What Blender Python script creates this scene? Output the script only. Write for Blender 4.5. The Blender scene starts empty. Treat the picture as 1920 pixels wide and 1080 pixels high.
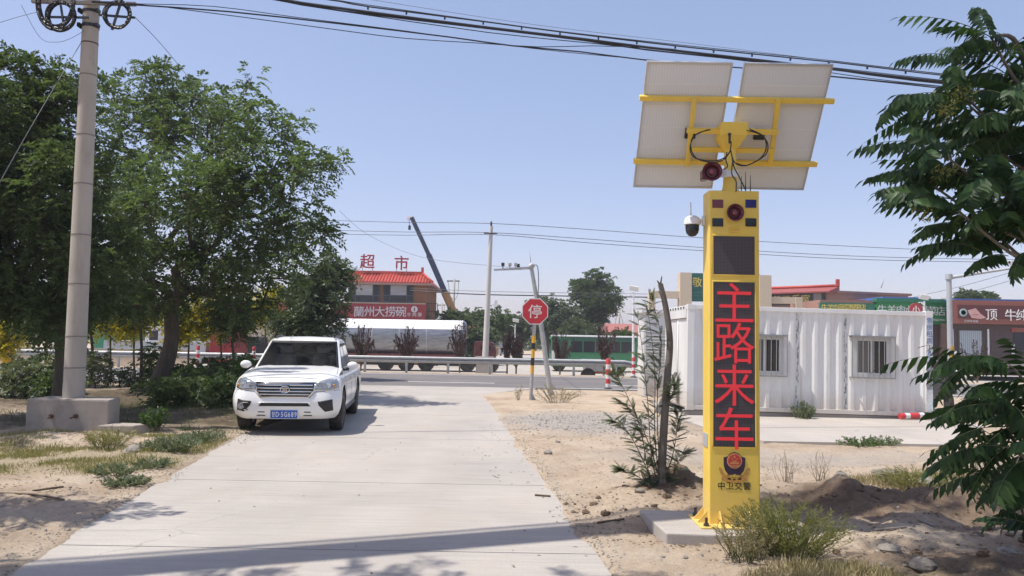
import bpy, bmesh, math, random
import numpy as np
from mathutils import Matrix, Vector, Euler

random.seed(7)
rng = np.random.default_rng(7)
S = bpy.context.scene
COL = S.collection
PI = math.pi

# ------------------------------------------------------------------ camera, sky, sun, exposure
CAM_H = 1.7
FPX = 1450.0                      # focal length in pixels of the 1920 px wide photograph
PITCH = math.atan(95 / FPX)
ROLL = math.radians(1.0)
cam_d = bpy.data.cameras.new("camera")
cam_d.sensor_width = 36.0
cam_d.lens = FPX / 1920 * 36.0
cam_d.clip_start = 0.05
cam_d.clip_end = 6000
cam = bpy.data.objects.new("camera", cam_d)
COL.objects.link(cam)
cam.matrix_world = Matrix.Translation((0, 0, CAM_H)) @ Matrix.Rotation(PI / 2 + PITCH, 4, 'X') @ Matrix.Rotation(ROLL, 4, 'Z')
S.camera = cam

SUN_EL = math.radians(65)
SUN_DIR = Vector((-0.98, -0.2, 0)).normalized()      # horizontal direction towards the sun
world = bpy.data.worlds.new("World")
S.world = world
world.use_nodes = True
wn = world.node_tree
wn.nodes.clear()
sky = wn.nodes.new("ShaderNodeTexSky")
sky.sky_type = 'NISHITA'
sky.sun_disc = False
sky.sun_elevation = SUN_EL
sky.sun_rotation = math.atan2(SUN_DIR.x, SUN_DIR.y)
sky.altitude = 0
sky.air_density = 1.0
sky.dust_density = 1.0
sky.ozone_density = 6.0
bg = wn.nodes.new("ShaderNodeBackground")
bg.inputs["Strength"].default_value = 0.142
wo = wn.nodes.new("ShaderNodeOutputWorld")
# dusty air: the clear sky's colour is thinned and a pale even dust veil is added to it
veil_m = wn.nodes.new("ShaderNodeVectorMath"); veil_m.operation = 'MULTIPLY_ADD'
veil_m.inputs[1].default_value = (0.827, 0.571, 0.526)
veil_m.inputs[2].default_value = (0.62, 0.93, 1.32)
wn.links.new(sky.outputs[0], veil_m.inputs[0])
wn.links.new(veil_m.outputs[0], bg.inputs[0])
wn.links.new(bg.outputs[0], wo.inputs[0])

sun_d = bpy.data.lights.new("sun", 'SUN')
sun_d.energy = 3.5
sun_d.angle = math.radians(0.53)
sun_d.color = (1.0, 0.95, 0.87)
sun = bpy.data.objects.new("sun", sun_d)
COL.objects.link(sun)
to_sun = Vector((SUN_DIR.x * math.cos(SUN_EL), SUN_DIR.y * math.cos(SUN_EL), math.sin(SUN_EL)))
sun.rotation_euler = to_sun.to_track_quat('Z', 'Y').to_euler()
sun.location = to_sun * 60

S.view_settings.view_transform = 'Standard'
S.view_settings.look = 'None'
S.view_settings.gamma = 1.0
S.view_settings.use_curve_mapping = False
S.view_settings.exposure = 0.65
S.render.engine = 'CYCLES'
S.cycles.max_bounces = 6
S.cycles.transparent_max_bounces = 8

# ------------------------------------------------------------------ helpers
CR, SR = math.cos(ROLL), math.sin(ROLL)
CP, SP = math.cos(PITCH), math.sin(PITCH)

def at(px, py, D):
    """the point of the place seen at photo pixel (px, py), D metres ahead"""
    dx, v = px - 960.0, 540.0 - py
    tx, tv = dx * CR - v * SR, dx * SR + v * CR
    y, z = CP * FPX - SP * tv, SP * FPX + CP * tv
    k = D / y
    return Vector((tx * k, D, CAM_H + z * k))

def gp(px, py, z0=0.0):
    """ground point under a photo pixel"""
    p = at(px, py, 1.0)
    k = (z0 - CAM_H) / (p.z - CAM_H)
    return Vector((p.x * k, k, z0))

def rect(px0, py0, px1, py1, D):
    xm, ym = (px0 + px1) / 2, (py0 + py1) / 2
    return at(px0, ym, D).x, at(px1, ym, D).x, at(xm, py1, D).z, at(xm, py0, D).z

WM = {}

def put(o, parent=None, M=None):
    COL.objects.link(o)
    if parent is not None:
        o.parent = parent
    if M is not None:
        o.matrix_local = M
    WM[o.name] = (WM[parent.name] if parent is not None else Matrix.Identity(4)) @ (M if M is not None else Matrix.Identity(4))
    return o

def tag(o, label=None, cat=None, group=None, kind=None):
    if label: o["label"] = label
    if cat: o["category"] = cat
    if group: o["group"] = group
    if kind: o["kind"] = kind
    return o

def thing(name, label, cat, loc=(0, 0, 0), rz=0.0, group=None):
    o = bpy.data.objects.new(name, None)
    o.empty_display_size = 0.1
    put(o, None, Matrix.Translation(loc) @ Matrix.Rotation(rz, 4, 'Z'))
    return tag(o, label, cat, group)

def children_of(o):
    return [c for c in COL.objects if c.parent == o]

def copy_tree(o, M=None, parent=None, kids=None):
    if kids is None:
        kids = {}
        for c in COL.objects:
            if c.parent is not None:
                kids.setdefault(c.parent.name, []).append(c)
    c = o.copy()
    put(c, parent, M if M is not None else o.matrix_local.copy())
    for ch in kids.get(o.name, []):
        copy_tree(ch, None, c, kids)
    return c

class MB:
    """collects polygons, then links them as ONE mesh object"""
    def __init__(s):
        s.v, s.f, s.m, s.sm = [], [], [], []
        s.mi = 0
    def add(s, vs, fs, smooth=False):
        b = len(s.v)
        s.v += [tuple(p) for p in vs]
        for f in fs:
            s.f.append([b + i for i in f]); s.m.append(s.mi); s.sm.append(smooth)
        return s
    def box(s, lo, hi, M=None):
        x0, y0, z0 = lo; x1, y1, z1 = hi
        vs = [Vector(p) for p in ((x0,y0,z0),(x1,y0,z0),(x1,y1,z0),(x0,y1,z0),(x0,y0,z1),(x1,y0,z1),(x1,y1,z1),(x0,y1,z1))]
        if M is not None: vs = [M @ p for p in vs]
        return s.add(vs, [(3,2,1,0),(4,5,6,7),(0,1,5,4),(1,2,6,5),(2,3,7,6),(3,0,4,7)])
    def cbox(s, c, size, M=None):
        c = Vector(c); h = Vector(size) / 2
        return s.box(c - h, c + h, M)
    def bar(s, p0, p1, w, h, up=(0, 0, 1)):
        p0, p1 = Vector(p0), Vector(p1)
        d = (p1 - p0).normalized(); up = Vector(up)
        side = d.cross(up)
        if side.length < 1e-4: side = d.cross(Vector((1, 0, 0)))
        side.normalize(); u = side.cross(d)
        vs = []
        for p in (p0, p1):
            for a, b in ((-1,-1),(1,-1),(1,1),(-1,1)):
                vs.append(p + side * (a * w / 2) + u * (b * h / 2))
        return s.add(vs, [(3,2,1,0),(4,5,6,7),(0,1,5,4),(1,2,6,5),(2,3,7,6),(3,0,4,7)])
    def tube(s, pts, r, n=8, caps=True, smooth=True):
        pts = [Vector(p) for p in pts]
        rs = r if isinstance(r, (list, tuple)) else [r] * len(pts)
        vs, fs = [], []
        prev = None
        for i, p in enumerate(pts):
            d = (pts[min(i + 1, len(pts) - 1)] - pts[max(i - 1, 0)])
            d = d.normalized() if d.length > 1e-9 else Vector((0, 0, 1))
            if prev is None:
                a = d.orthogonal().normalized()
            else:
                a = prev - d * prev.dot(d)
                a = a.normalized() if a.length > 1e-6 else d.orthogonal().normalized()
            prev = a
            b = d.cross(a)
            for k in range(n):
                t = 2 * PI * k / n
                vs.append(p + (a * math.cos(t) + b * math.sin(t)) * rs[i])
        for i in range(len(pts) - 1):
            for k in range(n):
                k2 = (k + 1) % n
                fs.append((i*n+k, i*n+k2, (i+1)*n+k2, (i+1)*n+k))
        s.add(vs, fs, smooth)
        if caps:
            m = len(pts) - 1
            s.add(vs[:n], [tuple(range(n))[::-1]]); s.add(vs[m*n:], [tuple(range(n))])
        return s
    def lathe(s, prof, n=16, M=None, smooth=True):
        vs, fs = [], []
        for r, z in prof:
            for k in range(n):
                t = 2 * PI * k / n
                vs.append(Vector((r * math.cos(t), r * math.sin(t), z)))
        if M is not None: vs = [M @ p for p in vs]
        for i in range(len(prof) - 1):
            for k in range(n):
                k2 = (k + 1) % n
                fs.append((i*n+k, i*n+k2, (i+1)*n+k2, (i+1)*n+k))
        s.add(vs, fs, smooth)
        if prof[0][0] > 1e-4: s.add(vs[:n], [tuple(range(n))[::-1]])
        if prof[-1][0] > 1e-4: s.add(vs[-n:], [tuple(range(n))])
        return s
    def prism(s, poly, h0, h1, M=None):
        """poly in (x, z), extruded along y from h0 to h1"""
        n = len(poly)
        vs = [Vector((x, h0, z)) for x, z in poly] + [Vector((x, h1, z)) for x, z in poly]
        if M is not None: vs = [M @ p for p in vs]
        return s.add(vs, [tuple(range(n)), tuple(range(2*n-1, n-1, -1))] + [(i, i+n, (i+1) % n + n, (i+1) % n) for i in range(n)])
    def slab(s, poly, z0, z1):
        """poly in (x, y) counter-clockwise"""
        n = len(poly)
        vs = [(p[0], p[1], z0) for p in poly] + [(p[0], p[1], z1) for p in poly]
        return s.add(vs, [tuple(range(n))[::-1], tuple(range(n, 2*n))] + [(i, (i+1) % n, (i+1) % n + n, i + n) for i in range(n)])
    def grid(s, P, smooth=True, closed=False):
        nu, nv = len(P), len(P[0])
        vs = [p for row in P for p in row]
        fs = []
        for i in range(nu - 1):
            for j in range(nv if closed else nv - 1):
                j2 = (j + 1) % nv
                fs.append((i*nv+j, i*nv+j2, (i+1)*nv+j2, (i+1)*nv+j))
        return s.add(vs, fs, smooth)
    def ball(s, c, r, n=12, m=8, noise=0.0, rnd=None):
        c = Vector(c); r = Vector(r) if not isinstance(r, (int, float)) else Vector((r, r, r))
        vs, fs = [], []
        for i in range(m + 1):
            a = PI * i / m
            for k in range(n):
                t = 2 * PI * k / n
                q = 1 + (rnd.uniform(-noise, noise) if rnd else 0)
                vs.append(c + Vector((r.x * math.sin(a) * math.cos(t) * q, r.y * math.sin(a) * math.sin(t) * q, r.z * math.cos(a) * q)))
        for i in range(m):
            for k in range(n):
                k2 = (k + 1) % n
                fs.append((i*n+k, (i+1)*n+k, (i+1)*n+k2, i*n+k2))
        return s.add(vs, fs, rnd is None)
    def mesh(s, name, mats, bevel=0.0, seg=2, fix=True):
        me = bpy.data.meshes.new(name)
        me.from_pydata(s.v, [], s.f)
        for m in (mats if isinstance(mats, (list, tuple)) else [mats]): me.materials.append(m)
        me.polygons.foreach_set("material_index", s.m)
        me.polygons.foreach_set("use_smooth", s.sm)
        if fix or bevel:
            bm = bmesh.new(); bm.from_mesh(me)
            bmesh.ops.remove_doubles(bm, verts=bm.verts, dist=1e-5)
            if fix: bmesh.ops.recalc_face_normals(bm, faces=bm.faces)
            for e in bm.edges:
                if len(e.link_faces) == 2 and e.calc_face_angle(0) > 0.7: e.smooth = False
            if bevel:
                es = [e for e in bm.edges if len(e.link_faces) == 2 and e.calc_face_angle(0) > 0.6]
                bmesh.ops.bevel(bm, geom=es, offset=bevel, segments=seg, profile=0.6, affect='EDGES', clamp_overlap=True)
            bm.to_mesh(me); bm.free()
        me.update()
        return me
    def build(s, name, mats, parent=None, local=False, bevel=0.0, seg=2, fix=True, label=None, kind=None):
        """vertices are world coordinates unless local"""
        if parent is not None and not local:
            inv = WM[parent.name].inverted()
            s.v = [tuple(inv @ Vector(p)) for p in s.v]
        o = bpy.data.objects.new(name, s.mesh(name, mats, bevel, seg, fix))
        put(o, parent)
        if label: o["label"] = label
        if kind: o["kind"] = kind
        return o

def np_mesh(name, V, F4, mats, smooth=False, mi=None):
    """quads from numpy arrays"""
    me = bpy.data.meshes.new(name)
    V = np.asarray(V, dtype=np.float32); F4 = np.asarray(F4, dtype=np.int32)
    n = len(F4); k = F4.shape[1]
    me.vertices.add(len(V)); me.vertices.foreach_set("co", V.ravel())
    me.loops.add(n * k); me.loops.foreach_set("vertex_index", F4.ravel())
    me.polygons.add(n)
    me.polygons.foreach_set("loop_start", np.arange(0, n * k, k, dtype=np.int32))
    me.polygons.foreach_set("loop_total", np.full(n, k, dtype=np.int32))
    for m in (mats if isinstance(mats, (list, tuple)) else [mats]): me.materials.append(m)
    if mi is not None: me.polygons.foreach_set("material_index", np.asarray(mi, dtype=np.int32))
    me.polygons.foreach_set("use_smooth", np.full(n, smooth))
    me.update(calc_edges=True); me.validate()
    return me

def inst(name, me, parent=None, M=None, label=None, cat=None, group=None, kind=None):
    o = bpy.data.objects.new(name, me)
    put(o, parent, M)
    return tag(o, label, cat, group, kind)

# ------------------------------------------------------------------ materials
def nodes_of(name):
    m = bpy.data.materials.new(name); m.use_nodes = True
    nt = m.node_tree; b = nt.nodes["Principled BSDF"]
    return m, nt, b

def N(nt, t, **kw):
    n = nt.nodes.new(t)
    for k, v in kw.items():
        if k in n.inputs: n.inputs[k].default_value = v
        else: setattr(n, k, v)
    return n

def ramp(nt, fac, stops, interp='LINEAR'):
    r = nt.nodes.new("ShaderNodeValToRGB")
    r.color_ramp.interpolation = interp
    els = r.color_ramp.elements
    while len(els) < len(stops): els.new(0.5)
    for e, (p, c) in zip(els, stops):
        e.position = p; e.color = (c[0], c[1], c[2], 1) if isinstance(c, (tuple, list)) else (c, c, c, 1)
    nt.links.new(fac, r.inputs[0])
    return r.outputs[0]

def mixc(nt, fac, a, b, mode='MIX'):
    x = nt.nodes.new("ShaderNodeMix"); x.data_type = 'RGBA'; x.blend_type = mode
    for sock, val in ((x.inputs[0], fac), (x.inputs[6], a), (x.inputs[7], b)):
        if isinstance(val, (int, float)): sock.default_value = val
        elif isinstance(val, (tuple, list)): sock.default_value = (*val[:3], 1)
        else: nt.links.new(val, sock)
    return x.outputs[2]

def noise(nt, scale, detail=4, rough=0.55, vec=None, dist=0.0):
    n = N(nt, "ShaderNodeTexNoise", Scale=scale, Detail=detail, Roughness=rough, Distortion=dist)
    if vec is None:
        tc = nt.nodes.new("ShaderNodeTexCoord"); vec = tc.outputs["Object"]
    nt.links.new(vec, n.inputs["Vector"])
    return n.outputs[0]

def obj_vec(nt, scale=(1, 1, 1)):
    tc = nt.nodes.new("ShaderNodeTexCoord")
    mp = nt.nodes.new("ShaderNodeMapping"); mp.inputs["Scale"].default_value = scale
    nt.links.new(tc.outputs["Object"], mp.inputs[0])
    return mp.outputs[0]

def bump(nt, b, h, strength=0.3, dist=0.02):
    n = nt.nodes.new("ShaderNodeBump"); n.inputs["Strength"].default_value = strength; n.inputs["Distance"].default_value = dist
    nt.links.new(h, n.inputs["Height"]); nt.links.new(n.outputs[0], b.inputs["Normal"])

def scl(c, k): return tuple(min(1, x * k) for x in c)

def mat(name, c, rough=0.6, metal=0.0, var=0.12, scale=6.0, bmp=0.0, bscale=40.0, spec=0.5, dirt=None, dscale=3.0, damt=0.5, stretch=(1, 1, 1)):
    m, nt, b = nodes_of(name)
    b.inputs["Roughness"].default_value = rough
    b.inputs["Metallic"].default_value = metal
    b.inputs["Specular IOR Level"].default_value = spec
    v = obj_vec(nt, stretch)
    col = ramp(nt, noise(nt, scale, 5, 0.6, v), [(0.3, scl(c, 1 - var)), (0.7, scl(c, 1 + var))])
    if dirt:
        f = ramp(nt, noise(nt, dscale, 8, 0.7, v, 0.3), [(0.5, 0.0), (0.72, damt)])
        col = mixc(nt, f, col, dirt)
    nt.links.new(col, b.inputs["Base Color"])
    if bmp: bump(nt, b, noise(nt, bscale, 5, 0.6), bmp)
    return m

def leaf_mat(name, stops, trans=0.35, rough=0.4, clump=0.5, cscale=0.7, transcol=None):
    """leaf colour varies leaf by leaf and clump by clump; light passes through"""
    m, nt, b = nodes_of(name)
    g = nt.nodes.new("ShaderNodeNewGeometry")
    ad = N(nt, "ShaderNodeMath", operation='MULTIPLY_ADD')
    nt.links.new(noise(nt, cscale, 3, 0.6), ad.inputs[0]); ad.inputs[1].default_value = clump * 1.6; 
    mu = N(nt, "ShaderNodeMath", operation='MULTIPLY_ADD'); mu.inputs[1].default_value = 1 - clump; mu.inputs[2].default_value = -0.3 * clump
    nt.links.new(g.outputs["Random Per Island"], mu.inputs[0]); nt.links.new(mu.outputs[0], ad.inputs[2])
    col = ramp(nt, ad.outputs[0], stops)
    nt.links.new(col, b.inputs["Base Color"])
    b.inputs["Roughness"].default_value = rough
    b.inputs["Specular IOR Level"].default_value = 0.4
    tr = nt.nodes.new("ShaderNodeBsdfTranslucent")
    nt.links.new(mixc(nt, 1.0, col, transcol or (1.0, 1.0, 0.45), 'MULTIPLY'), tr.inputs[0])
    mx = nt.nodes.new("ShaderNodeMixShader"); mx.inputs[0].default_value = trans
    out = nt.nodes["Material Output"]
    nt.links.new(b.outputs[0], mx.inputs[1]); nt.links.new(tr.outputs[0], mx.inputs[2]); nt.links.new(mx.outputs[0], out.inputs[0])
    return m

def emis(name, c, s=1.0):
    m, nt, b = nodes_of(name)
    b.inputs["Base Color"].default_value = (*c, 1)
    b.inputs["Emission Color"].default_value = (*c, 1); b.inputs["Emission Strength"].default_value = s
    return m

def dots(nt, pitch):
    """a grid of small round dots in the plane of a screen: 1 on a dot, 0 between"""
    tc = nt.nodes.new("ShaderNodeTexCoord"); sx = nt.nodes.new("ShaderNodeSeparateXYZ")
    nt.links.new(tc.outputs["Object"], sx.inputs[0])
    sq = []
    for ax in ("X", "Z"):
        a = N(nt, "ShaderNodeMath", operation='MULTIPLY'); a.inputs[1].default_value = 1 / pitch
        nt.links.new(sx.outputs[ax], a.inputs[0])
        f = N(nt, "ShaderNodeMath", operation='FRACT'); nt.links.new(a.outputs[0], f.inputs[0])
        c = N(nt, "ShaderNodeMath", operation='SUBTRACT'); c.inputs[1].default_value = 0.5; nt.links.new(f.outputs[0], c.inputs[0])
        p = N(nt, "ShaderNodeMath", operation='POWER'); p.inputs[1].default_value = 2.0; nt.links.new(c.outputs[0], p.inputs[0])
        sq.append(p)
    ad = N(nt, "ShaderNodeMath", operation='ADD'); nt.links.new(sq[0].outputs[0], ad.inputs[0]); nt.links.new(sq[1].outputs[0], ad.inputs[1])
    lt = N(nt, "ShaderNodeMath", operation='LESS_THAN'); lt.inputs[1].default_value = 0.13; nt.links.new(ad.outputs[0], lt.inputs[0])
    return lt.outputs[0]

# ------------------------------------------------------------------ writing
def glyph_mesh(s, size, extrude, bold, mats, name):
    cu = bpy.data.curves.new(name, 'FONT')
    cu.body = s; cu.size = size; cu.extrude = extrude; cu.offset = bold * 0.12
    cu.align_x = 'CENTER'; cu.align_y = 'CENTER'; cu.resolution_u = 3
    o = bpy.data.objects.new("tmp", cu); COL.objects.link(o)
    dg = bpy.context.evaluated_depsgraph_get(); dg.update()
    me = bpy.data.meshes.new_from_object(o.evaluated_get(dg))
    me.name = name
    bpy.data.objects.remove(o); bpy.data.curves.remove(cu)
    me.materials.clear(); me.materials.append(mats)
    # centre the ink
    if len(me.vertices):
        co = np.zeros(len(me.vertices) * 3); me.vertices.foreach_get("co", co); co = co.reshape(-1, 3)
        c = (co.max(0) + co.min(0)) / 2
        co[:, :2] -= c[:2]
        me.vertices.foreach_set("co", co.ravel()); me.update()
    return me

def write(s, c, size, m, parent, step=None, name="letter", depth=0.01, bold=0.0, vertical=False, sx=1.0, rot=None, shear=0.0):
    """s is written character by character, centred on world point c, facing -Y (or turned by rot about Z)"""
    inv = WM[parent.name].inverted()
    c = Vector(c); n = len(s); step = step or size * 1.02
    Rz = Matrix.Rotation(rot or 0, 4, 'Z')
    for i, ch in enumerate(s):
        if ch in " ": continue
        off = (i - (n - 1) / 2) * step
        d = Vector((0, 0, -off)) if vertical else Rz @ Vector((off, 0, 0))
        me = glyph_mesh(ch, size, depth / 2, bold, m, name)
        M = Matrix.Translation(c + d) @ Rz @ Matrix.Rotation(PI / 2, 4, 'X') @ Matrix.Diagonal((sx, 1, 1, 1))
        if ch in "·-": M = M
        o = bpy.data.objects.new(name, me)
        put(o, parent, inv @ M)

def write_line(s, c, size, m, parent, name="lettering", depth=0.004, bold=0.0, sx=1.0, rot=None):
    inv = WM[parent.name].inverted()
    me = glyph_mesh(s, size, depth / 2, bold, m, name)
    M = Matrix.Translation(Vector(c)) @ Matrix.Rotation(rot or 0, 4, 'Z') @ Matrix.Rotation(PI / 2, 4, 'X') @ Matrix.Diagonal((sx, 1, 1, 1))
    o = bpy.data.objects.new(name, me); put(o, parent, inv @ M)
    return o
# ------------------------------------------------------------------ the setting: ground, road, driveway, yard
LATS = {}
def lat(x, y, seed):
    if seed not in LATS: LATS[seed] = np.random.default_rng(seed).random((256, 256))
    r = LATS[seed]
    xi, yi = np.floor(x).astype(int), np.floor(y).astype(int)
    fx, fy = x - xi, y - yi
    fx = fx * fx * (3 - 2 * fx); fy = fy * fy * (3 - 2 * fy)
    a, b = r[yi % 256, xi % 256], r[yi % 256, (xi + 1) % 256]
    c, d = r[(yi + 1) % 256, xi % 256], r[(yi + 1) % 256, (xi + 1) % 256]
    return (a * (1 - fx) + b * fx) * (1 - fy) + (c * (1 - fx) + d * fx) * fy - 0.5

def fbm(x, y, f, oct=4, seed=1, gain=0.5):
    out, a = 0, 1.0
    for i in range(oct):
        out = out + a * lat(x * f + 17.3 * i, y * f + 5.1 * i, seed + i); a *= gain; f *= 2.03
    return out

EDGE_L = [gp(*p) for p in ((-160, 1180), (20, 1076), (130, 1003), (250, 935), (330, 884), (400, 845), (455, 815))]
EDGE_R = [gp(*p) for p in ((1215, 1180), (1146, 1080), (1077, 985), (1020, 900), (968, 828), (926, 765), (908, 742))]
ROAD_Y = 26.9
L_xy = [(-2.6, 2.0)] + [(p.x, p.y) for p in EDGE_L] + [(-4.6, 20.0), (-4.9, 24.5), (-6.4, 27.2)]
R_xy = [(1.25, 2.0)] + [(p.x, p.y) for p in EDGE_R] + [(-0.35, 24.6), (0.9, 26.9)]

def edge_x(E, y):
    E = sorted(E, key=lambda p: p[1])
    return np.interp(y, [p[1] for p in E], [p[0] for p in E])

MOUNDS = [  # x, y, height, sx, sy
    (2.7, 8.25, 0.12, 0.5, 0.28), (3.35, 8.5, 0.14, 0.5, 0.3), (3.95, 8.35, 0.15, 0.6, 0.34), (4.7, 8.1, 0.15, 0.8, 0.34), (5.7, 7.8, 0.13, 0.8, 0.34),
    (1.75, 8.7, 0.18, 0.42, 0.36), (1.2, 8.3, 0.1, 0.35, 0.25), (0.75, 7.75, 0.07, 0.5, 0.16), (2.2, 8.5, 0.12, 0.4, 0.25),
    (5.0, 7.0, 0.12, 0.9, 0.22), (5.6, 8.9, 0.16, 0.7, 0.3), (3.6, 6.1, 0.1, 0.8, 0.25), (4.6, 5.7, 0.12, 0.5, 0.3),
    (3.2, 5.6, 0.08, 0.5, 0.2), (2.6, 6.0, 0.05, 0.6, 0.3), (5.8, 10.6, 0.1, 1.0, 0.25), (-6.6, 12.3, 0.12, 1.2, 0.4),
    (-5.2, 17.5, 0.16, 1.3, 1.5), (-8.5, 22.5, 0.12, 3.0, 1.0), (-4.7, 10.6, 0.05, 0.6, 0.5), (-5.2, 7.9, 0.06, 0.9, 0.25), (-5.5, 6.6, 0.05, 1.0, 0.2),
]

def ground_h(x, y):
    x = np.asarray(x, dtype=float); y = np.asarray(y, dtype=float)
    xl, xr = edge_x(L_xy, y), edge_x(R_xy, y)
    wob = 0.13 * fbm(x, y, 1.3, 5, 40, 0.6)
    d = np.maximum(xl - x, x - xr) + wob                    # > 0 outside the driveway
    h = 0.05 * fbm(x, y, 0.5, 3, 3) + 0.045 * fbm(x, y, 2.0, 4, 9, 0.6) + 0.018 * fbm(x, y, 9.0, 3, 21, 0.6)
    rough = np.clip((x - xr) / 1.5, 0, 1) * np.clip((10.5 - y) / 2.0, 0, 1)
    h = h + rough * (0.09 * fbm(x, y, 1.6, 5, 60, 0.62))
    for mx, my, a, sx, sy in MOUNDS:
        g = np.exp(-((x - mx) / sx) ** 2 - ((y - my) / sy) ** 2)
        h = h + a * g * (1 + 0.55 * fbm(x, y, 3.1, 4, 33, 0.6))
    h = h * np.clip(d / 0.5, 0.12, 1) + 0.012
    h = np.where(d < 0, -0.03 + 0.042 * np.clip(1 + d / 0.06, 0, 1), h)
    fade = np.clip((26.4 - y) / 2.5, 0, 1)                  # flat at the road
    h = h * fade + -0.02 * (1 - fade)
    flat = np.clip((x - 3.3) / 0.3, 0, 1) * np.clip((y - 13.0) / 0.4, 0, 1) * np.clip((22.5 - y) / 1.5, 0, 1)
    return h * (1 - flat) + -0.03 * flat

def gz(x, y): return float(ground_h(np.array([x]), np.array([y]))[0])

def make_ground():
    ny, nx = 330, 460
    ys = 3.2 * (26.7 / 3.2) ** np.linspace(0, 1, ny)
    us = np.linspace(-1.15, 1.15, nx)
    Y = np.repeat(ys[:, None], nx, 1); X = us[None, :] * (Y + 0.6)
    Z = ground_h(X.ravel(), Y.ravel())
    V = np.stack([X.ravel(), Y.ravel(), Z], 1)
    ii = (np.arange(ny - 1)[:, None] * nx + np.arange(nx - 1)[None, :]).ravel()
    F = np.stack([ii, ii + 1, ii + nx + 1, ii + nx], 1)
    # the land beyond: one sheet to the horizon, 0.6 m lower past the far side of the road
    prof = [(-500, -0.06), (3.0, -0.06), (26.7, -0.06), (38.2, -0.06), (40.2, -0.62), (120, -0.62), (600, -0.62), (1600, -0.62)]
    xs = [-1650, -300, -60, 60, 300, 1650]
    b = len(V)
    W = np.array([(x, y, z) for y, z in prof for x in xs]); k = len(xs)
    G = np.array([(b+i*k+j, b+i*k+j+1, b+(i+1)*k+j+1, b+(i+1)*k+j) for i in range(len(prof)-1) for j in range(k-1)])
    V = np.concatenate([V, W]); F = np.concatenate([F, G])
    m, nt, p = nodes_of("dry_earth")
    p.inputs["Roughness"].default_value = 0.95; p.inputs["Specular IOR Level"].default_value = 0.15
    v = obj_vec(nt)
    base = ramp(nt, noise(nt, 0.9, 7, 0.62, v), [(0.28, (0.36, 0.265, 0.185)), (0.5, (0.50, 0.395, 0.29)), (0.72, (0.58, 0.485, 0.375))])
    fine = ramp(nt, noise(nt, 22, 6, 0.72, v), [(0.3, (0.55, 0.55, 0.55)), (0.6, (1.05, 1.05, 1.05))])
    base = mixc(nt, 0.55, base, fine, 'MULTIPLY')
    # grey grit: scattered, and a patch where gravel was tipped
    gr = ramp(nt, noise(nt, 60, 4, 0.8, v), [(0.42, (0.25, 0.23, 0.21)), (0.6, (0.46, 0.43, 0.395))])
    geo = nt.nodes.new("ShaderNodeNewGeometry")
    def blob(cx, cy, rx, ry):
        mp = nt.nodes.new("ShaderNodeMapping"); mp.vector_type = 'TEXTURE'
        mp.inputs["Location"].default_value = (cx, cy, 0); mp.inputs["Scale"].default_value = (rx, ry, 1e6)
        nt.links.new(v, mp.inputs[0])
        l = N(nt, "ShaderNodeVectorMath", operation='LENGTH'); nt.links.new(mp.outputs[0], l.inputs[0])
        return l.outputs["Value"]
    wob = noise(nt, 1.6, 5, 0.65, v)
    def ramp_len(nt, f, a, b):
        mr = nt.nodes.new("ShaderNodeMapRange"); mr.clamp = True
        mr.inputs["From Min"].default_value = a; mr.inputs["From Max"].default_value = b
        mr.inputs["To Min"].default_value = 1.0; mr.inputs["To Max"].default_value = 0.0
        nt.links.new(f, mr.inputs["Value"]); return mr.outputs[0]
    def patch(cx, cy, rx, ry):
        a = N(nt, "ShaderNodeMath", operation='MULTIPLY_ADD'); nt.links.new(wob, a.inputs[0]); a.inputs[1].default_value = 1.1
        nt.links.new(blob(cx, cy, rx, ry), a.inputs[2]); return ramp_len(nt, a.outputs[0], 1.1, 1.6)
    def times(a, k):
        t = N(nt, "ShaderNodeMath", operation='MULTIPLY'); nt.links.new(a, t.inputs[0])
        if isinstance(k, (int, float)): t.inputs[1].default_value = k
        else: nt.links.new(k, t.inputs[1])
        return t.outputs[0]
    grit = ramp(nt, noise(nt, 38, 3, 0.75, v), [(0.50, 0.0), (0.62, 0.55)])
    base = mixc(nt, times(grit, 0.6), base, gr)
    for q, k in (((1.6, 16.2, 2.3, 2.6), 0.85), ((-2.3, 6.2, 0.5, 2.0), 0.7), ((-3.6, 9.2, 0.35, 1.6), 0.6), ((3.2, 11.5, 2.4, 1.2), 0.45), ((6.5, 11.5, 2.6, 1.0), 0.4)):
        base = mixc(nt, times(patch(*q), k), base, gr)
    # freshly turned, damp brown earth; its near patches also paint in canopy shade
    damp_shade = ramp(nt, noise(nt, 7, 6, 0.7, v), [(0.35, (0.12, 0.082, 0.057)), (0.65, (0.23, 0.165, 0.115))])
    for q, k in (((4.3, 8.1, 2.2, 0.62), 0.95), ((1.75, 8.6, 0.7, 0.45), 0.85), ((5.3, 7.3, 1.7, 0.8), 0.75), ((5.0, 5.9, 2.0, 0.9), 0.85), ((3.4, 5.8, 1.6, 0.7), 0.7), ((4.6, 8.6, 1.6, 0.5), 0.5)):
        base = mixc(nt, times(patch(*q), k), base, damp_shade)
    lit = ramp(nt, noise(nt, 5, 7, 0.75, v), [(0.35, (0.05, 0.042, 0.028)), (0.65, (0.15, 0.115, 0.075))])  # leaf litter under the trees, darkened to paint in their shade
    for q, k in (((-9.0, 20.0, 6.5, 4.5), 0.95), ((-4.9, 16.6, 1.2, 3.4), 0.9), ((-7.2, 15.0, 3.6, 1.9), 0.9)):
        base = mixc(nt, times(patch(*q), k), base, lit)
    straw = ramp(nt, noise(nt, 30, 5, 0.8, v), [(0.4, (0.20, 0.17, 0.085)), (0.65, (0.42, 0.36, 0.22))])
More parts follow.
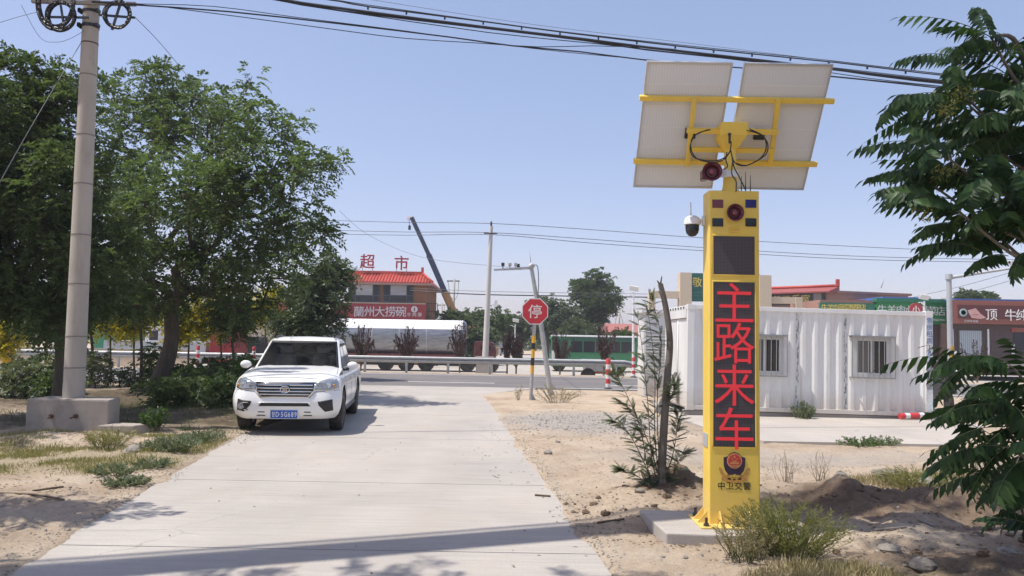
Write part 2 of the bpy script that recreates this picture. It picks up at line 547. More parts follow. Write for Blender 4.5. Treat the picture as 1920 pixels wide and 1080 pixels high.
    for q, k in (((-5.6, 10.3, 1.8, 1.3), 0.5), ((5.6, 9.8, 1.3, 0.5), 0.4), ((3.0, 5.4, 1.2, 0.7), 0.35)):
        base = mixc(nt, times(patch(*q), k), base, straw)
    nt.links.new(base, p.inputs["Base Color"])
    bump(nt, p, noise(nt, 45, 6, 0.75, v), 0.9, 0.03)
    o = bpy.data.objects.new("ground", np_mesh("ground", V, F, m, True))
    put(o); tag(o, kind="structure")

make_ground()

def concrete_mat(name, c, damt=0.35):
    m, nt, b = nodes_of(name)
    b.inputs["Roughness"].default_value = 0.85; b.inputs["Specular IOR Level"].default_value = 0.25
    v = obj_vec(nt)
    col = ramp(nt, noise(nt, 0.55, 6, 0.6, v, 0.4), [(0.3, scl(c, 0.86)), (0.7, scl(c, 1.07))])
    broom = ramp(nt, noise(nt, 3.0, 6, 0.7, obj_vec(nt, (0.35, 6, 1))), [(0.35, 0.88), (0.6, 1.03)])
    col = mixc(nt, 1.0, col, broom, 'MULTIPLY')
    sp = ramp(nt, noise(nt, 55, 5, 0.7, v), [(0.36, 0.80), (0.55, 1.02)])
    col = mixc(nt, 0.6, col, sp, 'MULTIPLY')
    dust = ramp(nt, noise(nt, 0.8, 8, 0.72, obj_vec(nt, (1.3, 0.7, 1)), 0.5), [(0.5, 0.0), (0.72, damt)])
    col = mixc(nt, dust, col, (0.43, 0.34, 0.25))
    stain = ramp(nt, noise(nt, 1.9, 7, 0.75, v), [(0.62, 0.0), (0.75, 0.35)])
    col = mixc(nt, stain, col, (0.22, 0.21, 0.20))
    # hairline cracks in places, and faint darker tyre tracks along the drive
    vo = N(nt, "ShaderNodeTexVoronoi", feature='DISTANCE_TO_EDGE', Scale=0.55)
    wv = nt.nodes.new("ShaderNodeVectorMath"); wv.operation = 'ADD'
    nz = N(nt, "ShaderNodeTexNoise", Scale=2.5, Detail=5); nt.links.new(v, nz.inputs["Vector"])
    ms = N(nt, "ShaderNodeVectorMath", operation='SCALE'); ms.inputs["Scale"].default_value = 0.35; nt.links.new(nz.outputs["Color"], ms.inputs[0])
    nt.links.new(v, wv.inputs[0]); nt.links.new(ms.outputs[0], wv.inputs[1]); nt.links.new(wv.outputs[0], vo.inputs["Vector"])
    ck = ramp(nt, vo.outputs["Distance"], [(0.0, 0.4), (0.006, 0.0)])
    gate = ramp(nt, noise(nt, 0.35, 2, 0.5, v), [(0.52, 0.0), (0.58, 1.0)])
    ckm = N(nt, "ShaderNodeMath", operation='MULTIPLY'); nt.links.new(ck, ckm.inputs[0]); nt.links.new(gate, ckm.inputs[1])
    col = mixc(nt, ckm.outputs[0], col, (0.13, 0.12, 0.11))
    tr = ramp(nt, noise(nt, 1.0, 3, 0.5, obj_vec(nt, (1.1, 0.06, 1))), [(0.45, 0.0), (0.68, 0.30)])
    col = mixc(nt, tr, col, scl(c, 0.72))
    nt.links.new(col, b.inputs["Base Color"])
    bump(nt, b, noise(nt, 70, 5, 0.7, v), 0.25, 0.01)
    return m

M_conc = concrete_mat("poured_concrete", (0.435, 0.40, 0.362))
M_conc2 = concrete_mat("old_concrete", (0.36, 0.34, 0.31), 0.5)
M_yard = concrete_mat("yard_concrete", (0.46, 0.42, 0.375), 0.3)

def make_driveway():
    root = thing("driveway", None, None); root["kind"] = "structure"
    cuts = [2.4, gp(600, 1030).y, gp(700, 905).y, gp(800, 823).y, gp(800, 778).y, 20.9, 23.8, 27.05]
    rnd = random.Random(4)
    for a, b in zip(cuts[:-1], cuts[1:]):
        n = max(3, int((b - a) / 0.35))
        ys = [a + 0.008 + (b - a - 0.016) * i / n for i in range(n + 1)]
        left = [(float(edge_x(L_xy, y)) + rnd.uniform(-0.02, 0.02), y) for y in ys]
        right = [(float(edge_x(R_xy, y)) + rnd.uniform(-0.02, 0.02), y) for y in ys]
        mb = MB()
        mb.slab([left[0]] + right + left[:0:-1], -0.16, 0.0)
        mb.build("slab", M_conc, root)
    # dark sealed joint bed under the slabs
    mb = MB(); mb.box((-5.5, 2.4, -0.3), (1.2, 27.0, -0.13))
    mb.build("joint_bed", mat("joint_filler", (0.05, 0.045, 0.04), 0.95), root)

make_driveway()

def ry(x): return -0.03 * x
def road_strip(name, y0, y1, z, m, x0=-150, x1=150, kind="structure"):
    mb = MB(); mb.slab([(x0, y0 + ry(x0)), (x1, y0 + ry(x1)), (x1, y1 + ry(x1)), (x0, y1 + ry(x0))], z - 0.05, z)
    o = mb.build(name, m); o["kind"] = kind; return o

def asphalt():
    m, nt, b = nodes_of("worn_asphalt")
    b.inputs["Roughness"].default_value = 0.8; b.inputs["Specular IOR Level"].default_value = 0.3
    v = obj_vec(nt)
    col = ramp(nt, noise(nt, 1.2, 6, 0.65, obj_vec(nt, (0.12, 1, 1))), [(0.3, (0.125, 0.115, 0.112)), (0.7, (0.20, 0.185, 0.178))])
    col = mixc(nt, 0.6, col, ramp(nt, noise(nt, 90, 4, 0.8, v), [(0.35, 0.7), (0.65, 1.15)]), 'MULTIPLY')
    col = mixc(nt, ramp(nt, noise(nt, 0.6, 7, 0.7, v), [(0.52, 0.0), (0.75, 0.5)]), col, (0.30, 0.25, 0.20))
    nt.links.new(col, b.inputs["Base Color"]); return m
M_asph = asphalt()
M_line = mat("worn_road_paint", (0.72, 0.71, 0.68), 0.7, dirt=(0.25, 0.23, 0.21), dscale=1.5, damt=0.6)
road_strip("road", ROAD_Y, 36.2, -0.004, M_asph)
road_strip("road_shoulder", 36.2, 38.0, -0.012, mat("dusty_verge", (0.36, 0.29, 0.21), 0.95, var=0.25, scale=1.5, bmp=0.5))
for k in range(-14, 12):                       # broken lane line, and the edge lines
    x0 = -3.9 + k * 7.5
    road_strip("road_marking", 29.5, 29.65, 0.002, M_line, x0, x0 + 4.0 if k not in (0,) else x0 + 3.3)
road_strip("road_marking", 27.3, 27.42, 0.002, M_line, 1.8, 150)
road_strip("road_marking", 27.9, 28.02, 0.002, M_line, -150, -7.2)
road_strip("road_marking", 35.5, 35.62, 0.002, M_line, -150, 150)
mb = MB(); mb.slab([(-90, 40.6), (5.6, 40.6), (30, 40.6), (90, 40.6), (90, 110), (-90, 110)], -0.66, -0.60)
o = mb.build("yard", M_yard); o["kind"] = "structure"
# pale concrete apron in front of the site container
ap = [gp(1262, 782), gp(1322, 803), gp(1432, 829), gp(1792, 836), gp(1840, 800)]
mb = MB(); mb.slab([(p.x, p.y) for p in ap] + [(11.4, 21.6), (3.9, 21.8)], -0.12, 0.02)
o = mb.build("concrete_apron", M_yard); o["kind"] = "structure"
# ------------------------------------------------------------------ shared materials
M_yel = mat("yellow_enamel", (0.88, 0.61, 0.085), 0.38, var=0.05, scale=2.5, dirt=(0.60, 0.42, 0.08), dscale=2.0, damt=0.3)
def weather(m, c, amt=0.5, height=0.9, film=0.25):
    """dust film over the paint, heavier and splashed near the ground (object z = 0)"""
    nt = m.node_tree; b = nt.nodes["Principled BSDF"]; src = b.inputs["Base Color"].links[0].from_socket
    v = obj_vec(nt); sx = nt.nodes.new("ShaderNodeSeparateXYZ"); nt.links.new(v, sx.inputs[0])
    a = N(nt, "ShaderNodeMath", operation='MULTIPLY_ADD'); nt.links.new(noise(nt, 7, 7, 0.75, v), a.inputs[0]); a.inputs[1].default_value = -height; nt.links.new(sx.outputs["Z"], a.inputs[2])
    mr = nt.nodes.new("ShaderNodeMapRange"); mr.clamp = True; mr.inputs["From Min"].default_value = -height * 0.75; mr.inputs["From Max"].default_value = height * 0.25; mr.inputs["To Min"].default_value = amt; mr.inputs["To Max"].default_value = 0.0
    nt.links.new(a.outputs[0], mr.inputs["Value"])
    f = ramp(nt, noise(nt, 2.2, 8, 0.72, obj_vec(nt, (1.4, 1.4, 0.35)), 0.4), [(0.38, 0.0), (0.78, film)])
    col = mixc(nt, f, src, c); col = mixc(nt, mr.outputs[0], col, c)
    nt.links.new(col, b.inputs["Base Color"])
    nt.links.new(ramp(nt, f, [(0.0, 0.36), (1.0, 0.75)]), b.inputs["Roughness"])
weather(M_yel, (0.56, 0.44, 0.24), 0.55, 0.6, 0.32)
M_black = mat("black_rubber", (0.015, 0.015, 0.016), 0.5)
M_dark = mat("dark_plastic", (0.03, 0.032, 0.036), 0.4)
M_white = mat("white_plastic", (0.75, 0.75, 0.74), 0.35, var=0.04)
M_galv = mat("galvanised_steel", (0.40, 0.41, 0.41), 0.5, 0.15, var=0.15, scale=8, dirt=(0.25, 0.24, 0.22), damt=0.4)
M_steel = mat("grey_painted_steel", (0.42, 0.44, 0.45), 0.5, var=0.08, scale=4, dirt=(0.30, 0.28, 0.25), damt=0.4)
M_rust = mat("rusty_steel", (0.10, 0.055, 0.03), 0.85, var=0.4, scale=20)
M_redwhite_r = mat("red_reflective", (0.55, 0.045, 0.05), 0.45, var=0.12, dirt=(0.35, 0.2, 0.16), damt=0.5)
M_redwhite_w = mat("white_reflective", (0.72, 0.70, 0.67), 0.45, var=0.08, dirt=(0.4, 0.36, 0.3), damt=0.5)
M_bandy = mat("yellow_band", (0.70, 0.38, 0.03), 0.45, var=0.12)
M_bandk = mat("black_band", (0.02, 0.02, 0.02), 0.5)
M_bolt = mat("bolt_steel", (0.10, 0.09, 0.08), 0.5, 0.7)

# ------------------------------------------------------------------ yellow warning pillar
PD = 7.0
pb = at(1372, 990, PD)
PX = pb.x
PZ0 = 0.10
PZ1 = at(1372, 362, PD).z
def pz(py, d=PD - 0.11): return at(1377, py, d).z
W = 0.2275                                    # half width
YF, YB = PD - 0.11, PD + 0.11
CX = at(1377, 660, YF).x                     # front face centre

pad = thing("concrete_pad", "pale concrete footing slab under the yellow warning pillar", "footing", (CX, PD, 0))
mb = MB(); mb.slab([(CX - 0.66, PD - 0.42), (CX + 0.5, PD - 0.5), (CX + 0.55, PD + 0.42), (CX - 0.74, PD + 0.48)], -0.1, PZ0)
mb.build("slab", M_conc, pad, bevel=0.012)

pil = thing("warning_pillar", "tall yellow warning pillar with red lit characters and solar panels on top", "warning pillar", (CX, PD, PZ0))
lean = Matrix.Identity(4)
c = 0.012
outline = [(-W + c, YF), (W - c, YF), (W, YF + c), (W, YB - c), (W - c, YB), (-W + c, YB), (-W, YB - c), (-W, YF + c)]
mb = MB(); mb.slab([(CX + x, y) for x, y in outline], PZ0 + 0.012, PZ1)
# raised rims of the two screens
def rim(mb, x0, x1, z0, z1, y, t=0.012, p=0.006):
    mb.box((x0 - t, y - p, z0 - t), (x1 + t, y + 0.002, z0)); mb.box((x0 - t, y - p, z1), (x1 + t, y + 0.002, z1 + t))
    mb.box((x0 - t, y - p, z0), (x0, y + 0.002, z1)); mb.box((x1, y - p, z0), (x1 + t, y + 0.002, z1))
SX0, SX1 = at(1337.5, 680, YF).x, at(1415.5, 680, YF).x
SX0, SX1 = CX - (SX1 - SX0) / 2 - 0.002, CX + (SX1 - SX0) / 2 - 0.002
A0, A1 = pz(838), pz(529)
B0, B1 = pz(515), pz(443)
rim(mb, SX0, SX1, A0, A1, YF); rim(mb, SX0, SX1, B0, B1, YF)
mb.build("column", M_yel, pil, bevel=0.003, seg=1)

m, nt, b = nodes_of("led_panel")
d = dots(nt, 0.0125)
nt.links.new(mixc(nt, d, (0.040, 0.034, 0.036), (0.105, 0.088, 0.095)), b.inputs["Base Color"]); b.inputs["Roughness"].default_value = 0.5
M_led = m
m, nt, b = nodes_of("red_led_lit")
d = dots(nt, 0.0125)
b.inputs["Base Color"].default_value = (0.05, 0.01, 0.012, 1)
nt.links.new(mixc(nt, d, (0.32, 0.012, 0.018), (1.0, 0.085, 0.075)), b.inputs["Emission Color"])
b.inputs["Emission Strength"].default_value = 1.15
M_ledtxt = m
mb = MB(); mb.box((SX0, YF - 0.003, A0), (SX1, YF + 0.01, A1)); mb.build("led_screen", M_led, pil, label="tall dark LED screen showing red characters")
mb = MB(); mb.box((SX0, YF - 0.003, B0), (SX1, YF + 0.01, B1)); mb.build("led_screen", M_led, pil, label="square dark LED screen, switched off")
for ch, py in zip("主路来车", (567, 643, 722, 803)):
    write(ch, (CX - 0.002, YF - 0.0065, pz(py)), 0.395, M_ledtxt, pil, depth=0.003, bold=-0.005, sx=0.96, name="letter")

M_lred = mat("dark_red_lens", (0.16, 0.03, 0.032), 0.12, var=0.05)
M_lblue = mat("dark_blue_lens", (0.03, 0.035, 0.16), 0.12, var=0.05)
M_lblk = mat("black_lens", (0.012, 0.014, 0.016), 0.1)
M_horn = mat("maroon_horn_plastic", (0.10, 0.018, 0.025), 0.25, var=0.1)
M_horn2 = mat("red_horn_core", (0.26, 0.06, 0.07), 0.3)
for px, py, mm, lab in ((1343, 382, M_lred, "dark red lamp window"), (1405, 382, M_lblue, "dark blue lamp window"), (1343, 417, M_lblk, "black lamp window"), (1405, 417, M_lblk, "black lamp window")):
    q = at(px, py, YF); x = q.x - at(1374, py, YF).x + CX - 0.008
    mb = MB(); mb.cbox((x + 0.008, YF, q.z), (0.098, 0.016, 0.075)); mb.build("signal_lamp", mm, pil, bevel=0.004, label=lab)

def horn(root, c, r, yaw=0, name="siren_horn", cup=True):
    M = Matrix.Translation(c) @ Matrix.Rotation(yaw, 4, 'Z') @ Matrix.Rotation(PI / 2, 4, 'X')   # local +z -> -y
    mb = MB(); mb.lathe([(r * 0.42, -r * 0.9), (r * 0.5, -r * 0.4), (r * 0.8, r * 0.15), (r * 0.98, r * 0.3), (r, r * 0.33), (r * 0.98, r * 0.36), (r * 0.9, r * 0.34), (r * 0.62, r * 0.02), (r * 0.52, -r * 0.2), (0.0005, -r * 0.2)], 28, M)
    h = mb.build(name, M_horn, root)
    mb = MB(); mb.lathe([(r * 0.3, -r * 0.22), (r * 0.3, r * 0.12), (r * 0.22, r * 0.2), (0.0005, r * 0.22)], 20, M); mb.build("horn_core", M_horn2, h)
    return h
horn(pil, Vector((CX - 0.004, YF - 0.03, pz(400))), 0.078, name="speaker_horn")
for py in (428, 434):
    z = pz(py); mb = MB(); mb.tube([(CX - 0.045, YF, z), (CX - 0.03, YF - 0.008, z), (CX + 0.03, YF - 0.008, z), (CX + 0.045, YF, z)], 0.008, 8); mb.build("vent_louvre", M_yel, pil)
# emblem: navy shield, gold rim, red disc with star and gate, gold branches
ez = pz(877); EX = CX - 0.002; es = 0.176 / 100      # metres per emblem unit
M_navy = mat("navy_enamel", (0.035, 0.02, 0.05), 0.4); M_gold = mat("gold_print", (0.50, 0.26, 0.06), 0.45, var=0.2, scale=60)
M_ered = mat("red_print", (0.50, 0.05, 0.035), 0.45); M_gold2 = mat("pale_gold_print", (0.62, 0.30, 0.12), 0.4, var=0.15, scale=60)
def E(u, v, y): return Vector((EX + u * es, YF - y, ez + v * es))
mb = MB()
def epoly(mb, pts, y):
    mb.prism([(EX + u * es, ez + v * es) for u, v in pts], YF - y, YF + 0.001)
br = MB()
for sgn in (-1, 1):
    for t in range(7):
        a = math.radians(205 + t * 17); 
        cx_, cy_ = 70 * math.cos(a) * -sgn * -1, 8 + 70 * math.sin(a)
        cx_ = sgn * abs(cx_)
        ta = a - PI / 2; L_, w_ = 26, 9
        if sgn > 0: ta = PI - ta
        ux, uy = math.cos(ta), math.sin(ta)
        pts = [(cx_ + ux * L_ * math.cos(k) - uy * w_ * math.sin(k), cy_ + uy * L_ * math.cos(k) + ux * w_ * math.sin(k)) for k in [2 * PI * i / 10 for i in range(10)]]
        epoly(br, pts if True else pts, 0.0025 + 0.0004 * (t % 3))
    epoly(br, [(sgn * u, v) for u, v in ((0, -62), (30, -58), (62, -46), (66, -52), (40, -70), (0, -76))], 0.004)
em = br.build("emblem", M_gold, pil, label="police emblem with shield and gold branches")
mb = MB(); epoly(mb, [(0, 78), (-22, 70), (-34, 56), (-54, 50), (-53, 10), (-46, -14), (-30, -34), (-12, -36), (0, -30), (12, -36), (30, -34), (46, -14), (53, 10), (54, 50), (34, 56), (22, 70)], 0.006); mb.build("shield", M_navy, em)
def disc(u, v, r, y, n=24): return [(u + r * math.cos(2*PI*i/n), v + r * math.sin(2*PI*i/n)) for i in range(n)]
mb = MB(); epoly(mb, disc(0, 34, 38, 0), 0.0075); mb.build("rim", M_gold2, em)
mb = MB(); epoly(mb, disc(0, 34, 33, 0), 0.009); mb.build("red_disc", M_ered, em)
mb = MB()
def star(u, v, r): return [(u + (r if i % 2 == 0 else r * 0.4) * math.sin(PI*i/5), v + (r if i % 2 == 0 else r * 0.4) * math.cos(PI*i/5)) for i in range(10)]
epoly(mb, star(0, 53, 8), 0.0105)
for u, v in ((-14, 46), (-8, 42), (8, 42), (14, 46)): epoly(mb, star(u, v, 3.5), 0.0105)
for w_, v0, v1 in ((10, 32, 36), (18, 27, 30), (24, 20, 25), (28, 12, 15), (22, 6, 9)): epoly(mb, [(-w_, v0), (w_, v0), (w_ - 3, v1), (-w_ + 3, v1)], 0.0105)
mb.build("gate_figure", M_gold2, em)
write("中卫交警", (CX - 0.004, YF - 0.002, pz(911)), 0.072, mat("black_print", (0.02, 0.014, 0.008), 0.6), pil, step=0.075, depth=0.002, bold=0.0028)
# grey maker's plate on the left flank
z = pz(825, PD); mb = MB(); mb.box((CX - W - 0.006, PD - 0.08, z - 0.06), (CX - W + 0.002, PD + 0.07, z + 0.06)); mb.build("grey_plate", M_steel, pil)
# base plate, gussets, anchor bolts
mb = MB(); mb.slab([(CX - 0.33, PD - 0.26), (CX + 0.33, PD - 0.26), (CX + 0.33, PD + 0.26), (CX - 0.33, PD + 0.26)], PZ0, PZ0 + 0.014); mb.build("base_plate", M_yel, pil, bevel=0.002)
for a in range(4):
    for s_ in (-1, 1):
        R_ = Matrix.Translation((CX, PD, 0)) @ Matrix.Rotation(a * PI / 2, 4, 'Z'); wi_ = W if a % 2 else 0.11; wo_ = wi_ + 0.095; s__ = s_ * (0.7 if a % 2 else 1.3)
        mb = MB(); mb.add([R_ @ Vector(p) for p in ((s__*0.1-0.005, wi_-0.005, PZ0+0.013), (s__*0.1-0.005, wo_, PZ0+0.013), (s__*0.1-0.005, wi_-0.005, PZ0+0.13), (s__*0.1+0.005, wi_-0.005, PZ0+0.013), (s__*0.1+0.005, wo_, PZ0+0.013), (s__*0.1+0.005, wi_-0.005, PZ0+0.13))], [(0,1,2),(5,4,3),(0,3,4,1),(1,4,5,2),(2,5,3,0)])
        mb.build("gusset", M_yel, pil)
for dx in (-0.27, 0, 0.27):
    for dy in (-0.2, 0.2):
        mb = MB(); mb.lathe([(0.026, PZ0 + 0.014), (0.026, PZ0 + 0.036), (0.013, PZ0 + 0.036), (0.013, PZ0 + 0.085), (0.0005, PZ0 + 0.088)], 6, Matrix.Translation((CX + dx, PD + dy, 0)), smooth=False)
        mb.build("anchor_bolt", M_bolt, pil)
# mast
MX = CX - 0.005; zt = at(1370, 262, PD).z
mb = MB(); mb.lathe([(0.088, PZ1 - 0.005), (0.075, PZ1 + 0.03), (0.062, PZ1 + 0.06), (0.062, PZ1 + 0.14), (0.054, PZ1 + 0.15), (0.054, zt + 0.05)], 20, Matrix.Translation((MX, PD, 0))); mb.build("mast", M_yel, pil)

# solar panels: a tilted plane, top edge towards the road user, faces up and away
yT, yB = 6.70, 7.42
zT, zB = at(1385, 118, yT).z, at(1345, 354, yB).z
def PP(x, t, off=0.0):
    """point on the back of the panel plane: t = 0 at top .. 1 at the foot; off > 0 behind (towards the camera)"""
    n = Vector((0, -(zT - zB), -(yB - yT))).normalized()
    return Vector((x, yT + (yB - yT) * t, zT + (zB - zT) * t)) + n * off
m, nt, b = nodes_of("panel_backsheet")
v = obj_vec(nt)
bk = nt.nodes.new("ShaderNodeTexWave"); bk.wave_type = 'BANDS'; bk.bands_direction = 'X'; bk.inputs["Scale"].default_value = 12; nt.links.new(v, bk.inputs[0])
nt.links.new(ramp(nt, bk.outputs[0], [(0.0, (0.64, 0.655, 0.67)), (0.1, (0.70, 0.715, 0.73)), (1.0, (0.72, 0.735, 0.75))]), b.inputs["Base Color"]); b.inputs["Roughness"].default_value = 0.5
M_back = m
M_cell = mat("solar_cells", (0.015, 0.025, 0.07), 0.12, var=0.1)
M_alu = mat("aluminium_frame", (0.62, 0.62, 0.62), 0.35, 0.5, var=0.04)
tilt_t = (PP(0, 1) - PP(0, 0)).normalized(); tilt_n = Vector((0, -(zT - zB), -(yB - yT))).normalized()
LEN = (PP(0, 1) - PP(0, 0)).length
for x0, x1 in ((at(1213, 117, yT).x, at(1375, 117, yT).x), (at(1396, 119, yT).x, at(1563, 119, yT).x)):
    def pbx(mb, xa, xb, ta, tb, na, nb):
        vs = [PP(x, t, o) for x in (xa, xb) for t in (ta, tb) for o in (na, nb)]
        mb.add(vs, [(0,1,3,2),(4,6,7,5),(0,4,5,1),(2,3,7,6),(0,2,6,4),(1,5,7,3)])
    mb = MB(); pbx(mb, x0 + 0.012, x1 - 0.012, 0.012, 0.988, -0.022, -0.014)
    sp = mb.build("solar_panel", M_back, pil)
    mb = MB(); pbx(mb, x0 + 0.012, x1 - 0.012, 0.012, 0.988, -0.028, -0.0235); mb.build("solar_cells", M_cell, sp)
    mb = MB()
    e = 0.012 / LEN * 1.3
    pbx(mb, x0, x0 + 0.014, 0, 1, -0.03, 0.0); pbx(mb, x1 - 0.014, x1, 0, 1, -0.03, 0.0)
    pbx(mb, x0 + 0.0142, x1 - 0.0142, 0, e, -0.03, 0.0); pbx(mb, x0 + 0.0142, x1 - 0.0142, 1 - e, 1, -0.03, 0.0)
    mb.build("panel_frame", M_alu, sp)
    mb = MB()
    for k in range(1, 6): pbx(mb, x0 + 0.015, x1 - 0.015, k / 6 - 0.005, k / 6 + 0.005, -0.0138, -0.0125)
    mb.build("ribbon_line", M_white, sp)
    mb = MB(); xm = x0 + (x1 - x0) * (0.62 if x0 < CX - 0.3 else 0.32); pbx(mb, xm - 0.05, xm + 0.05, 0.50, 0.58, -0.0136, 0.02); mb.build("junction_box", M_dark, sp, bevel=0.004)
def tpar(py, x=1370):
    lo, hi = 0.0, 1.0
    for _ in range(40):
        mid = (lo + hi) / 2; p = PP(0, mid)
        if p.z < at(x, py, p.y).z: hi = mid
        else: lo = mid
    return lo
def prail(name, pxa, pya, pxb, pyb, w, off, mm=M_yel):
    ta, tb = tpar(pya, pxa), tpar(pyb, pxb)
    pa, pq = PP(0, ta), PP(0, tb)
    t = (ta + tb) / 2 if abs(pya - pyb) < 12 else None
    if t is not None: a, bq = PP(at(pxa, pya, pa.y).x, t, off), PP(at(pxb, pyb, pa.y).x, t, off)
    else: a, bq = PP(at(pxa, pya, pa.y).x, ta, off), PP(at(pxa, pya, pa.y).x + (at(pxb, pyb, pq.y).x - at(pxa, pya, pa.y).x), tb, off)
    mb = MB(); mb.bar(a, bq, w, w, tilt_n); return mb.build(name, mm, pil, bevel=0.003)
prail("cross_rail", 1198, 185, 1561, 185, 0.045, 0.0235)
prail("cross_rail", 1187, 303, 1529, 303, 0.045, 0.0235)
prail("upright", 1299, 180, 1286, 306, 0.04, 0.067)
prail("upright", 1455, 182, 1440, 306, 0.04, 0.067)
prail("cross_bar", 1284, 238, 1452, 238, 0.045, 0.11)
prail("cross_bar", 1294, 273, 1446, 273, 0.042, 0.108)
# centre bracket: folded plate tapering to the mast
mb = MB(); zz = at(1370, 236, 6.9).z
mb.add([(MX - 0.12, PD - 0.16, zz + 0.02), (MX + 0.12, PD - 0.16, zz + 0.02), (MX + 0.12, PD - 0.13, zz - 0.09), (MX + 0.05, PD - 0.05, zz - 0.2), (MX - 0.05, PD - 0.05, zz - 0.2), (MX - 0.12, PD - 0.13, zz - 0.09),
        (MX - 0.12, PD + 0.08, zz + 0.02), (MX + 0.12, PD + 0.08, zz + 0.02), (MX + 0.12, PD + 0.08, zz - 0.09), (MX + 0.05, PD + 0.05, zz - 0.2), (MX - 0.05, PD + 0.05, zz - 0.2), (MX - 0.12, PD + 0.08, zz - 0.09)],
       [(0,1,2,5),(5,2,3,4),(6,11,8,7),(11,10,9,8),(0,6,7,1),(1,7,8,2),(2,8,9,3),(3,9,10,4),(4,10,11,5),(5,11,6,0)])
mb.build("bracket", M_yel, pil, bevel=0.003)
# siren horn on a small white bracket, wiring, aerials
hq = at(1334, 323, PD - 0.1)
horn(pil, Vector((hq.x, PD - 0.12, hq.z)), 0.088, yaw=math.radians(-8))
mb = MB(); mb.box((hq.x - 0.06, PD - 0.02, hq.z - 0.05), (hq.x - 0.0, PD + 0.1, hq.z + 0.05)); mb.build("horn_driver", M_horn, pil, bevel=0.02)
mb = MB(); mb.box((hq.x + 0.03, PD - 0.06, hq.z - 0.035), (MX - 0.045, PD - 0.045, hq.z + 0.04)); mb.box((MX - 0.065, PD - 0.07, hq.z - 0.03), (MX + 0.055, PD - 0.055, hq.z + 0.03)); mb.build("horn_bracket", M_white, pil)
def bez(pts, n=24):
    """smooth curve through points"""
    pts = [Vector(p) for p in pts]; out = []
    P = [pts[0]] + pts + [pts[-1]]
    k = max(2, n // (len(pts) - 1))
    for i in range(1, len(P) - 2):
        for j in range(k):
            t = j / k; a, b_, c_, d_ = P[i-1], P[i], P[i+1], P[i+2]
            out.append(0.5 * ((2*b_) + (c_ - a) * t + (2*a - 5*b_ + 4*c_ - d_) * t*t + (3*b_ - a - 3*c_ + d_) * t**3))
    out.append(pts[-1]); return out
for pts in ([(1332, 243), (1305, 252), (1294, 275), (1300, 294), (1325, 301), (1352, 299), (1368, 285), (1371, 265)], [(1328, 243), (1300, 256), (1296, 280), (1308, 298), (1335, 304), (1356, 300), (1369, 284)],
            [(1400, 244), (1425, 252), (1439, 268), (1437, 288), (1418, 302), (1395, 311), (1377, 304), (1370, 282)], [(1405, 242), (1432, 256), (1436, 280), (1424, 298), (1400, 310), (1380, 306)],
            [(1363, 285), (1361, 300), (1364, 312), (1356, 318)], [(1372, 290), (1376, 312), (1385, 330), (1398, 356)], [(1374, 300), (1372, 325), (1380, 340), (1380, 360)]):
    mb = MB(); mb.tube(bez([at(x, y, PD - 0.22) for x, y in pts], 28), 0.0055, 6); mb.build("cable", M_black, pil)
for x, y0, y1 in ((1390, 330, 359), (1398, 322, 359), (1407, 328, 359)):
    mb = MB(); a, b_ = at(x, y1, PD + 0.05), at(x, y0, PD + 0.05); mb.tube([(a.x, a.y, PZ1 - 0.01), (a.x, a.y, PZ1 + 0.03), b_], [0.006, 0.005, 0.002], 6); mb.build("aerial", M_black, pil)
mb = MB(); p = at(1368, 252, PD - 0.19); mb.ball(p, 0.016, 10, 6); mb.tube([p, p + Vector((0.0, 0, -0.08))], 0.011, 8); mb.build("cable_gland", M_dark, pil)

# dome camera hung on the pillar's left flank
dc = at(1298, 415, PD + 0.05)
camr = thing("dome_camera", "white dome security camera with an aerial, on the left flank of the yellow pillar", "security camera", dc)
mb = MB(); r = 0.072; z0 = dc.z
mb.lathe([(0.0005, z0 + 0.052), (r * 0.5, z0 + 0.05), (r * 0.9, z0 + 0.03), (r * 1.05, z0 + 0.0), (r * 1.08, z0 - 0.03), (r * 0.98, z0 - 0.034), (0.0005, z0 - 0.034)], 24, Matrix.Translation((dc.x, dc.y, 0))); mb.build("housing", M_white, camr)
mb = MB(); mb.lathe([(r * 0.86, z0 - 0.0342), (r * 0.86, z0 - 0.075), (r * 0.74, z0 - 0.11), (r * 0.45, z0 - 0.135), (0.0005, z0 - 0.142)], 24, Matrix.Translation((dc.x, dc.y, 0))); dm = mb.build("dome", M_dark, camr)
mb = MB(); mb.lathe([(0.026, 0), (0.026, 0.02), (0.0005, 0.024)], 16, Matrix.Translation((dc.x + 0.004, dc.y - 0.052, z0 - 0.08)) @ Matrix.Rotation(PI/2, 4, 'X')); mb.build("lens", M_lblk, dm)
mb = MB(); mb.box((dc.x + r * 0.6, dc.y - 0.02, z0 - 0.012), (CX - W - 0.002, dc.y + 0.02, z0 + 0.022)); mb.box((CX - W - 0.02, dc.y - 0.03, z0 - 0.04), (CX - W - 0.001, dc.y + 0.03, z0 + 0.05)); mb.build("arm", M_white, camr, bevel=0.004)
mb = MB(); mb.tube([(dc.x - 0.005, dc.y + 0.03, z0 + 0.04), (dc.x - 0.008, dc.y + 0.03, z0 + 0.18)], [0.007, 0.005], 8); mb.build("aerial", M_white, camr)

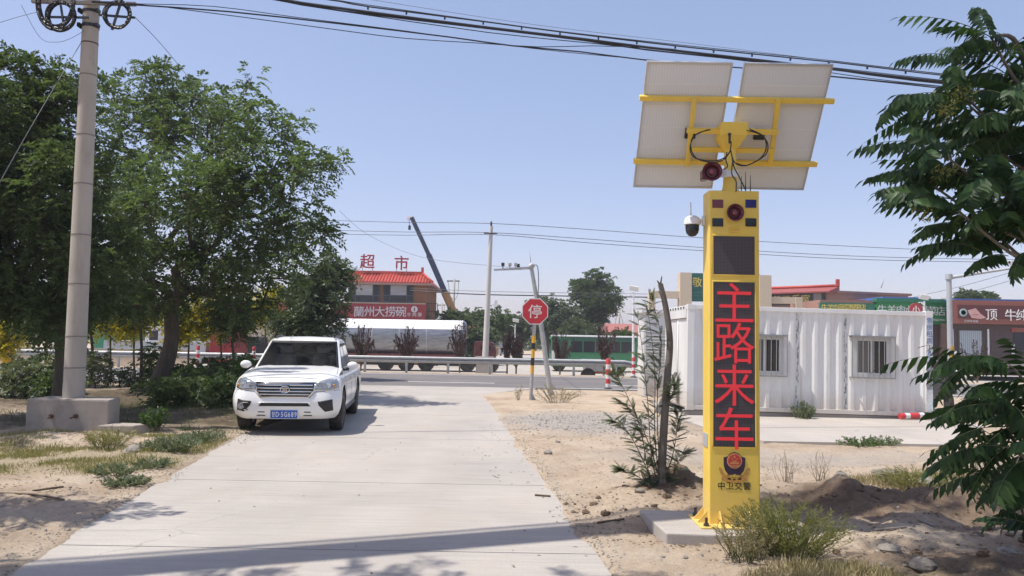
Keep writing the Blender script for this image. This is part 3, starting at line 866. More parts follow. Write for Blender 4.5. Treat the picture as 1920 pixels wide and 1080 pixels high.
# ------------------------------------------------------------------ white site container
m, nt, b = nodes_of("chipped_white_paint")
b.inputs["Roughness"].default_value = 0.45
v = obj_vec(nt)
col = ramp(nt, noise(nt, 1.5, 6, 0.6, obj_vec(nt, (1, 1, 0.25))), [(0.3, (0.66, 0.66, 0.64)), (0.7, (0.78, 0.78, 0.765))])
stk = ramp(nt, noise(nt, 5.0, 6, 0.7, obj_vec(nt, (1, 1, 0.07))), [(0.55, 0.0), (0.75, 0.30)])
col = mixc(nt, stk, col, (0.50, 0.47, 0.42))
chip = ramp(nt, noise(nt, 14, 7, 0.75, obj_vec(nt, (1, 1, 0.3))), [(0.655, 0.0), (0.665, 1.0)])
big = ramp(nt, noise(nt, 0.9, 3, 0.6, obj_vec(nt, (1, 1, 0.2))), [(0.5, 0.0), (0.56, 1.0)])
mm = N(nt, "ShaderNodeMath", operation='MULTIPLY'); nt.links.new(chip, mm.inputs[0]); nt.links.new(big, mm.inputs[1])
col = mixc(nt, mm.outputs[0], col, (0.20, 0.21, 0.21))
rs = ramp(nt, noise(nt, 20, 6, 0.8, v), [(0.72, 0.0), (0.735, 0.8)])
col = mixc(nt, rs, col, (0.22, 0.12, 0.07))
rn = ramp(nt, noise(nt, 7, 5, 0.65, obj_vec(nt, (1, 1, 0.05))), [(0.64, 0.0), (0.75, 0.45)])
col = mixc(nt, rn, col, (0.36, 0.27, 0.19))
sxz = nt.nodes.new("ShaderNodeSeparateXYZ"); tcz = nt.nodes.new("ShaderNodeTexCoord"); nt.links.new(tcz.outputs["Object"], sxz.inputs[0])
sp_ = N(nt, "ShaderNodeMath", operation='MULTIPLY_ADD'); nt.links.new(noise(nt, 9, 6, 0.7, v), sp_.inputs[0]); sp_.inputs[1].default_value = -0.5; nt.links.new(sxz.outputs["Z"], sp_.inputs[2])
mrz = nt.nodes.new("ShaderNodeMapRange"); mrz.clamp = True; mrz.inputs["From Min"].default_value = 0.0; mrz.inputs["From Max"].default_value = 0.45; mrz.inputs["To Min"].default_value = 0.55; mrz.inputs["To Max"].default_value = 0.0
nt.links.new(sp_.outputs[0], mrz.inputs["Value"])
col = mixc(nt, mrz.outputs[0], col, (0.50, 0.42, 0.32))      # mud splashed up from the ground
nt.links.new(col, b.inputs["Base Color"]); M_cont = m
# scraped weld seams: the paint is worn through to dark metal in a vertical band
m, nt, b = nodes_of("scraped_seam"); b.inputs["Roughness"].default_value = 0.6
f = ramp(nt, noise(nt, 16, 7, 0.75, obj_vec(nt, (1.3, 1, 0.35))), [(0.48, 0.0), (0.55, 1.0)])
nt.links.new(mixc(nt, f, (0.70, 0.70, 0.68), (0.17, 0.18, 0.18)), b.inputs["Base Color"]); M_seam = m

c0 = gp(1287, 780); crot = 0.0
CLEN = at(1748, 700, c0.y).x - c0.x
CH = at(1290, 571, c0.y).z; CWID = 2.6
con = thing("site_container", "white corrugated site container with barred windows, behind the yellow pillar", "site container", (c0.x, c0.y, 0), crot)
Mcon = Matrix.Translation((c0.x, c0.y, 0)) @ Matrix.Rotation(math.radians(0.75), 4, 'Y'); con.matrix_local = Mcon; WM[con.name] = Mcon   # it has settled a little at the right
HB, HT = 0.15, CH                      # local frame: x along the long face, y to the back
def win_rect(px0, px1, py0, py1):
    inv = WM[con.name].inverted()
    a = inv @ at(px0, py1, c0.y - 0.1); b_ = inv @ at(px1, py0, c0.y - 0.1)
    return a.x, b_.x, a.z, b_.z
wins = [win_rect(1604, 1671, 637, 702), win_rect(1402, 1469, 634, 698)]
mb = MB()
P_, D_ = 0.278, 0.045
xs = []
x = 0.16
prof = []
while x < CLEN - 0.14:
    for dx_, yy in ((0, D_), (0.07, D_), (0.139, 0.0), (0.209, 0.0)):
        if x + dx_ < CLEN - 0.13: prof.append((x + dx_, yy))
    x += P_
mb.grid([[(px_, 0.02 + (D_ - yy), HB + 0.1) for px_, yy in prof], [(px_, 0.02 + (D_ - yy), HT - 0.1) for px_, yy in prof]], smooth=False)
mb.build("corrugated_wall", M_cont, con, local=True, fix=False)
for xx in (2.5, 3.66):
    k = min(range(len(prof)), key=lambda i: abs(prof[i][0] - xx)); 
    k = [i for i in range(len(prof) - 1) if prof[i][1] == 0.0 and prof[i+1][1] == 0.0 and abs(prof[i][0] - xx) < 0.2]
    if k:
        i = k[0]; mb = MB(); mb.box((prof[i][0] + 0.004, 0.02 + D_ - 0.0035, HB + 0.12), (prof[i+1][0] - 0.004, 0.02 + D_ + 0.001, HT - 0.12)); mb.build("weld_seam", M_seam, con, local=True)
mb = MB(); mb.box((0.07, 0.0, HT - 0.1), (CLEN - 0.11, 0.09, HT)); mb.build("top_rail", M_cont, con, local=True, bevel=0.008)
mb = MB(); mb.box((0.07, 0.0, HB), (CLEN - 0.11, 0.09, HB + 0.1)); mb.build("bottom_rail", M_cont, con, local=True, bevel=0.008)
for x0_, x1_ in ((-0.0, 0.16), (CLEN - 0.16, CLEN)):
    for y0_ in (-0.006, CWID - 0.15):
        mb = MB(); mb.box((x0_, y0_, HB - 0.004), (x1_, y0_ + 0.156, HT + 0.006)); mb.box((x0_ - 0.006, y0_ - 0.006, HT - 0.11), (x1_ + 0.006, y0_ + 0.16, HT + 0.014)); mb.box((x0_ - 0.006, y0_ - 0.006, HB - 0.01), (x1_ + 0.006, y0_ + 0.16, HB + 0.11)); mb.build("corner_post", M_cont, con, local=True, bevel=0.006)
mb = MB(); mb.box((0.0, 0.05, HT - 0.04), (CLEN, CWID - 0.02, HT - 0.004)); 
rr = random.Random(3)
mb.build("roof", M_cont, con, local=True)
mb = MB(); mb.grid([[(x_, CWID - 0.03 - (0.04 if k % 4 in (1, 2) else 0), z_) for k, x_ in enumerate([0.16 + i * 0.07 for i in range(int((CLEN - 0.3) / 0.07))])] for z_ in (HB, HT - 0.05)], smooth=False); mb.build("back_wall", M_cont, con, local=True, fix=False)
# left end: plain door wall under a hood, right end: plain wall
mb = MB(); mb.box((0.05, 0.15, HB), (0.09, CWID - 0.15, HT - 0.03)); mb.build("end_wall", M_cont, con, local=True)
mb = MB(); mb.box((-0.02, 0.16, HT - 0.30), (0.05, CWID - 0.16, HT - 0.02)); mb.build("door_hood", M_cont, con, local=True, bevel=0.005)
for k in range(7):
    mb = MB(); y_ = 0.3 + k * 0.3; mb.box((-0.03, y_, HT - 0.085), (-0.0205, y_ + 0.1, HT - 0.03)); mb.build("vent", M_dark, con, local=True)
for k in range(2):
    mb = MB(); y_ = 0.2 + k * 1.12; mb.box((0.02, y_, HB + 0.04), (0.048, y_ + 1.08, HT - 0.32)); dr = mb.build("door", M_cont, con, local=True, bevel=0.004)
    mb = MB(); mb.tube([(0.0, y_ + 0.85, HB + 0.1), (0.0, y_ + 0.85, HT - 0.36)], 0.016, 8); mb.build("lock_bar", M_cont, dr, local=True)
mb = MB(); mb.box((CLEN - 0.09, 0.15, HB), (CLEN - 0.05, CWID - 0.15, HT - 0.03)); mb.build("end_wall", M_cont, con, local=True)
M_skid = mat("weathered_timber", (0.26, 0.235, 0.21), 0.9, var=0.25, scale=4, stretch=(0.3, 3, 3), bmp=0.3)
mb = MB(); mb.box((-0.05, 0.02, -0.02), (CLEN + 0.55, 0.22, HB - 0.012)); mb.build("skid", M_skid, con, local=True, bevel=0.01)
mb = MB(); mb.box((-0.02, CWID - 0.25, -0.05), (CLEN + 0.05, CWID - 0.05, HB - 0.012)); mb.build("skid", M_skid, con, local=True, bevel=0.01)
M_wframe = mat("grey_white_window_frame", (0.56, 0.57, 0.56), 0.4, var=0.06)
M_bar = mat("grey_window_bars", (0.30, 0.30, 0.29), 0.5, 0.3, var=0.15, scale=15)
m, nt, b = nodes_of("dark_window_glass"); b.inputs["Base Color"].default_value = (0.02, 0.022, 0.028, 1); b.inputs["Roughness"].default_value = 0.06; M_glass = m
M_curt = mat("grey_curtain_glass", (0.13, 0.125, 0.12), 0.15, var=0.25, scale=3, stretch=(6, 1, 0.4))
for wi, (a0, a1, h0, h1) in enumerate(wins):
    w_ = MB(); t = 0.07
    w_.box((a0 - 0.05, -0.02, h0 - 0.05), (a0 + t, 0.03, h1 + 0.05)); w_.box((a1 - t, -0.02, h0 - 0.05), (a1 + 0.05, 0.03, h1 + 0.05))
    w_.box((a0 + t, -0.02, h0 - 0.05), (a1 - t, 0.03, h0 + t * 0.6)); w_.box((a0 + t, -0.02, h1 - t * 0.6), (a1 - t, 0.03, h1 + 0.05))
    wo_ = w_.build("window", M_wframe, con, local=True, bevel=0.004)
    xm = (a0 + a1) / 2
    for k, (p0, p1, g, yy) in enumerate(((a0 + t, xm, M_curt, 0.008), (xm, a1 - t, M_glass, 0.018))):
        mb = MB(); mb.box((p0, yy, h0 + t * 0.6), (p1, yy + 0.006, h1 - t * 0.6)); mb.build("pane", g, wo_, local=True)
    mb = MB(); mb.box((xm - 0.022, -0.012, h0 + t * 0.6), (xm + 0.022, 0.0075, h1 - t * 0.6)); mb.build("mullion", M_wframe, wo_, local=True)
    # burglar bars stand proud on brackets
    fr = MB(); y_ = -0.12
    fr.bar((a0 - 0.09, y_, h1 + 0.05), (a1 + 0.09, y_, h1 + 0.05), 0.025, 0.03); fr.bar((a0 - 0.09, y_, h0 - 0.07), (a1 + 0.09, y_, h0 - 0.07), 0.025, 0.03)
    for xx in (a0 - 0.085, a1 + 0.085): fr.bar((xx, y_, h0 - 0.07), (xx, y_, h1 + 0.05), 0.02, 0.02)
    for xx in (a0 - 0.08, a1 + 0.08):
        for zz_ in (h1 + 0.05, h0 - 0.07): fr.bar((xx, y_ + 0.012, zz_), (xx, 0.03, zz_), 0.025, 0.025)
    g_ = fr.build("bar_frame", M_bar, wo_, local=True)
    nb = 8
    for k in range(nb + 1):
        xx = a0 - 0.08 + (a1 - a0 + 0.16) * k / nb
        mb = MB(); mb.tube([(xx, y_ - 0.003, h0 - 0.07), (xx, y_ - 0.003, h1 + 0.05)], 0.009, 6, caps=False); mb.build("bar", M_bar, g_, local=True)
    mb = MB(); mb.box((a0 - 0.12, y_ - 0.01, h1 + 0.067), (a1 + 0.12, 0.03, h1 + 0.075)); mb.build("rain_hood", M_bar, wo_, local=True)
# advert strip pasted down the right corner post
M_strip = mat("peeling_poster_paper", (0.66, 0.70, 0.70), 0.6, var=0.06, dirt=(0.20, 0.21, 0.23), dscale=5, damt=0.9)
M_blue = mat("blue_print", (0.06, 0.14, 0.36), 0.6)
M_torn = mat("torn_poster_print", (0.22, 0.23, 0.25), 0.7, var=0.5, scale=18, dirt=(0.62, 0.64, 0.64), dscale=14, damt=1.0)
mb = MB(); mb.box((CLEN - 0.155, -0.0175, HB + 0.12), (CLEN - 0.01, -0.0125, HT - 0.12)); stp = mb.build("poster_strip", M_strip, con, local=True)
mb = MB(); mb.box((CLEN - 0.15, -0.0205, HB + 0.62), (CLEN - 0.015, -0.0178, HB + 1.26)); mb.build("torn_print", M_torn, stp, local=True)
Wc = WM[con.name]
for i, ch in enumerate("售房租房187"):
    q = Wc @ Vector((CLEN - 0.083, -0.019, HT - 0.2 - i * (0.155 if i < 5 else 0.15)))
    write(ch, q, 0.15, M_blue, stp, depth=0.002, bold=0.004, rot=crot)
# a dark board leaning on the left end
lb = thing("leaning_board", "dark board leaning against the left end of the white container", "board", Wc @ Vector((-0.35, 0.9, 0)), crot)
mb = MB(); mb.add([(-0.15, -0.25, -0.02), (-0.15, 0.35, -0.02), (0.30, 0.2, 0.95), (0.30, -0.05, 0.95), (-0.11, -0.25, -0.02), (-0.11, 0.35, -0.02), (0.33, 0.2, 0.95), (0.33, -0.05, 0.95)], [(0,1,2,3),(7,6,5,4),(0,4,5,1),(1,5,6,2),(2,6,7,3),(3,7,4,0)]); mb.build("board", mat("dark_board", (0.09, 0.085, 0.08), 0.8, var=0.3), lb, local=True)

# traffic posts: red and white striped delineators
def striped_post(loc, h, r, bands, label, group, name="delineator_post", cat="traffic post", tilt=None, base=True):
    o = thing(name, label, cat, loc, group=group)
    if tilt is not None: 
        o.matrix_local = Matrix.Translation(loc) @ tilt; WM[o.name] = Matrix.Translation(loc) @ tilt
    if base:
        mb = MB(); mb.lathe([(r * 1.9, 0), (r * 1.8, 0.03), (r * 1.02, 0.045), (r * 1.02, 0.06)], 12); mb.build("foot", M_black, o, local=True)
    z = 0.02; n = len(bands)
    for i, mm in enumerate(bands):
        z1 = 0.02 + (h - 0.02) * (i + 1) / n
        mb = MB(); pr = [(r, z), (r, z1)]
        if i == n - 1: pr += [(r * 0.8, z1 + r * 0.4), (0.0005, z1 + r * 0.5)]
        mb.lathe(pr, 14); mb.build("band", mm, o, local=True); z = z1
    return o
RW = [M_redwhite_w, M_redwhite_r]
q = gp(1140, 729)
striped_post((q.x, q.y, -0.005), at(1141, 674, q.y).z, 0.085, [RW[k % 2] for k in range(6)], "red and white striped post at the near edge of the road", "red and white striped posts")
q = at(1188, 705, 36.4)
striped_post((q.x, 36.4, -0.01), at(1188, 671, 36.4).z, 0.085, [RW[k % 2] for k in range(6)], "red and white striped post at the right end of the guardrail", "red and white striped posts")
for px, lab in ((475, "red and white striped post just behind the white pickup"), (370, "red and white striped post seen right of the big tree trunk")):
    q = at(px, 690, 36.5); striped_post((q.x, 36.5, -0.01), 1.1, 0.085, [RW[k % 2] for k in range(6)], lab, "red and white striped posts")
q = gp(1708, 789); tl = Matrix.Rotation(math.radians(8), 4, 'Z') @ Matrix.Rotation(math.radians(88), 4, 'Y')
fp = striped_post((q.x - 0.28, q.y - 0.02, 0.10), 0.6, 0.065, [M_redwhite_r, M_redwhite_w, M_redwhite_r, M_redwhite_r, M_redwhite_w], "red and white post lying on its side in front of the white container", None, name="fallen_post", tilt=tl, base=False)
mb = MB(); mb.lathe([(0.06, 0.6), (0.075, 0.64), (0.07, 0.72), (0.03, 0.75)], 10); mb.build("foot", M_black, fp, local=True)
q = at(12, 700, 27.6)
striped_post((q.x, 27.6, -0.02), at(12, 650, 27.6).z, 0.16, [M_bandk, M_bandy, M_bandk, M_bandy, M_bandk, M_bandy], "thick black and yellow banded post at the left edge of the view", None, name="banded_post", cat="bollard", base=False)

# stop sign
q = gp(995, 752); ztop = at(1003, 562, q.y).z
ss = thing("stop_sign", "red octagonal stop sign on a yellow and black banded post", "stop sign", (q.x, q.y, 0))
off = at(1003, 585, q.y).x - q.x; zc = at(1003, 584, q.y).z
def sp_(z): return Vector((q.x + off * z / zc, q.y, z))
bands = [(752, 728, M_steel), (728, 683, M_galv), (683, 672, M_bandy), (672, 660, M_bandk), (660, 640, M_bandy)]
zs = [(-0.05, at(995, 700, q.y).z, M_galv)]
for y0_, y1_, mm in ((700, 685, M_bandy), (685, 671, M_bandk), (671, 655, M_bandy), (655, 643, M_bandk), (643, 629, M_bandy), (629, 565, M_galv)): zs.append((at(997, y0_, q.y).z, at(999, y1_, q.y).z, mm))
for a, b_, mm in zs:
    mb = MB(); mb.tube([sp_(a), sp_(b_)], 0.052, 12); mb.build("post" if mm in (M_galv,) else "band", mm, ss)
mb = MB(); mb.cbox((q.x, q.y, 0.01), (0.3, 0.3, 0.02)); mb.build("base_plate", M_galv, ss)
mb = MB(); mb.add([(q.x+0.05, q.y, 0.02), (q.x+0.16, q.y, 0.02), (q.x+0.05, q.y, 0.2), (q.x+0.05, q.y+0.01, 0.02), (q.x+0.16, q.y+0.01, 0.02), (q.x+0.05, q.y+0.01, 0.2)], [(0,1,2),(5,4,3),(0,3,4,1),(1,4,5,2),(2,5,3,0)]); mb.build("gusset", M_galv, ss)
R8 = 25.5 / FPX * q.y / math.cos(PI/8) * 0.96
sc_ = sp_(zc)
def octo(r): return [(sc_.x + r * math.cos(PI/8 + k*PI/4), sc_.z + r * math.sin(PI/8 + k*PI/4)) for k in range(8)]
mb = MB(); mb.prism(octo(R8), q.y - 0.075, q.y - 0.068); sg = mb.build("sign_plate", mat("white_sign_edge", (0.72, 0.70, 0.68), 0.4), ss)
mb = MB(); mb.prism(octo(R8 * 0.93), q.y - 0.079, q.y - 0.0755); mb.build("sign_face", mat("red_sign_sheeting", (0.50, 0.025, 0.04), 0.4, var=0.06), sg)
write("停", (sc_.x, q.y - 0.081, sc_.z), 0.40, M_redwhite_w, sg, depth=0.003, bold=0.012)
mb = MB(); mb.box((sc_.x - 0.12, q.y - 0.067, sc_.z + 0.1), (sc_.x + 0.12, q.y - 0.05, sc_.z + 0.14)); mb.box((sc_.x - 0.12, q.y - 0.067, sc_.z - 0.14), (sc_.x + 0.12, q.y - 0.05, sc_.z - 0.1)); mb.build("clamp", M_galv, ss)

# leaning grey camera post behind the stop sign
q = gp(1033, 741); D = q.y
lp = thing("camera_post", "leaning grey post with an arm of three cameras, behind the stop sign", "camera post", (q.x, D, 0))
mb = MB(); a, b_, c_ = at(1034, 742, D), at(1014, 606, D), at(996, 500, D)
mb.tube([a + Vector((0, 0, -0.1)), b_, c_], [0.085, 0.072, 0.06], 12); mb.build("post", M_galv, lp)
mb = MB(); mb.tube([at(1030, 742, D) , at(1034, 734, D)], [0.13, 0.11], 12); mb.build("foot", M_galv, lp)
ya = D - 0.0
mb = MB(); mb.bar(at(999, 503, ya), at(926, 506, ya), 0.05, 0.06); mb.build("arm", M_steel, lp)
mb = MB(); mb.tube([at(993, 501, D), at(1000, 496, D)], 0.09, 10); mb.build("collar", M_steel, lp)
for px, k in ((943, 0), (956, 1), (967, 2)):
    c_ = at(px, 497, D); mb = MB()
    mb.cbox((c_.x, D, c_.z + 0.02), (0.10, 0.22, 0.09)); mb.cbox((c_.x, D - 0.13, c_.z + 0.02), (0.07, 0.05, 0.07)); mb.cbox((c_.x, D, c_.z - 0.06), (0.03, 0.04, 0.1))
    cm = mb.build("camera", M_dark if k == 0 else M_steel, lp, bevel=0.01)
c_ = at(978, 500, D); mb = MB(); mb.cbox((c_.x - 0.1, D, c_.z + 0.03), (0.09, 0.12, 0.1)); mb.build("flash_unit", M_dark, lp, bevel=0.01)
mb = MB(); mb.tube(bez([at(1000, 497, D - .08), at(1008, 500, D - .08), at(1010, 530, D - .08), at(1009, 555, D - .08), at(1012, 590, D - .09)], 16), 0.012, 6); mb.build("cable", M_black, lp)
mb = MB(); mb.tube([at(996, 496, D), at(992, 465, D)], [0.012, 0.004], 6); mb.build("aerial", M_steel, lp)

# guardrail along the far side of the road
gr = thing("guardrail", "long steel guardrail along the far side of the road", "guardrail", (-10, 37.0, 0))
GY = 37.0
def gprof(x):
    y = GY + ry(x)
    return [(x, y + o, 0.62 + z) for o, z in ((0.0, -0.155), (-0.02, -0.12), (-0.08, -0.10), (-0.085, -0.045), (-0.02, -0.02), (0.0, 0.0), (-0.02, 0.02), (-0.08, 0.045), (-0.085, 0.10), (-0.02, 0.13), (0.0, 0.155), (0.012, 0.155), (-0.008, 0.125), (-0.07, 0.096), (-0.066, 0.05), (-0.01, 0.03), (0.012, 0.0), (-0.01, -0.03), (-0.066, -0.05), (-0.07, -0.096), (-0.008, -0.125), (0.012, -0.155))]
gx1 = at(1190, 690, GY).x
mb = MB(); 
mb.grid([gprof(x) for x in np.linspace(-70, gx1 - 0.5, 40)] + [[(p[0], p[1] + 0.12, p[2] - 0.1) for p in gprof(gx1)]], smooth=False, closed=True)
mb.build("rail_beam", M_galv, gr, fix=False)
pm = MB(); pm.tube([(0, 0, -0.3), (0, 0, 0.78)], 0.06, 8); pm = pm.mesh("post", M_galv)
x = gx1 - 0.9
inv = WM[gr.name].inverted()
while x > -40:
    inst("post", pm, gr, inv @ Matrix.Translation((x, GY + ry(x) + 0.075, -0.02))); x -= 2.0
# ------------------------------------------------------------------ white pickup
q = at(543, 806, 13.1)
CAR = thing("pickup_truck", "white double cab pickup parked at the left of the concrete driveway, facing the camera", "pickup", (q.x - 0.12, 13.15, 0.0), math.radians(6.7))
m, nt, b = nodes_of("white_car_paint")
v = obj_vec(nt)
dz = ramp(nt, noise(nt, 2.2, 6, 0.7, v), [(0.45, 0.0), (0.8, 0.22)])
nt.links.new(mixc(nt, dz, (0.80, 0.80, 0.785), (0.55, 0.47, 0.38)), b.inputs["Base Color"])
b.inputs["Roughness"].default_value = 0.28; b.inputs["Coat Weight"].default_value = 0.5; b.inputs["Coat Roughness"].default_value = 0.08
M_paint = m
M_chrome = mat("chrome_trim", (0.62, 0.63, 0.65), 0.12, 1.0, var=0.03)
M_trim = mat("black_trim", (0.014, 0.014, 0.015), 0.45)
M_tyre = mat("tyre_rubber", (0.022, 0.021, 0.02), 0.85, var=0.2, dirt=(0.16, 0.13, 0.10), damt=0.5)
M_alloy = mat("alloy_rim", (0.45, 0.45, 0.46), 0.3, 0.8)
m, nt, b = nodes_of("tinted_car_glass"); b.inputs["Base Color"].default_value = (0.010, 0.012, 0.015, 1); b.inputs["Roughness"].default_value = 0.04; b.inputs["Specular IOR Level"].default_value = 0.28; M_cglass = m
film = ramp(nt, noise(nt, 2.6, 6, 0.7, obj_vec(nt, (1, 1, 1.6)), 0.6), [(0.38, (0.006, 0.008, 0.011)), (0.75, (0.026, 0.028, 0.03))])
nt.links.new(film, b.inputs["Base Color"])
m, nt, b = nodes_of("headlight_glass"); b.inputs["Base Color"].default_value = (0.36, 0.375, 0.39, 1); b.inputs["Roughness"].default_value = 0.08; b.inputs["Metallic"].default_value = 0.45; M_hl = m
M_under = mat("underbody_black", (0.01, 0.01, 0.01), 0.9)

def interp(xs, ys, x): return float(np.interp(x, xs, ys))
ZL = [0.27, 0.33, 0.42, 0.52, 0.60, 0.68, 0.76, 0.84, 0.90, 0.95, 0.99]
FRONT = [0.14, 0.05, 0.015, 0.0, 0.005, 0.03, 0.055, 0.075, 0.10, 0.17, 0.30]
HALF = [0.80, 0.855, 0.885, 0.90, 0.905, 0.90, 0.895, 0.89, 0.875, 0.855, 0.83]
def yfront(x, z):
    """nose surface: y at half-width position x, height z"""
    f = interp(ZL, FRONT, z); h = interp(ZL, HALF, z); a = min(1.0, abs(x) / h)
    return f + 0.07 * a ** 2 + 0.20 * max(0.0, (a - 0.72) / 0.28) ** 2.2 * (1.0 if z < 0.7 else 1.35)
BACK = 5.02
def body_ring(z):
    h = interp(ZL, HALF, z); pts = []
    nf = 28
    for i in range(nf + 1):
        x = -h + 2 * h * i / nf
        # bunch the samples near the corners
        x = h * math.sin(PI / 2 * (x / h)) if True else x
        pts.append((x, yfront(x, z), z))
    ys = [0.62, 0.9, 1.3, 1.8, 2.4, 3.0, 3.5, 4.2, 4.8]
    for y in ys: pts.append((h + (0.012 if 0.7 < y < 1.2 or 3.7 < y < 4.6 else 0), y, z))
    for x in (h, h - 0.06, 0, -h + 0.06, -h): pts.append((x, BACK if abs(x) < h - 0.01 else BACK - 0.06, z))
    for y in ys[::-1]: pts.append((-h - (0.012 if 0.7 < y < 1.2 or 3.7 < y < 4.6 else 0), y, z))
    return pts
mb = MB()
rings = [body_ring(z) for z in ZL]
mb.grid(rings, smooth=True, closed=True)
mb.add(rings[0], [tuple(range(len(rings[0])))[::-1]])
# bonnet and shoulder: from the top ring in to the centre line, rising to the cowl
top = rings[-1]
def hood(x, y):
    """bonnet height"""
    t = min(1, max(0, (y - 0.3) / 0.95))
    return 0.99 + 0.145 * t ** 0.75 - 0.055 * (abs(x) / 0.83) ** 3 + 0.012 * (1 if 0.42 < abs(x) < 0.66 else 0)
H = []
nx = 24
for j in range(13):
    row = []
    for i in range(nx + 1):
        u = math.sin(PI / 2 * (-1 + 2 * i / nx)); x = 0.83 * u
        yf = yfront(x, 0.99); y = yf + (1.34 - yf) * j / 12
        z = 0.99 if j == 0 else hood(x, y) * 1.0
        if abs(u) > 0.999: z = 0.99 + 0.03 * min(1, j / 6)
        row.append((x, y, z))
    H.append(row)
mb.grid(H, smooth=True)
# belt-line shelf beside and behind the cab, and the bed walls
for s in (-1, 1):
    S_ = []
    for y in (1.32, 1.8, 2.4, 3.0, 3.42):
        S_.append([(s * 0.83, y, 0.99), (s * 0.825, y, 1.03), (s * 0.80, y, 1.06), (s * 0.76, y, 1.07)])
    mb.grid(S_ if s > 0 else [r[::-1] for r in S_], smooth=True)
    mb.box((min(s * 0.83, s * 0.74), 3.45, 0.6), (max(s * 0.83, s * 0.74), BACK - 0.02, 1.03))
mb.box((-0.745, 3.44, 0.55), (0.745, BACK - 0.05, 0.62)); mb.box((-0.745, BACK - 0.09, 0.6), (0.745, BACK - 0.02, 1.02)); mb.box((-0.745, 3.45, 0.6), (0.745, 3.5, 1.03))
me = mb.mesh("body", [M_paint, M_under], fix=True)
# cut the wheel arches
bo = bpy.data.objects.new("tmp_body", me); COL.objects.link(bo)
WB = (0.92, 3.98); WR = 0.365
cb = MB()
for y in WB:
    for s in (-1, 1):
        cb.mi = 0
        M = Matrix.Translation((s * 0.80, y, WR + 0.01)) @ Matrix.Rotation(PI / 2, 4, 'Y')
        cb.lathe([(WR + 0.075, -0.22), (WR + 0.075, 0.25)], 36, M, smooth=True)
cut = bpy.data.objects.new("tmp_cut", cb.mesh("cut", [M_under])); COL.objects.link(cut)
md = bo.modifiers.new("b", 'BOOLEAN'); md.operation = 'DIFFERENCE'; md.object = cut; md.solver = 'EXACT'
md.material_mode = 'TRANSFER'
dg = bpy.context.evaluated_depsgraph_get(); dg.update()
me2 = bpy.data.meshes.new_from_object(bo.evaluated_get(dg)); me2.name = "body"
bpy.data.objects.remove(bo); bpy.data.objects.remove(cut)
bm = bmesh.new(); bm.from_mesh(me2)
for e in bm.edges:
    if len(e.link_faces) == 2 and e.calc_face_angle(0) > math.radians(38): e.smooth = False
bm.to_mesh(me2); bm.free()
BODY = inst("body", me2, CAR)

# cab: windscreen, side glass and roof lofted together
CZ = [1.03, 1.10, 1.20, 1.35, 1.50, 1.585, 1.63, 1.66]
def cab_f(z): return interp([1.03, 1.10, 1.585, 1.63, 1.66], [1.16, 1.26, 1.98, 2.12, 2.35], z)
def cab_b(z): return interp([1.03, 1.20, 1.585, 1.63, 1.66], [3.44, 3.42, 3.24, 3.16, 3.0], z)
def cab_h(z): return interp([1.03, 1.10, 1.585, 1.63, 1.66], [0.80, 0.785, 0.655, 0.60, 0.48], z)
def cab_pt(side, t, z, off=0.0):
    """side 'F': t across -1..1; side 'L'/'R': t = y"""
    h, f = cab_h(z) + off, cab_f(z) - off * 1.2
    if side == 'F':
        return (h * t, f + 0.09 * t * t + 0.16 * max(0, (abs(t) - 0.8) / 0.2) ** 2 * 0.6, z)
    s = 1 if side == 'L' else -1
    return (s * h, t, z)
def cab_ring(z):
    pts = [cab_pt('F', math.sin(PI / 2 * (-1 + 2 * i / 20)), z) for i in range(21)]
    b_ = cab_b(z); f = pts[-1][1]; h = cab_h(z)
    for k in range(1, 8): pts.append((h, f + (b_ - 0.08 - f) * k / 8, z))
    for t in (1, 0.93, 0.5, 0, -0.5, -0.93, -1): pts.append((h * t, b_ - (0.08 if abs(t) == 1 else 0), z))
    for k in range(7, 0, -1): pts.append((-h, f + (b_ - 0.08 - f) * k / 8, z))
    return pts
mb = MB()
cr = [cab_ring(z) for z in CZ]
nr = len(cr[-1])
vs_ = [p for r_ in cr for p in r_]
mb.add(vs_, [(i*nr+j, i*nr+(j+1) % nr, (i+1)*nr+(j+1) % nr, (i+1)*nr+j) for i in range(len(cr) - 1) for j in range(nr) if not (1 <= i <= 4 and 2 <= j <= 17)], True)
mb.add(cr[-1] + [(0, 2.7, 1.675)], [(i, (i + 1) % nr, nr) for i in range(nr)], True)
cab = mb.build("cab", M_paint, CAR, local=True)
for s in (-1, 1):
    mb = MB(); mb.tube([(s * 0.565, 2.15, 1.655), (s * 0.57, 2.4, 1.678), (s * 0.57, 3.0, 1.678), (s * 0.55, 3.15, 1.655)], 0.014, 8); mb.build("roof_rail", M_trim, cab, local=True)
# what shows through the windscreen: dark lining, dashboard, wheel, two seats with headrests, rear bench
M_int = mat("dark_grey_cloth", (0.035, 0.034, 0.034), 0.9, var=0.2, scale=20)
mb = MB(); LN = [[(x * 0.95, 2.35 + (y - 2.35) * 0.94, z - 0.012) for x, y, z in cab_ring(z)] for z in CZ]
vs_ = [p for r_ in LN for p in r_]
mb.add(vs_, [(i*nr+j, (i+1)*nr+j, (i+1)*nr+(j+1) % nr, i*nr+(j+1) % nr) for i in range(len(LN) - 1) for j in range(nr) if not (1 <= i <= 4 and 1 <= j <= 18)], True)
mb.add(LN[-1] + [(0, 2.6, 1.655)], [((i + 1) % nr, i, nr) for i in range(nr)], True)
inte = mb.build("cab_lining", M_int, CAR, local=True, fix=False)
mb = MB(); mb.grid([[(x, 1.33 + 0.09 * (x / 0.78) ** 2 + o, z) for x in np.linspace(-0.72, 0.72, 12)] for o, z in ((0.0, 1.07), (0.16, 1.135), (0.42, 1.12), (0.5, 1.0))], smooth=True); mb.build("dashboard", M_trim, inte, local=True)
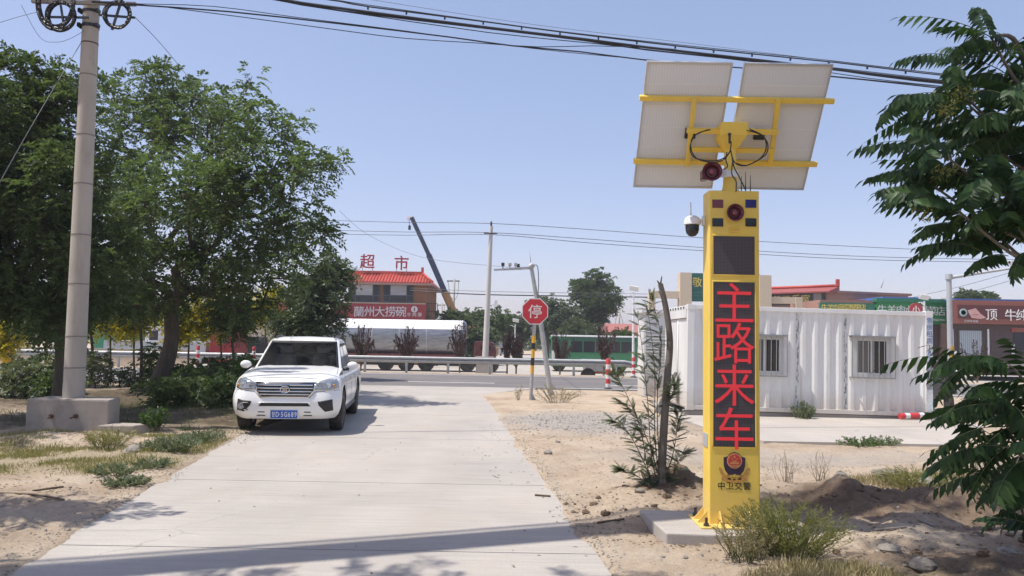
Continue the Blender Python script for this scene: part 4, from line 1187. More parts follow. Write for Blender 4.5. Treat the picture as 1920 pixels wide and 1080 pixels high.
mb = MB(); mb.tube([(0.36 + 0.17 * math.cos(t), 1.86 + 0.06 * math.sin(t), 1.10 + 0.16 * math.sin(t)) for t in np.linspace(0, 2 * PI, 21)], 0.014, 6, caps=False); mb.build("steering_wheel", M_trim, inte, local=True)
M_seat = mat("grey_seat_cover", (0.16, 0.155, 0.15), 0.9, var=0.2, scale=12)
for s in (-1, 1):
    mb = MB(); mb.prism([(s * 0.36 - 0.23, 0.8), (s * 0.36 + 0.23, 0.8), (s * 0.36 + 0.21, 1.32), (s * 0.36 - 0.21, 1.32)], 2.18, 2.30); mb.build("seat_back", M_seat, inte, local=True, bevel=0.05)
    mb = MB(); mb.box((s * 0.36 - 0.13, 2.2, 1.35), (s * 0.36 + 0.13, 2.29, 1.5)); mb.build("headrest", M_seat, inte, local=True, bevel=0.03)
mb = MB(); mb.box((-0.6, 2.98, 0.8), (0.6, 3.08, 1.36)); mb.build("rear_seat", M_int, inte, local=True, bevel=0.04)
# see-through screen: dusty film over clear glass
m, nt, b = nodes_of("windscreen_glass"); out_ = nt.nodes["Material Output"]
gl_ = nt.nodes.new("ShaderNodeBsdfGlossy"); gl_.inputs["Roughness"].default_value = 0.02; gl_.inputs["Color"].default_value = (0.9, 0.95, 1, 1)
tp__ = nt.nodes.new("ShaderNodeBsdfTransparent"); tp__.inputs["Color"].default_value = (0.62, 0.66, 0.65, 1)
lw_ = nt.nodes.new("ShaderNodeLayerWeight"); lw_.inputs["Blend"].default_value = 0.10
m1 = nt.nodes.new("ShaderNodeMixShader"); nt.links.new(lw_.outputs["Fresnel"], m1.inputs[0]); nt.links.new(tp__.outputs[0], m1.inputs[1]); nt.links.new(gl_.outputs[0], m1.inputs[2])
df_ = nt.nodes.new("ShaderNodeBsdfDiffuse"); df_.inputs["Color"].default_value = (0.25, 0.24, 0.22, 1)
fm_ = ramp(nt, noise(nt, 2.6, 6, 0.7, obj_vec(nt, (1, 1, 1.6)), 0.6), [(0.42, 0.01), (0.75, 0.13)])
m2 = nt.nodes.new("ShaderNodeMixShader"); nt.links.new(fm_, m2.inputs[0]); nt.links.new(m1.outputs[0], m2.inputs[1]); nt.links.new(df_.outputs[0], m2.inputs[2]); nt.links.new(m2.outputs[0], out_.inputs[0])
M_ws = m
ws = MB(); ws.grid([[cab_pt('F', t, z, 0.007) for t in np.linspace(-0.93, 0.93, 24)] for z in np.linspace(1.085, 1.575, 8)], smooth=True); wso = ws.build("windscreen", M_ws, CAR, local=True, fix=False)
mb = MB()
for za, zb in ((1.085, 1.115), (1.553, 1.575)): mb.grid([[cab_pt('F', t, z, 0.009) for t in np.linspace(-0.93, 0.93, 24)] for z in (za, zb)], smooth=True)
for sg in (-1, 1): mb.grid([[cab_pt('F', sg * t, z, 0.009) for t in ((0.895, 0.93) if sg > 0 else (0.93, 0.895))] for z in np.linspace(1.085, 1.575, 8)], smooth=True)
mb.build("windscreen_border", M_trim, wso, local=True, fix=False)
for s, nm in ((1, 'L'), (-1, 'R')):
    for y0f, y1f in ((0.24, 0.55), (0.60, 0.95)):
        P = []
        for z in np.linspace(1.10, 1.545, 6):
            f, b_ = cab_f(z) + 0.12, cab_b(z) - 0.13
            full = 1.62, 3.30
            ya, yb = (max(f + 0.10, 1.55), 2.38) if y0f < 0.4 else (2.47, b_)
            P.append([cab_pt(nm, y, z, 0.006) for y in np.linspace(ya, yb, 8)])
        g = MB(); g.grid(P if s > 0 else [r[::-1] for r in P], smooth=True); g.build("side_window", M_cglass, CAR, local=True, fix=False)
g = MB(); g.grid([[(x, cab_b(z) + 0.006, z) for x in np.linspace(-0.55, 0.55, 4)] for z in (1.15, 1.5)]); g.build("rear_window", M_cglass, CAR, local=True)
# wipers
for s in (-1, 1):
    mb = MB(); p = [cab_pt('F', t, z, 0.016) for t, z in ((0.25 + 0.3 * s, 1.09), (0.05 + 0.3 * s, 1.11), (-0.3 + 0.32 * s, 1.125))]; mb.tube(p, 0.008, 6); mb.build("wiper", M_trim, CAR, local=True)
mb = MB(); mb.grid([[(x, 1.22 + 0.08 * (x / 0.78) ** 2 + o, 1.075 + o * 0.25) for x in np.linspace(-0.74, 0.74, 12)] for o in (0.0, 0.12)]); mb.build("cowl", M_trim, CAR, local=True)
mb = MB(); mb.ball((0, 1.94, 1.53), (0.12, 0.02, 0.035), 12, 6); mb.build("interior_mirror", M_trim, CAR, local=True)

def on_nose(pts, lift, thick=0.02):
    """a plate following the nose; pts are (x, z) outline; returns builder"""
    # triangulate as a fan around the middle with in-between rings so that it follows the curve
    cx = sum(p[0] for p in pts) / len(pts); cz = sum(p[1] for p in pts) / len(pts)
    mb = MB(); rings_ = []
    for k in (0.001, 0.35, 0.7, 1.0):
        ring = []
        for i in range(len(pts)):
            (xa, za), (xb, zb) = pts[i], pts[(i + 1) % len(pts)]
            for j in range(4):
                x = xa + (xb - xa) * j / 4; z = za + (zb - za) * j / 4
                x, z = cx + (x - cx) * k, cz + (z - cz) * k
                ring.append((x, yfront(x, z) - lift, z))
        rings_.append(ring)
    rings_.append([(x, y + lift + thick, z) for x, y, z in rings_[-1]])
    mb.grid(rings_, smooth=True, closed=True)
    return mb
# grille
G = [(-0.475, 0.885), (0.475, 0.885), (0.465, 0.76), (0.385, 0.655), (-0.385, 0.655), (-0.465, 0.76)]
go = on_nose([(x * 1.045, z + (0.014 if z > 0.8 else -0.016 if z < 0.7 else 0)) for x, z in G], 0.012).build("grille_surround", M_chrome, CAR, local=True, fix=False)
gi = on_nose(G, 0.018).build("grille", M_trim, CAR, local=True, fix=False)
for z, w_ in ((0.848, 0.455), (0.797, 0.455), (0.745, 0.44), (0.695, 0.405)):
    mb = MB(); mb.tube([(x, yfront(x, z) - 0.028, z) for x in np.linspace(-w_, w_, 14)], 0.0155, 8); mb.build("grille_bar", M_chrome, gi, local=True)
mb = MB(); zc = 0.775
mb.tube([(0.072 * math.cos(t), yfront(0, zc) - 0.05, zc + 0.055 * math.sin(t)) for t in np.linspace(0, 2 * PI, 25)], 0.011, 8, caps=False)
for x in (-0.026, 0, 0.026): mb.box((x - 0.008, yfront(0, zc) - 0.056, zc - 0.022), (x + 0.008, yfront(0, zc) - 0.044, zc + (0.034 if x == 0 else 0.024)))
mb.box((-0.05, yfront(0, zc) - 0.052, zc - 0.034), (0.05, yfront(0, zc) - 0.042, zc - 0.020))
mb.build("oval_badge", M_chrome, CAR, local=True)
# headlights wrap round the corners
for s in (-1, 1):
    pts = [(s * x, z) for x, z in ((0.485, 0.775), (0.495, 0.885), (0.60, 0.93), (0.72, 0.965), (0.80, 0.962), (0.855, 0.89), (0.865, 0.79), (0.74, 0.76))]
    h = on_nose(pts if s < 0 else pts[::-1], 0.010).build("headlight", M_hl, CAR, local=True, fix=False)
    for x, z, r in ((0.69, 0.862, 0.062), (0.56, 0.845, 0.045)):
        y = yfront(s * x, z); M = Matrix.Translation((s * x, y - 0.012, z)) @ Matrix.Rotation(PI / 2, 4, 'X')
        mb = MB(); mb.lathe([(r, -0.01), (r, 0.006), (r * 0.86, 0.008), (r * 0.7, -0.004), (0.0005, 0.004)], 18, M); mb.build("lamp_bowl", M_chrome if r > 0.05 else M_alloy, h, local=True)
    y = yfront(s * 0.78, 0.9); mb = MB(); mb.ball((s * 0.79, yfront(s * 0.79, 0.83) - 0.008, 0.83), (0.035, 0.012, 0.03), 10, 6); mb.build("indicator", mat("amber_lens", (0.5, 0.22, 0.05), 0.15), h, local=True)
# panel gaps: bonnet edge, bumper to headlight
mb = MB(); mb.tube([(x, yfront(x, 0.955) - 0.001, 0.955 + 0.02 * (1 - abs(x) / 0.5)) for x in np.linspace(-0.5, 0.5, 20)], 0.005, 4); mb.build("bonnet_gap", M_trim, CAR, local=True)
for s in (-1, 1):
    mb = MB(); mb.tube([(s * x, yfront(s * x, z) - 0.001, z) for x, z in ((0.40, 0.63), (0.5, 0.735), (0.65, 0.748), (0.80, 0.755), (0.865, 0.76), (0.885, 0.74))], 0.0045, 4); mb.build("bumper_gap", M_trim, CAR, local=True)
    mb = MB(); mb.tube([(s * x, y, hood(x, y) + 0.001) for x, y in ((0.79, 0.62), (0.775, 0.9), (0.75, 1.2))], 0.005, 4); mb.build("bonnet_gap", M_trim, CAR, local=True)
# bumper openings
on_nose([(-0.43, 0.495), (0.43, 0.495), (0.38, 0.55), (-0.38, 0.55)], 0.006).build("air_intake", M_trim, CAR, local=True, fix=False)
on_nose([(-0.44, 0.552), (0.44, 0.552), (0.42, 0.563), (-0.42, 0.563)], 0.022).build("intake_lip", M_paint, CAR, local=True, fix=False)
for s in (-1, 1):
    pts = [(s * x, z) for x, z in ((0.545, 0.575), (0.785, 0.61), (0.80, 0.42), (0.67, 0.40), (0.565, 0.51))]
    f = on_nose(pts if s > 0 else pts[::-1], 0.007).build("fog_recess", M_trim, CAR, local=True, fix=False)
    if s < 0:
        mb = MB(); M = Matrix.Translation((s * 0.715, yfront(s * 0.715, 0.49) - 0.01, 0.49)) @ Matrix.Rotation(PI / 2, 4, 'X'); mb.lathe([(0.055, -0.01), (0.055, 0.012), (0.045, 0.014), (0.0005, 0.006)], 16, M); mb.build("fog_lamp", M_hl, f, local=True)
        for z in (0.55, 0.43):
            mb = MB(); mb.tube([(s * x, yfront(s * x, z) - 0.012, z) for x in np.linspace(0.6, 0.78, 6)], 0.007, 6); mb.build("fog_bar", M_dark, f, local=True)
    for z, x0, x1 in ((0.395, 0.325, 0.44), (0.335, 0.315, 0.46)):
        on_nose([(s * x0, z - 0.008), (s * x1, z - 0.008), (s * (x1 - 0.01), z + 0.008), (s * x0, z + 0.008)], 0.006).build("bumper_slot", M_trim, CAR, local=True, fix=False)
    on_nose([(s * 0.26, 0.30), (s * 0.52, 0.30), (s * 0.49, 0.455), (s * 0.26, 0.455)], 0.004).build("bumper_inset", M_paint, CAR, local=True, fix=False) if False else None
# number plate
mb = MB(); yp = yfront(0, 0.36) - 0.03; mb.box((-0.235, yp, 0.285), (0.235, yp + 0.03, 0.435)); mb.build("plate_holder", M_paint, CAR, local=True, bevel=0.006)
mb = MB(); mb.box((-0.222, yp - 0.008, 0.292), (0.222, yp - 0.001, 0.428)); np_ = mb.build("number_plate", mat("blue_plate", (0.02, 0.10, 0.42), 0.35, var=0.05), CAR, local=True, bevel=0.003)
Wp = WM[CAR.name]
for ch, x in zip("甘D·5G689", (-0.172, -0.108, -0.070, -0.030, 0.030, 0.085, 0.138, 0.192)):
    write(ch, Wp @ Vector((x, yp - 0.0095, 0.36)), 0.098 if ch == "甘" else 0.115, M_redwhite_w, np_, depth=0.002, bold=0.012, sx=0.55 if ch == "甘" else 0.70, rot=math.radians(6.7))
# mirrors
for s in (-1, 1):
    mb = MB(); mb.ball((s * 0.985, 1.56, 1.135), (0.105, 0.06, 0.075), 16, 10); mr = mb.build("mirror", M_paint, CAR, local=True)
    mb = MB(); mb.tube([(s * 0.80, 1.56, 1.065), (s * 0.92, 1.56, 1.07)], [0.035, 0.03], 8); mb.build("mirror_arm", M_trim, mr, local=True)
# door seams, handles, side step, wheel-arch lips
for s in (-1, 1):
    for y in (1.38, 2.42, 3.42):
        mb = MB(); mb.tube([(s * (interp(ZL, HALF, z) - 0.0005), y, z) for z in np.linspace(0.40, 0.985, 10)], 0.004, 4); mb.build("door_seam", M_trim, CAR, local=True)
    for y in (2.22, 3.2):
        mb = MB(); mb.box((min(s*0.87, s * 0.905), y - 0.09, 0.865), (max(s*0.87, s * 0.905), y + 0.09, 0.89)); mb.build("door_handle", M_chrome, CAR, local=True, bevel=0.008)
    mb = MB(); mb.tube([(s * 0.86, 1.45, 0.33), (s * 0.86, 3.4, 0.33)], 0.04, 10); mb.build("side_step", M_trim, CAR, local=True)
# underside
mb = MB(); mb.box((-0.55, 0.35, 0.24), (0.55, 4.8, 0.45)); mb.box((-0.74, WB[0] - 0.06, WR - 0.06), (0.74, WB[0] + 0.06, WR + 0.06)); mb.box((-0.74, WB[1] - 0.06, WR - 0.06), (0.74, WB[1] + 0.06, WR + 0.06)); mb.build("chassis", M_under, CAR, local=True)
# wheels
def wheel_mesh():
    t = MB(); w = 0.12
    t.lathe([(0.235, -w * 0.85), (0.30, -w), (WR - 0.02, -w * 0.92), (WR, -w * 0.7), (WR, w * 0.7), (WR - 0.02, w * 0.92), (0.30, w), (0.235, w * 0.85)], 36)
    r = MB(); r.lathe([(0.24, -w * 0.9), (0.24, w * 0.86), (0.225, w * 0.86), (0.215, w * 0.3), (0.0005, w * 0.25)], 30)
    for k in range(6):
        a = k * PI / 3; r.mi = 0
        M = Matrix.Rotation(a, 4, 'Z'); r.box((0.03, -0.032, w * 0.3), (0.218, 0.032, w * 0.72), M)
    r.lathe([(0.06, w * 0.3), (0.06, w * 0.8), (0.0005, w * 0.84)], 16)
    return t.mesh("tyre", M_tyre), r.mesh("rim", M_alloy)
tm, rm = wheel_mesh()
for y in WB:
    for s in (-1, 1):
        wh = inst("tyre", tm, CAR, Matrix.Translation((s * 0.785, y, WR)) @ Matrix.Rotation(s * PI / 2, 4, 'Y'))
        wh.name = "wheel"; WM[wh.name] = WM[CAR.name]
        inst("rim", rm, wh, Matrix.Identity(4))
# ------------------------------------------------------------------ vegetation
M_bark = mat("dark_bark", (0.10, 0.08, 0.06), 0.95, var=0.35, scale=9, stretch=(1, 1, 0.2), bmp=0.6, bscale=18)
M_bark2 = mat("grey_bark", (0.16, 0.14, 0.12), 0.95, var=0.3, scale=14, stretch=(1, 1, 0.2), bmp=0.5, bscale=30)
M_twig = mat("twig_bark", (0.12, 0.09, 0.06), 0.9, var=0.3, scale=20)
G_loc = leaf_mat("locust_leaves", [(0.15, (0.060, 0.100, 0.040)), (0.45, (0.10, 0.155, 0.057)), (0.75, (0.15, 0.215, 0.078)), (1.0, (0.21, 0.27, 0.11))], 0.54, transcol=(1, 1, 0.6))
G_dark = leaf_mat("dark_green_leaves", [(0.15, (0.050, 0.084, 0.034)), (0.5, (0.088, 0.138, 0.05)), (0.9, (0.145, 0.20, 0.075))], 0.52, transcol=(1, 1, 0.6))
G_far = leaf_mat("dusty_green_leaves", [(0.15, (0.065, 0.095, 0.055)), (0.5, (0.10, 0.14, 0.075)), (0.9, (0.15, 0.19, 0.10))], 0.38)
G_yel = leaf_mat("golden_leaves", [(0.2, (0.28, 0.29, 0.035)), (0.5, (0.46, 0.43, 0.045)), (0.85, (0.64, 0.56, 0.08))], 0.58, transcol=(1, 0.95, 0.4))
G_plum = leaf_mat("plum_leaves", [(0.2, (0.055, 0.036, 0.040)), (0.5, (0.095, 0.062, 0.064)), (0.9, (0.16, 0.115, 0.11))], 0.25, transcol=(1, 0.6, 0.55))
G_fresh = leaf_mat("fresh_green_leaves", [(0.2, (0.05, 0.10, 0.03)), (0.6, (0.10, 0.17, 0.05)), (0.9, (0.16, 0.23, 0.07))], 0.4)
G_ail = leaf_mat("tree_of_heaven_leaves", [(0.1, (0.022, 0.056, 0.020)), (0.5, (0.038, 0.088, 0.029)), (0.9, (0.07, 0.135, 0.045))], 0.36, rough=0.5, clump=0.25)
G_sap = leaf_mat("sapling_leaves", [(0.1, (0.065, 0.10, 0.055)), (0.5, (0.11, 0.15, 0.08)), (0.9, (0.18, 0.215, 0.13))], 0.36, clump=0.2)
G_koch = leaf_mat("feathery_leaves", [(0.1, (0.13, 0.15, 0.035)), (0.5, (0.22, 0.235, 0.065)), (0.9, (0.34, 0.32, 0.12))], 0.45, clump=0.3, cscale=4)
G_grey = leaf_mat("grey_green_leaves", [(0.1, (0.10, 0.14, 0.075)), (0.5, (0.17, 0.21, 0.12)), (0.9, (0.25, 0.28, 0.17))], 0.3, clump=0.3, cscale=3)
G_dry = leaf_mat("dry_grass_blades", [(0.1, (0.22, 0.19, 0.09)), (0.5, (0.34, 0.29, 0.15)), (0.9, (0.46, 0.40, 0.24))], 0.3, clump=0.3, cscale=3, transcol=(1, 0.95, 0.7))
G_drygreen = leaf_mat("half_dry_grass_blades", [(0.1, (0.16, 0.18, 0.055)), (0.5, (0.26, 0.25, 0.09)), (0.9, (0.40, 0.36, 0.18))], 0.35, clump=0.3, cscale=2)

def unit(a): return a / np.maximum(np.linalg.norm(a, axis=-1, keepdims=True), 1e-9)

def leaves_np(P, d, nrm, L, Wd, fold=0.15):
    """diamond leaves: P base, d direction, nrm rough normal; returns V, F"""
    d = unit(d); s = unit(np.cross(d, nrm)); n = np.cross(s, d)
    L = L[:, None]; Wd = Wd[:, None]
    a = P; b_ = P + d * L * 0.45 + s * Wd + n * Wd * fold; c_ = P + d * L - n * L * 0.1; e = P + d * L * 0.45 - s * Wd + n * Wd * fold
    V = np.stack([a, b_, c_, e], 1).reshape(-1, 3)
    F = np.arange(len(V)).reshape(-1, 4)
    return V, F

def sprays_np(P, d, length, m, L, Wd, droop, r):
    """each spray carries m pairs of leaflets"""
    n = len(P); d = unit(d)
    up = np.tile(np.array([0, 0, 1.0]), (n, 1)) + r.normal(0, 0.35, (n, 3))
    s = unit(np.cross(d, up)); nn = np.cross(s, d)
    VV = []
    for j in range(1, m + 1):
        t = j / m
        base = P + d * (length * t)[:, None] - np.array([0, 0, 1.0]) * (droop * t * t * length)[:, None]
        for sg in (-1, 1):
            dir_ = 0.55 * d + sg * 0.8 * s - np.array([0, 0, 0.3]) + r.normal(0, 0.22, (n, 3))
            VV.append(leaves_np(base, dir_, nn + r.normal(0, 0.3, (n, 3)), L * r.uniform(0.75, 1.2, n), Wd * r.uniform(0.8, 1.2, n))[0])
    V = np.concatenate(VV); return V, np.arange(len(V)).reshape(-1, 4)

def tree(name, label, base, fork, lumps, n_att, r0, leafmat, bark=None, per=14, slen=0.32, m=5, L=0.11, Wd=0.024, droop=0.5, clr=0.34, seed=1, group=None, cat="tree", flare=1.4, limb_min=0.008, outward=0.5, upright=0.15, minrad=0.02):
    """trunk and limbs grown to reach leaf clumps that fill the lumps (centre, radii)"""
    r = np.random.default_rng(seed)
    base = np.array(base, float); fork = np.array(fork, float)
    A = []
    vol = np.array([l[3] * l[4] * l[5] for l in lumps]) ** 0.8; cnt = np.maximum(1, np.round(n_att * vol / vol.sum())).astype(int)
    for l, k in zip(lumps, cnt):
        q = unit(r.normal(0, 1, (k, 3))) * (r.uniform(0, 1, (k, 1)) ** (outward))
        A.append(np.array(l[:3]) + q * np.array(l[3:6]))
    A = np.concatenate(A)
    order = np.argsort(np.linalg.norm(A - fork, axis=1)); A = A[order]
    nodes = [base]; par = [-1]; plen = [0.0]
    nt_ = 5
    bend = r.normal(0, 0.03, 3) * np.array([1, 1, 0]) * np.linalg.norm(fork - base)
    for i in range(1, nt_ + 1):
        t = i / nt_; nodes.append(base + (fork - base) * t + bend * math.sin(PI * t)); par.append(len(nodes) - 2); plen.append(0.0)
    ends = []
    NA = np.zeros((20000, 3)); k = len(nodes); NA[:k] = nodes; PLn = np.zeros(20000)
    for p in A:
        cand = NA[nt_:k]
        dd = np.linalg.norm(cand - p, axis=1)
        cost = dd + 0.22 * PLn[nt_:k] + 0.5 * np.maximum(0, cand[:, 2] - p[2])
        j = int(np.argmin(cost)) + nt_
        a = NA[j].copy(); dist = np.linalg.norm(p - a); seg = max(1, int(dist / 0.45))
        pd = a - NA[par[j]] if par[j] >= 0 else np.array([0, 0, 1.0])
        pd = pd / max(1e-6, np.linalg.norm(pd))
        c_ = a + (p - a) * 0.5 + pd * dist * 0.12 + np.array([0, 0, upright * dist]) * 0.5
        prev = j
        for i in range(1, seg + 1):
            t = i / seg; q = (1-t)**2 * a + 2*t*(1-t) * c_ + t*t * p + (r.normal(0, 0.02, 3) if i < seg else 0)
            NA[k] = q; par.append(prev); PLn[k] = PLn[prev] + dist / seg; prev = k; k += 1
        ends.append(prev)
    w = np.zeros(k); w[ends] += 1
    for i in range(k - 1, 0, -1): w[par[i]] += w[i]
    rad = np.maximum(limb_min, r0 * (w / max(1, w[0])) ** 0.5)
    rad[:nt_ + 1] = r0 * np.linspace(1.0, 0.86, nt_ + 1); rad[0] = r0 * flare; rad[1] = r0 * (1 + (flare - 1) * 0.35)
    mb = MB()
    tr_pts = [tuple(NA[i]) for i in range(nt_ + 1)]; tr_pts[0] = (tr_pts[0][0], tr_pts[0][1], tr_pts[0][2] - 0.15)
    mb.tube(tr_pts, [float(x) for x in rad[:nt_ + 1]], 14)
    for i in range(nt_ + 1, k):
        if rad[i] < limb_min * 1.0001 and w[i] <= 1 and rad[par[i]] < minrad and r.random() < 0.3: continue
        ra = min(rad[par[i]], rad[i] * 1.3)
        mb.tube([NA[par[i]], NA[i]], [float(ra), float(rad[i])], 8 if rad[i] > 0.05 else 5 if rad[i] > 0.02 else 3, caps=False)
    root = thing(name, label, cat, tuple(base), group=group)
    mb.build("trunk", bark or M_bark, root, fix=False)
    n = len(A) * per
    ctr = np.repeat(A, per, 0)
    offs = unit(r.normal(0, 1, (n, 3))) * (r.uniform(0, 1, (n, 1)) ** 0.6) * clr
    out = unit(ctr - np.array([fork[0], fork[1], fork[2]])) 
    d = out * 0.5 + unit(offs) * 0.8 + r.normal(0, 0.35, (n, 3)) + np.array([0, 0, 0.1])
    V, F = sprays_np(ctr + offs * np.array([1, 1, 0.8]), d, np.full(n, slen) * r.uniform(0.6, 1.2, n), m, L, Wd, droop, r)
    V = V - np.array(base)
    inst("crown", np_mesh("crown", V, F, leafmat), root)
    return root

def lump(px, py, rx, ry, D, rd=None):
    c_ = at(px, py, D); k = D / FPX
    return (c_.x, c_.y, c_.z, rx * k, rd if rd else (rx + ry) / 2 * k, ry * k)

# the big spreading tree
D = 22.3; q = gp(298, 734)
tree("broad_tree", "big spreading green tree with a thick dark trunk, left of the white pickup", (q.x, D, gz(q.x, D)), at(316, 566, D),
     [lump(260, 230, 95, 95, 23), lump(380, 245, 105, 85, 22.5), lump(480, 260, 80, 75, 20.5), lump(560, 330, 62, 72, 19.5), lump(470, 400, 105, 85, 20.8, 2.2), lump(330, 400, 120, 105, 21, 2.6),
      lump(568, 425, 48, 45, 19.5), lump(225, 350, 85, 95, 23.5), lump(458, 152, 18, 32, 21.5), lump(552, 222, 22, 34, 19.8), lump(205, 480, 85, 75, 21.5), lump(455, 495, 60, 36, 20.5, 1.6), lump(380, 500, 80, 34, 21.5, 1.6), lump(600, 450, 30, 40, 19.8), lump(300, 555, 110, 34, 21.6, 1.5), lump(440, 560, 60, 32, 21),
      lump(535, 500, 45, 45, 19.5), lump(600, 300, 30, 60, 19.5), lump(330, 165, 70, 45, 23), lump(240, 545, 60, 36, 22.5), lump(480, 545, 55, 36, 20.5), lump(470, 300, 60, 60, 19.5), lump(360, 330, 70, 60, 19)], 580, 0.22, G_loc, per=13, seed=11, outward=0.34, L=0.125, Wd=0.028, limb_min=0.007)
# neighbours on the left
D = 15.6; q = at(106, 780, D)
tree("leafy_tree", "tall dark leafy tree with a slim trunk behind the concrete pole", (q.x, D, gz(q.x, D)), at(110, 570, D),
     [lump(60, 175, 80, 75, D), lump(140, 185, 50, 60, D), lump(60, 300, 110, 100, D), lump(25, 420, 95, 90, D), lump(115, 420, 85, 85, D), lump(160, 330, 40, 80, D), lump(70, 540, 95, 55, D, 1.4), lump(165, 560, 60, 50, D, 1.2), lump(30, 130, 50, 30, D), lump(90, 350, 80, 80, D - 1), lump(120, 450, 70, 60, D - 1), lump(30, 240, 70, 60, D + 1), lump(165, 500, 50, 50, 14.9), lump(225, 470, 40, 60, 15.6), lump(100, 590, 70, 34, 14.8)], 470, 0.10, G_dark, per=14, seed=12, outward=0.40, L=0.10, Wd=0.023, slen=0.26, clr=0.26)
q = at(-90, 795, 14.4)
tree("leafy_tree", "dark leafy tree at the left edge of the view, trunk out of sight", (q.x, 14.4, gz(q.x, 14.4)), at(-80, 560, 14.4),
     [lump(-60, 210, 90, 80, 14.4), lump(-70, 350, 110, 110, 14.4), lump(-20, 500, 80, 75, 14.8), lump(-140, 450, 100, 100, 14.4), lump(20, 560, 60, 40, 15)], 260, 0.11, G_dark, per=16, seed=13, L=0.10, Wd=0.023, slen=0.26, clr=0.28)
# small dense tree behind the pickup
q = at(598, 690, 30.0)
tree("bushy_tree", "bushy grey green tree behind the roof of the white pickup", (q.x, 30, 0), at(596, 630, 30),
     [lump(598, 560, 62, 65, 30), lump(640, 515, 24, 36, 30), lump(560, 590, 55, 45, 30), lump(612, 500, 36, 26, 30), lump(580, 615, 60, 30, 30)], 170, 0.12, G_far, per=15, slen=0.36, L=0.13, Wd=0.032, seed=14)
# thin stemmed saplings with golden tops on the verge
gold = [(205, 592, 34, 38, 26.6, 722, "behind the concrete pole"), (250, 600, 30, 32, 26.6, 722, "right of the concrete pole"), (352, 605, 42, 50, 26.6, 722, "right of the big dark trunk"), (495, 580, 38, 36, 33, 690, "above the white pickup"), (20, 632, 30, 28, 26.6, 720, "at the left edge above the banded post"), (410, 590, 30, 34, 26.6, 722, "between the big trunk and the pickup")]
for i, (px, py, rx, ry_, D, pyb, lab) in enumerate(gold):
    b_ = at(px + 4, pyb, D); zb = gz(b_.x, D) if D < 25.5 else -0.02
    tree("golden_sapling", "thin stemmed sapling with yellow leaves " + lab, (b_.x, D, zb), at(px + 2, py + ry_ * 0.9, D), [lump(px, py, rx, ry_, D), lump(px + rx * 0.4, py - ry_ * 0.6, rx * 0.6, ry_ * 0.5, D), lump(px - rx * 0.4, py + ry_ * 0.3, rx * 0.7, ry_ * 0.6, D)], 64, 0.035, G_yel, per=11, slen=0.26, m=4, L=0.11, Wd=0.03, seed=30 + i, group="yellow leaved saplings by the road", clr=0.28)
dk = [(168, 560, 36, 50, 24.0, 735, "left of the concrete pole"), (262, 560, 30, 40, 24.5, 735, "between the pole and the big trunk"), (85, 600, 46, 46, 24.0, 720, "with two stems, near the banded post"), (435, 590, 45, 50, 24.0, 740, "between the big trunk and the pickup")]
for i, (px, py, rx, ry_, D, pyb, lab) in enumerate(dk):
    b_ = at(px, pyb, D)
    tree("slim_sapling", "slim dark green sapling " + lab, (b_.x, D, gz(b_.x, D)), at(px, py + ry_, D), [lump(px, py, rx, ry_, D)], 50, 0.045, G_dark, per=13, seed=50 + i, group="dark saplings under the big trees", clr=0.3)
# bushes under the trees
bush_spots = [(285, 690, 30, 40, 25.0, "leafy bush behind the big dark trunk", G_fresh, 34), (345, 706, 40, 26, 23.0, "mid green bush right of the big dark trunk", G_dark, 44), (180, 690, 26, 34, 23.5, "thin leafy bush just right of the concrete pole", G_grey, 26), (75, 702, 40, 26, 20.5, "upper leafy bush behind the low ones left of the pole", G_dark, 40), (415, 706, 36, 28, 22.0, "dark bush between the big trunk and the pickup's roof", G_dark, 44), (375, 735, 55, 42, 20.0, "dark bush beside the left side of the pickup", G_dark, 60), (455, 690, 26, 26, 20.5, "light green bush touching the pickup's left mirror", G_fresh, 22), (40, 715, 55, 34, 19.5, "leafy bush left of the pole's concrete block", G_grey, 50), (110, 735, 40, 26, 19.0, "low dark bush behind the pole's concrete block", G_dark, 36), (330, 770, 60, 26, 18.0, "low dark bush in the shade in front of the big trunk", G_dark, 44), (420, 765, 36, 32, 17.2, "dark bush close to the pickup's front wheel", G_dark, 40), (225, 715, 34, 22, 24.0, "sparse twiggy bush between the pole and the big trunk", G_grey, 14)]
for i, (px, py, rx, ry_, D, lab, g_, na) in enumerate(bush_spots):
    c_ = at(px, py, D); zb = gz(c_.x, D)
    tree("bush", lab, (c_.x, D, zb), (c_.x, D, zb + 0.12), [(c_.x, D, max(c_.z, zb + 0.3), rx * D / FPX, rx * D / FPX * 0.8, ry_ * D / FPX)], na, 0.03, g_, per=12, slen=0.2, m=4, L=0.085, Wd=0.024, seed=70 + i, cat="bush", clr=0.22, limb_min=0.005)

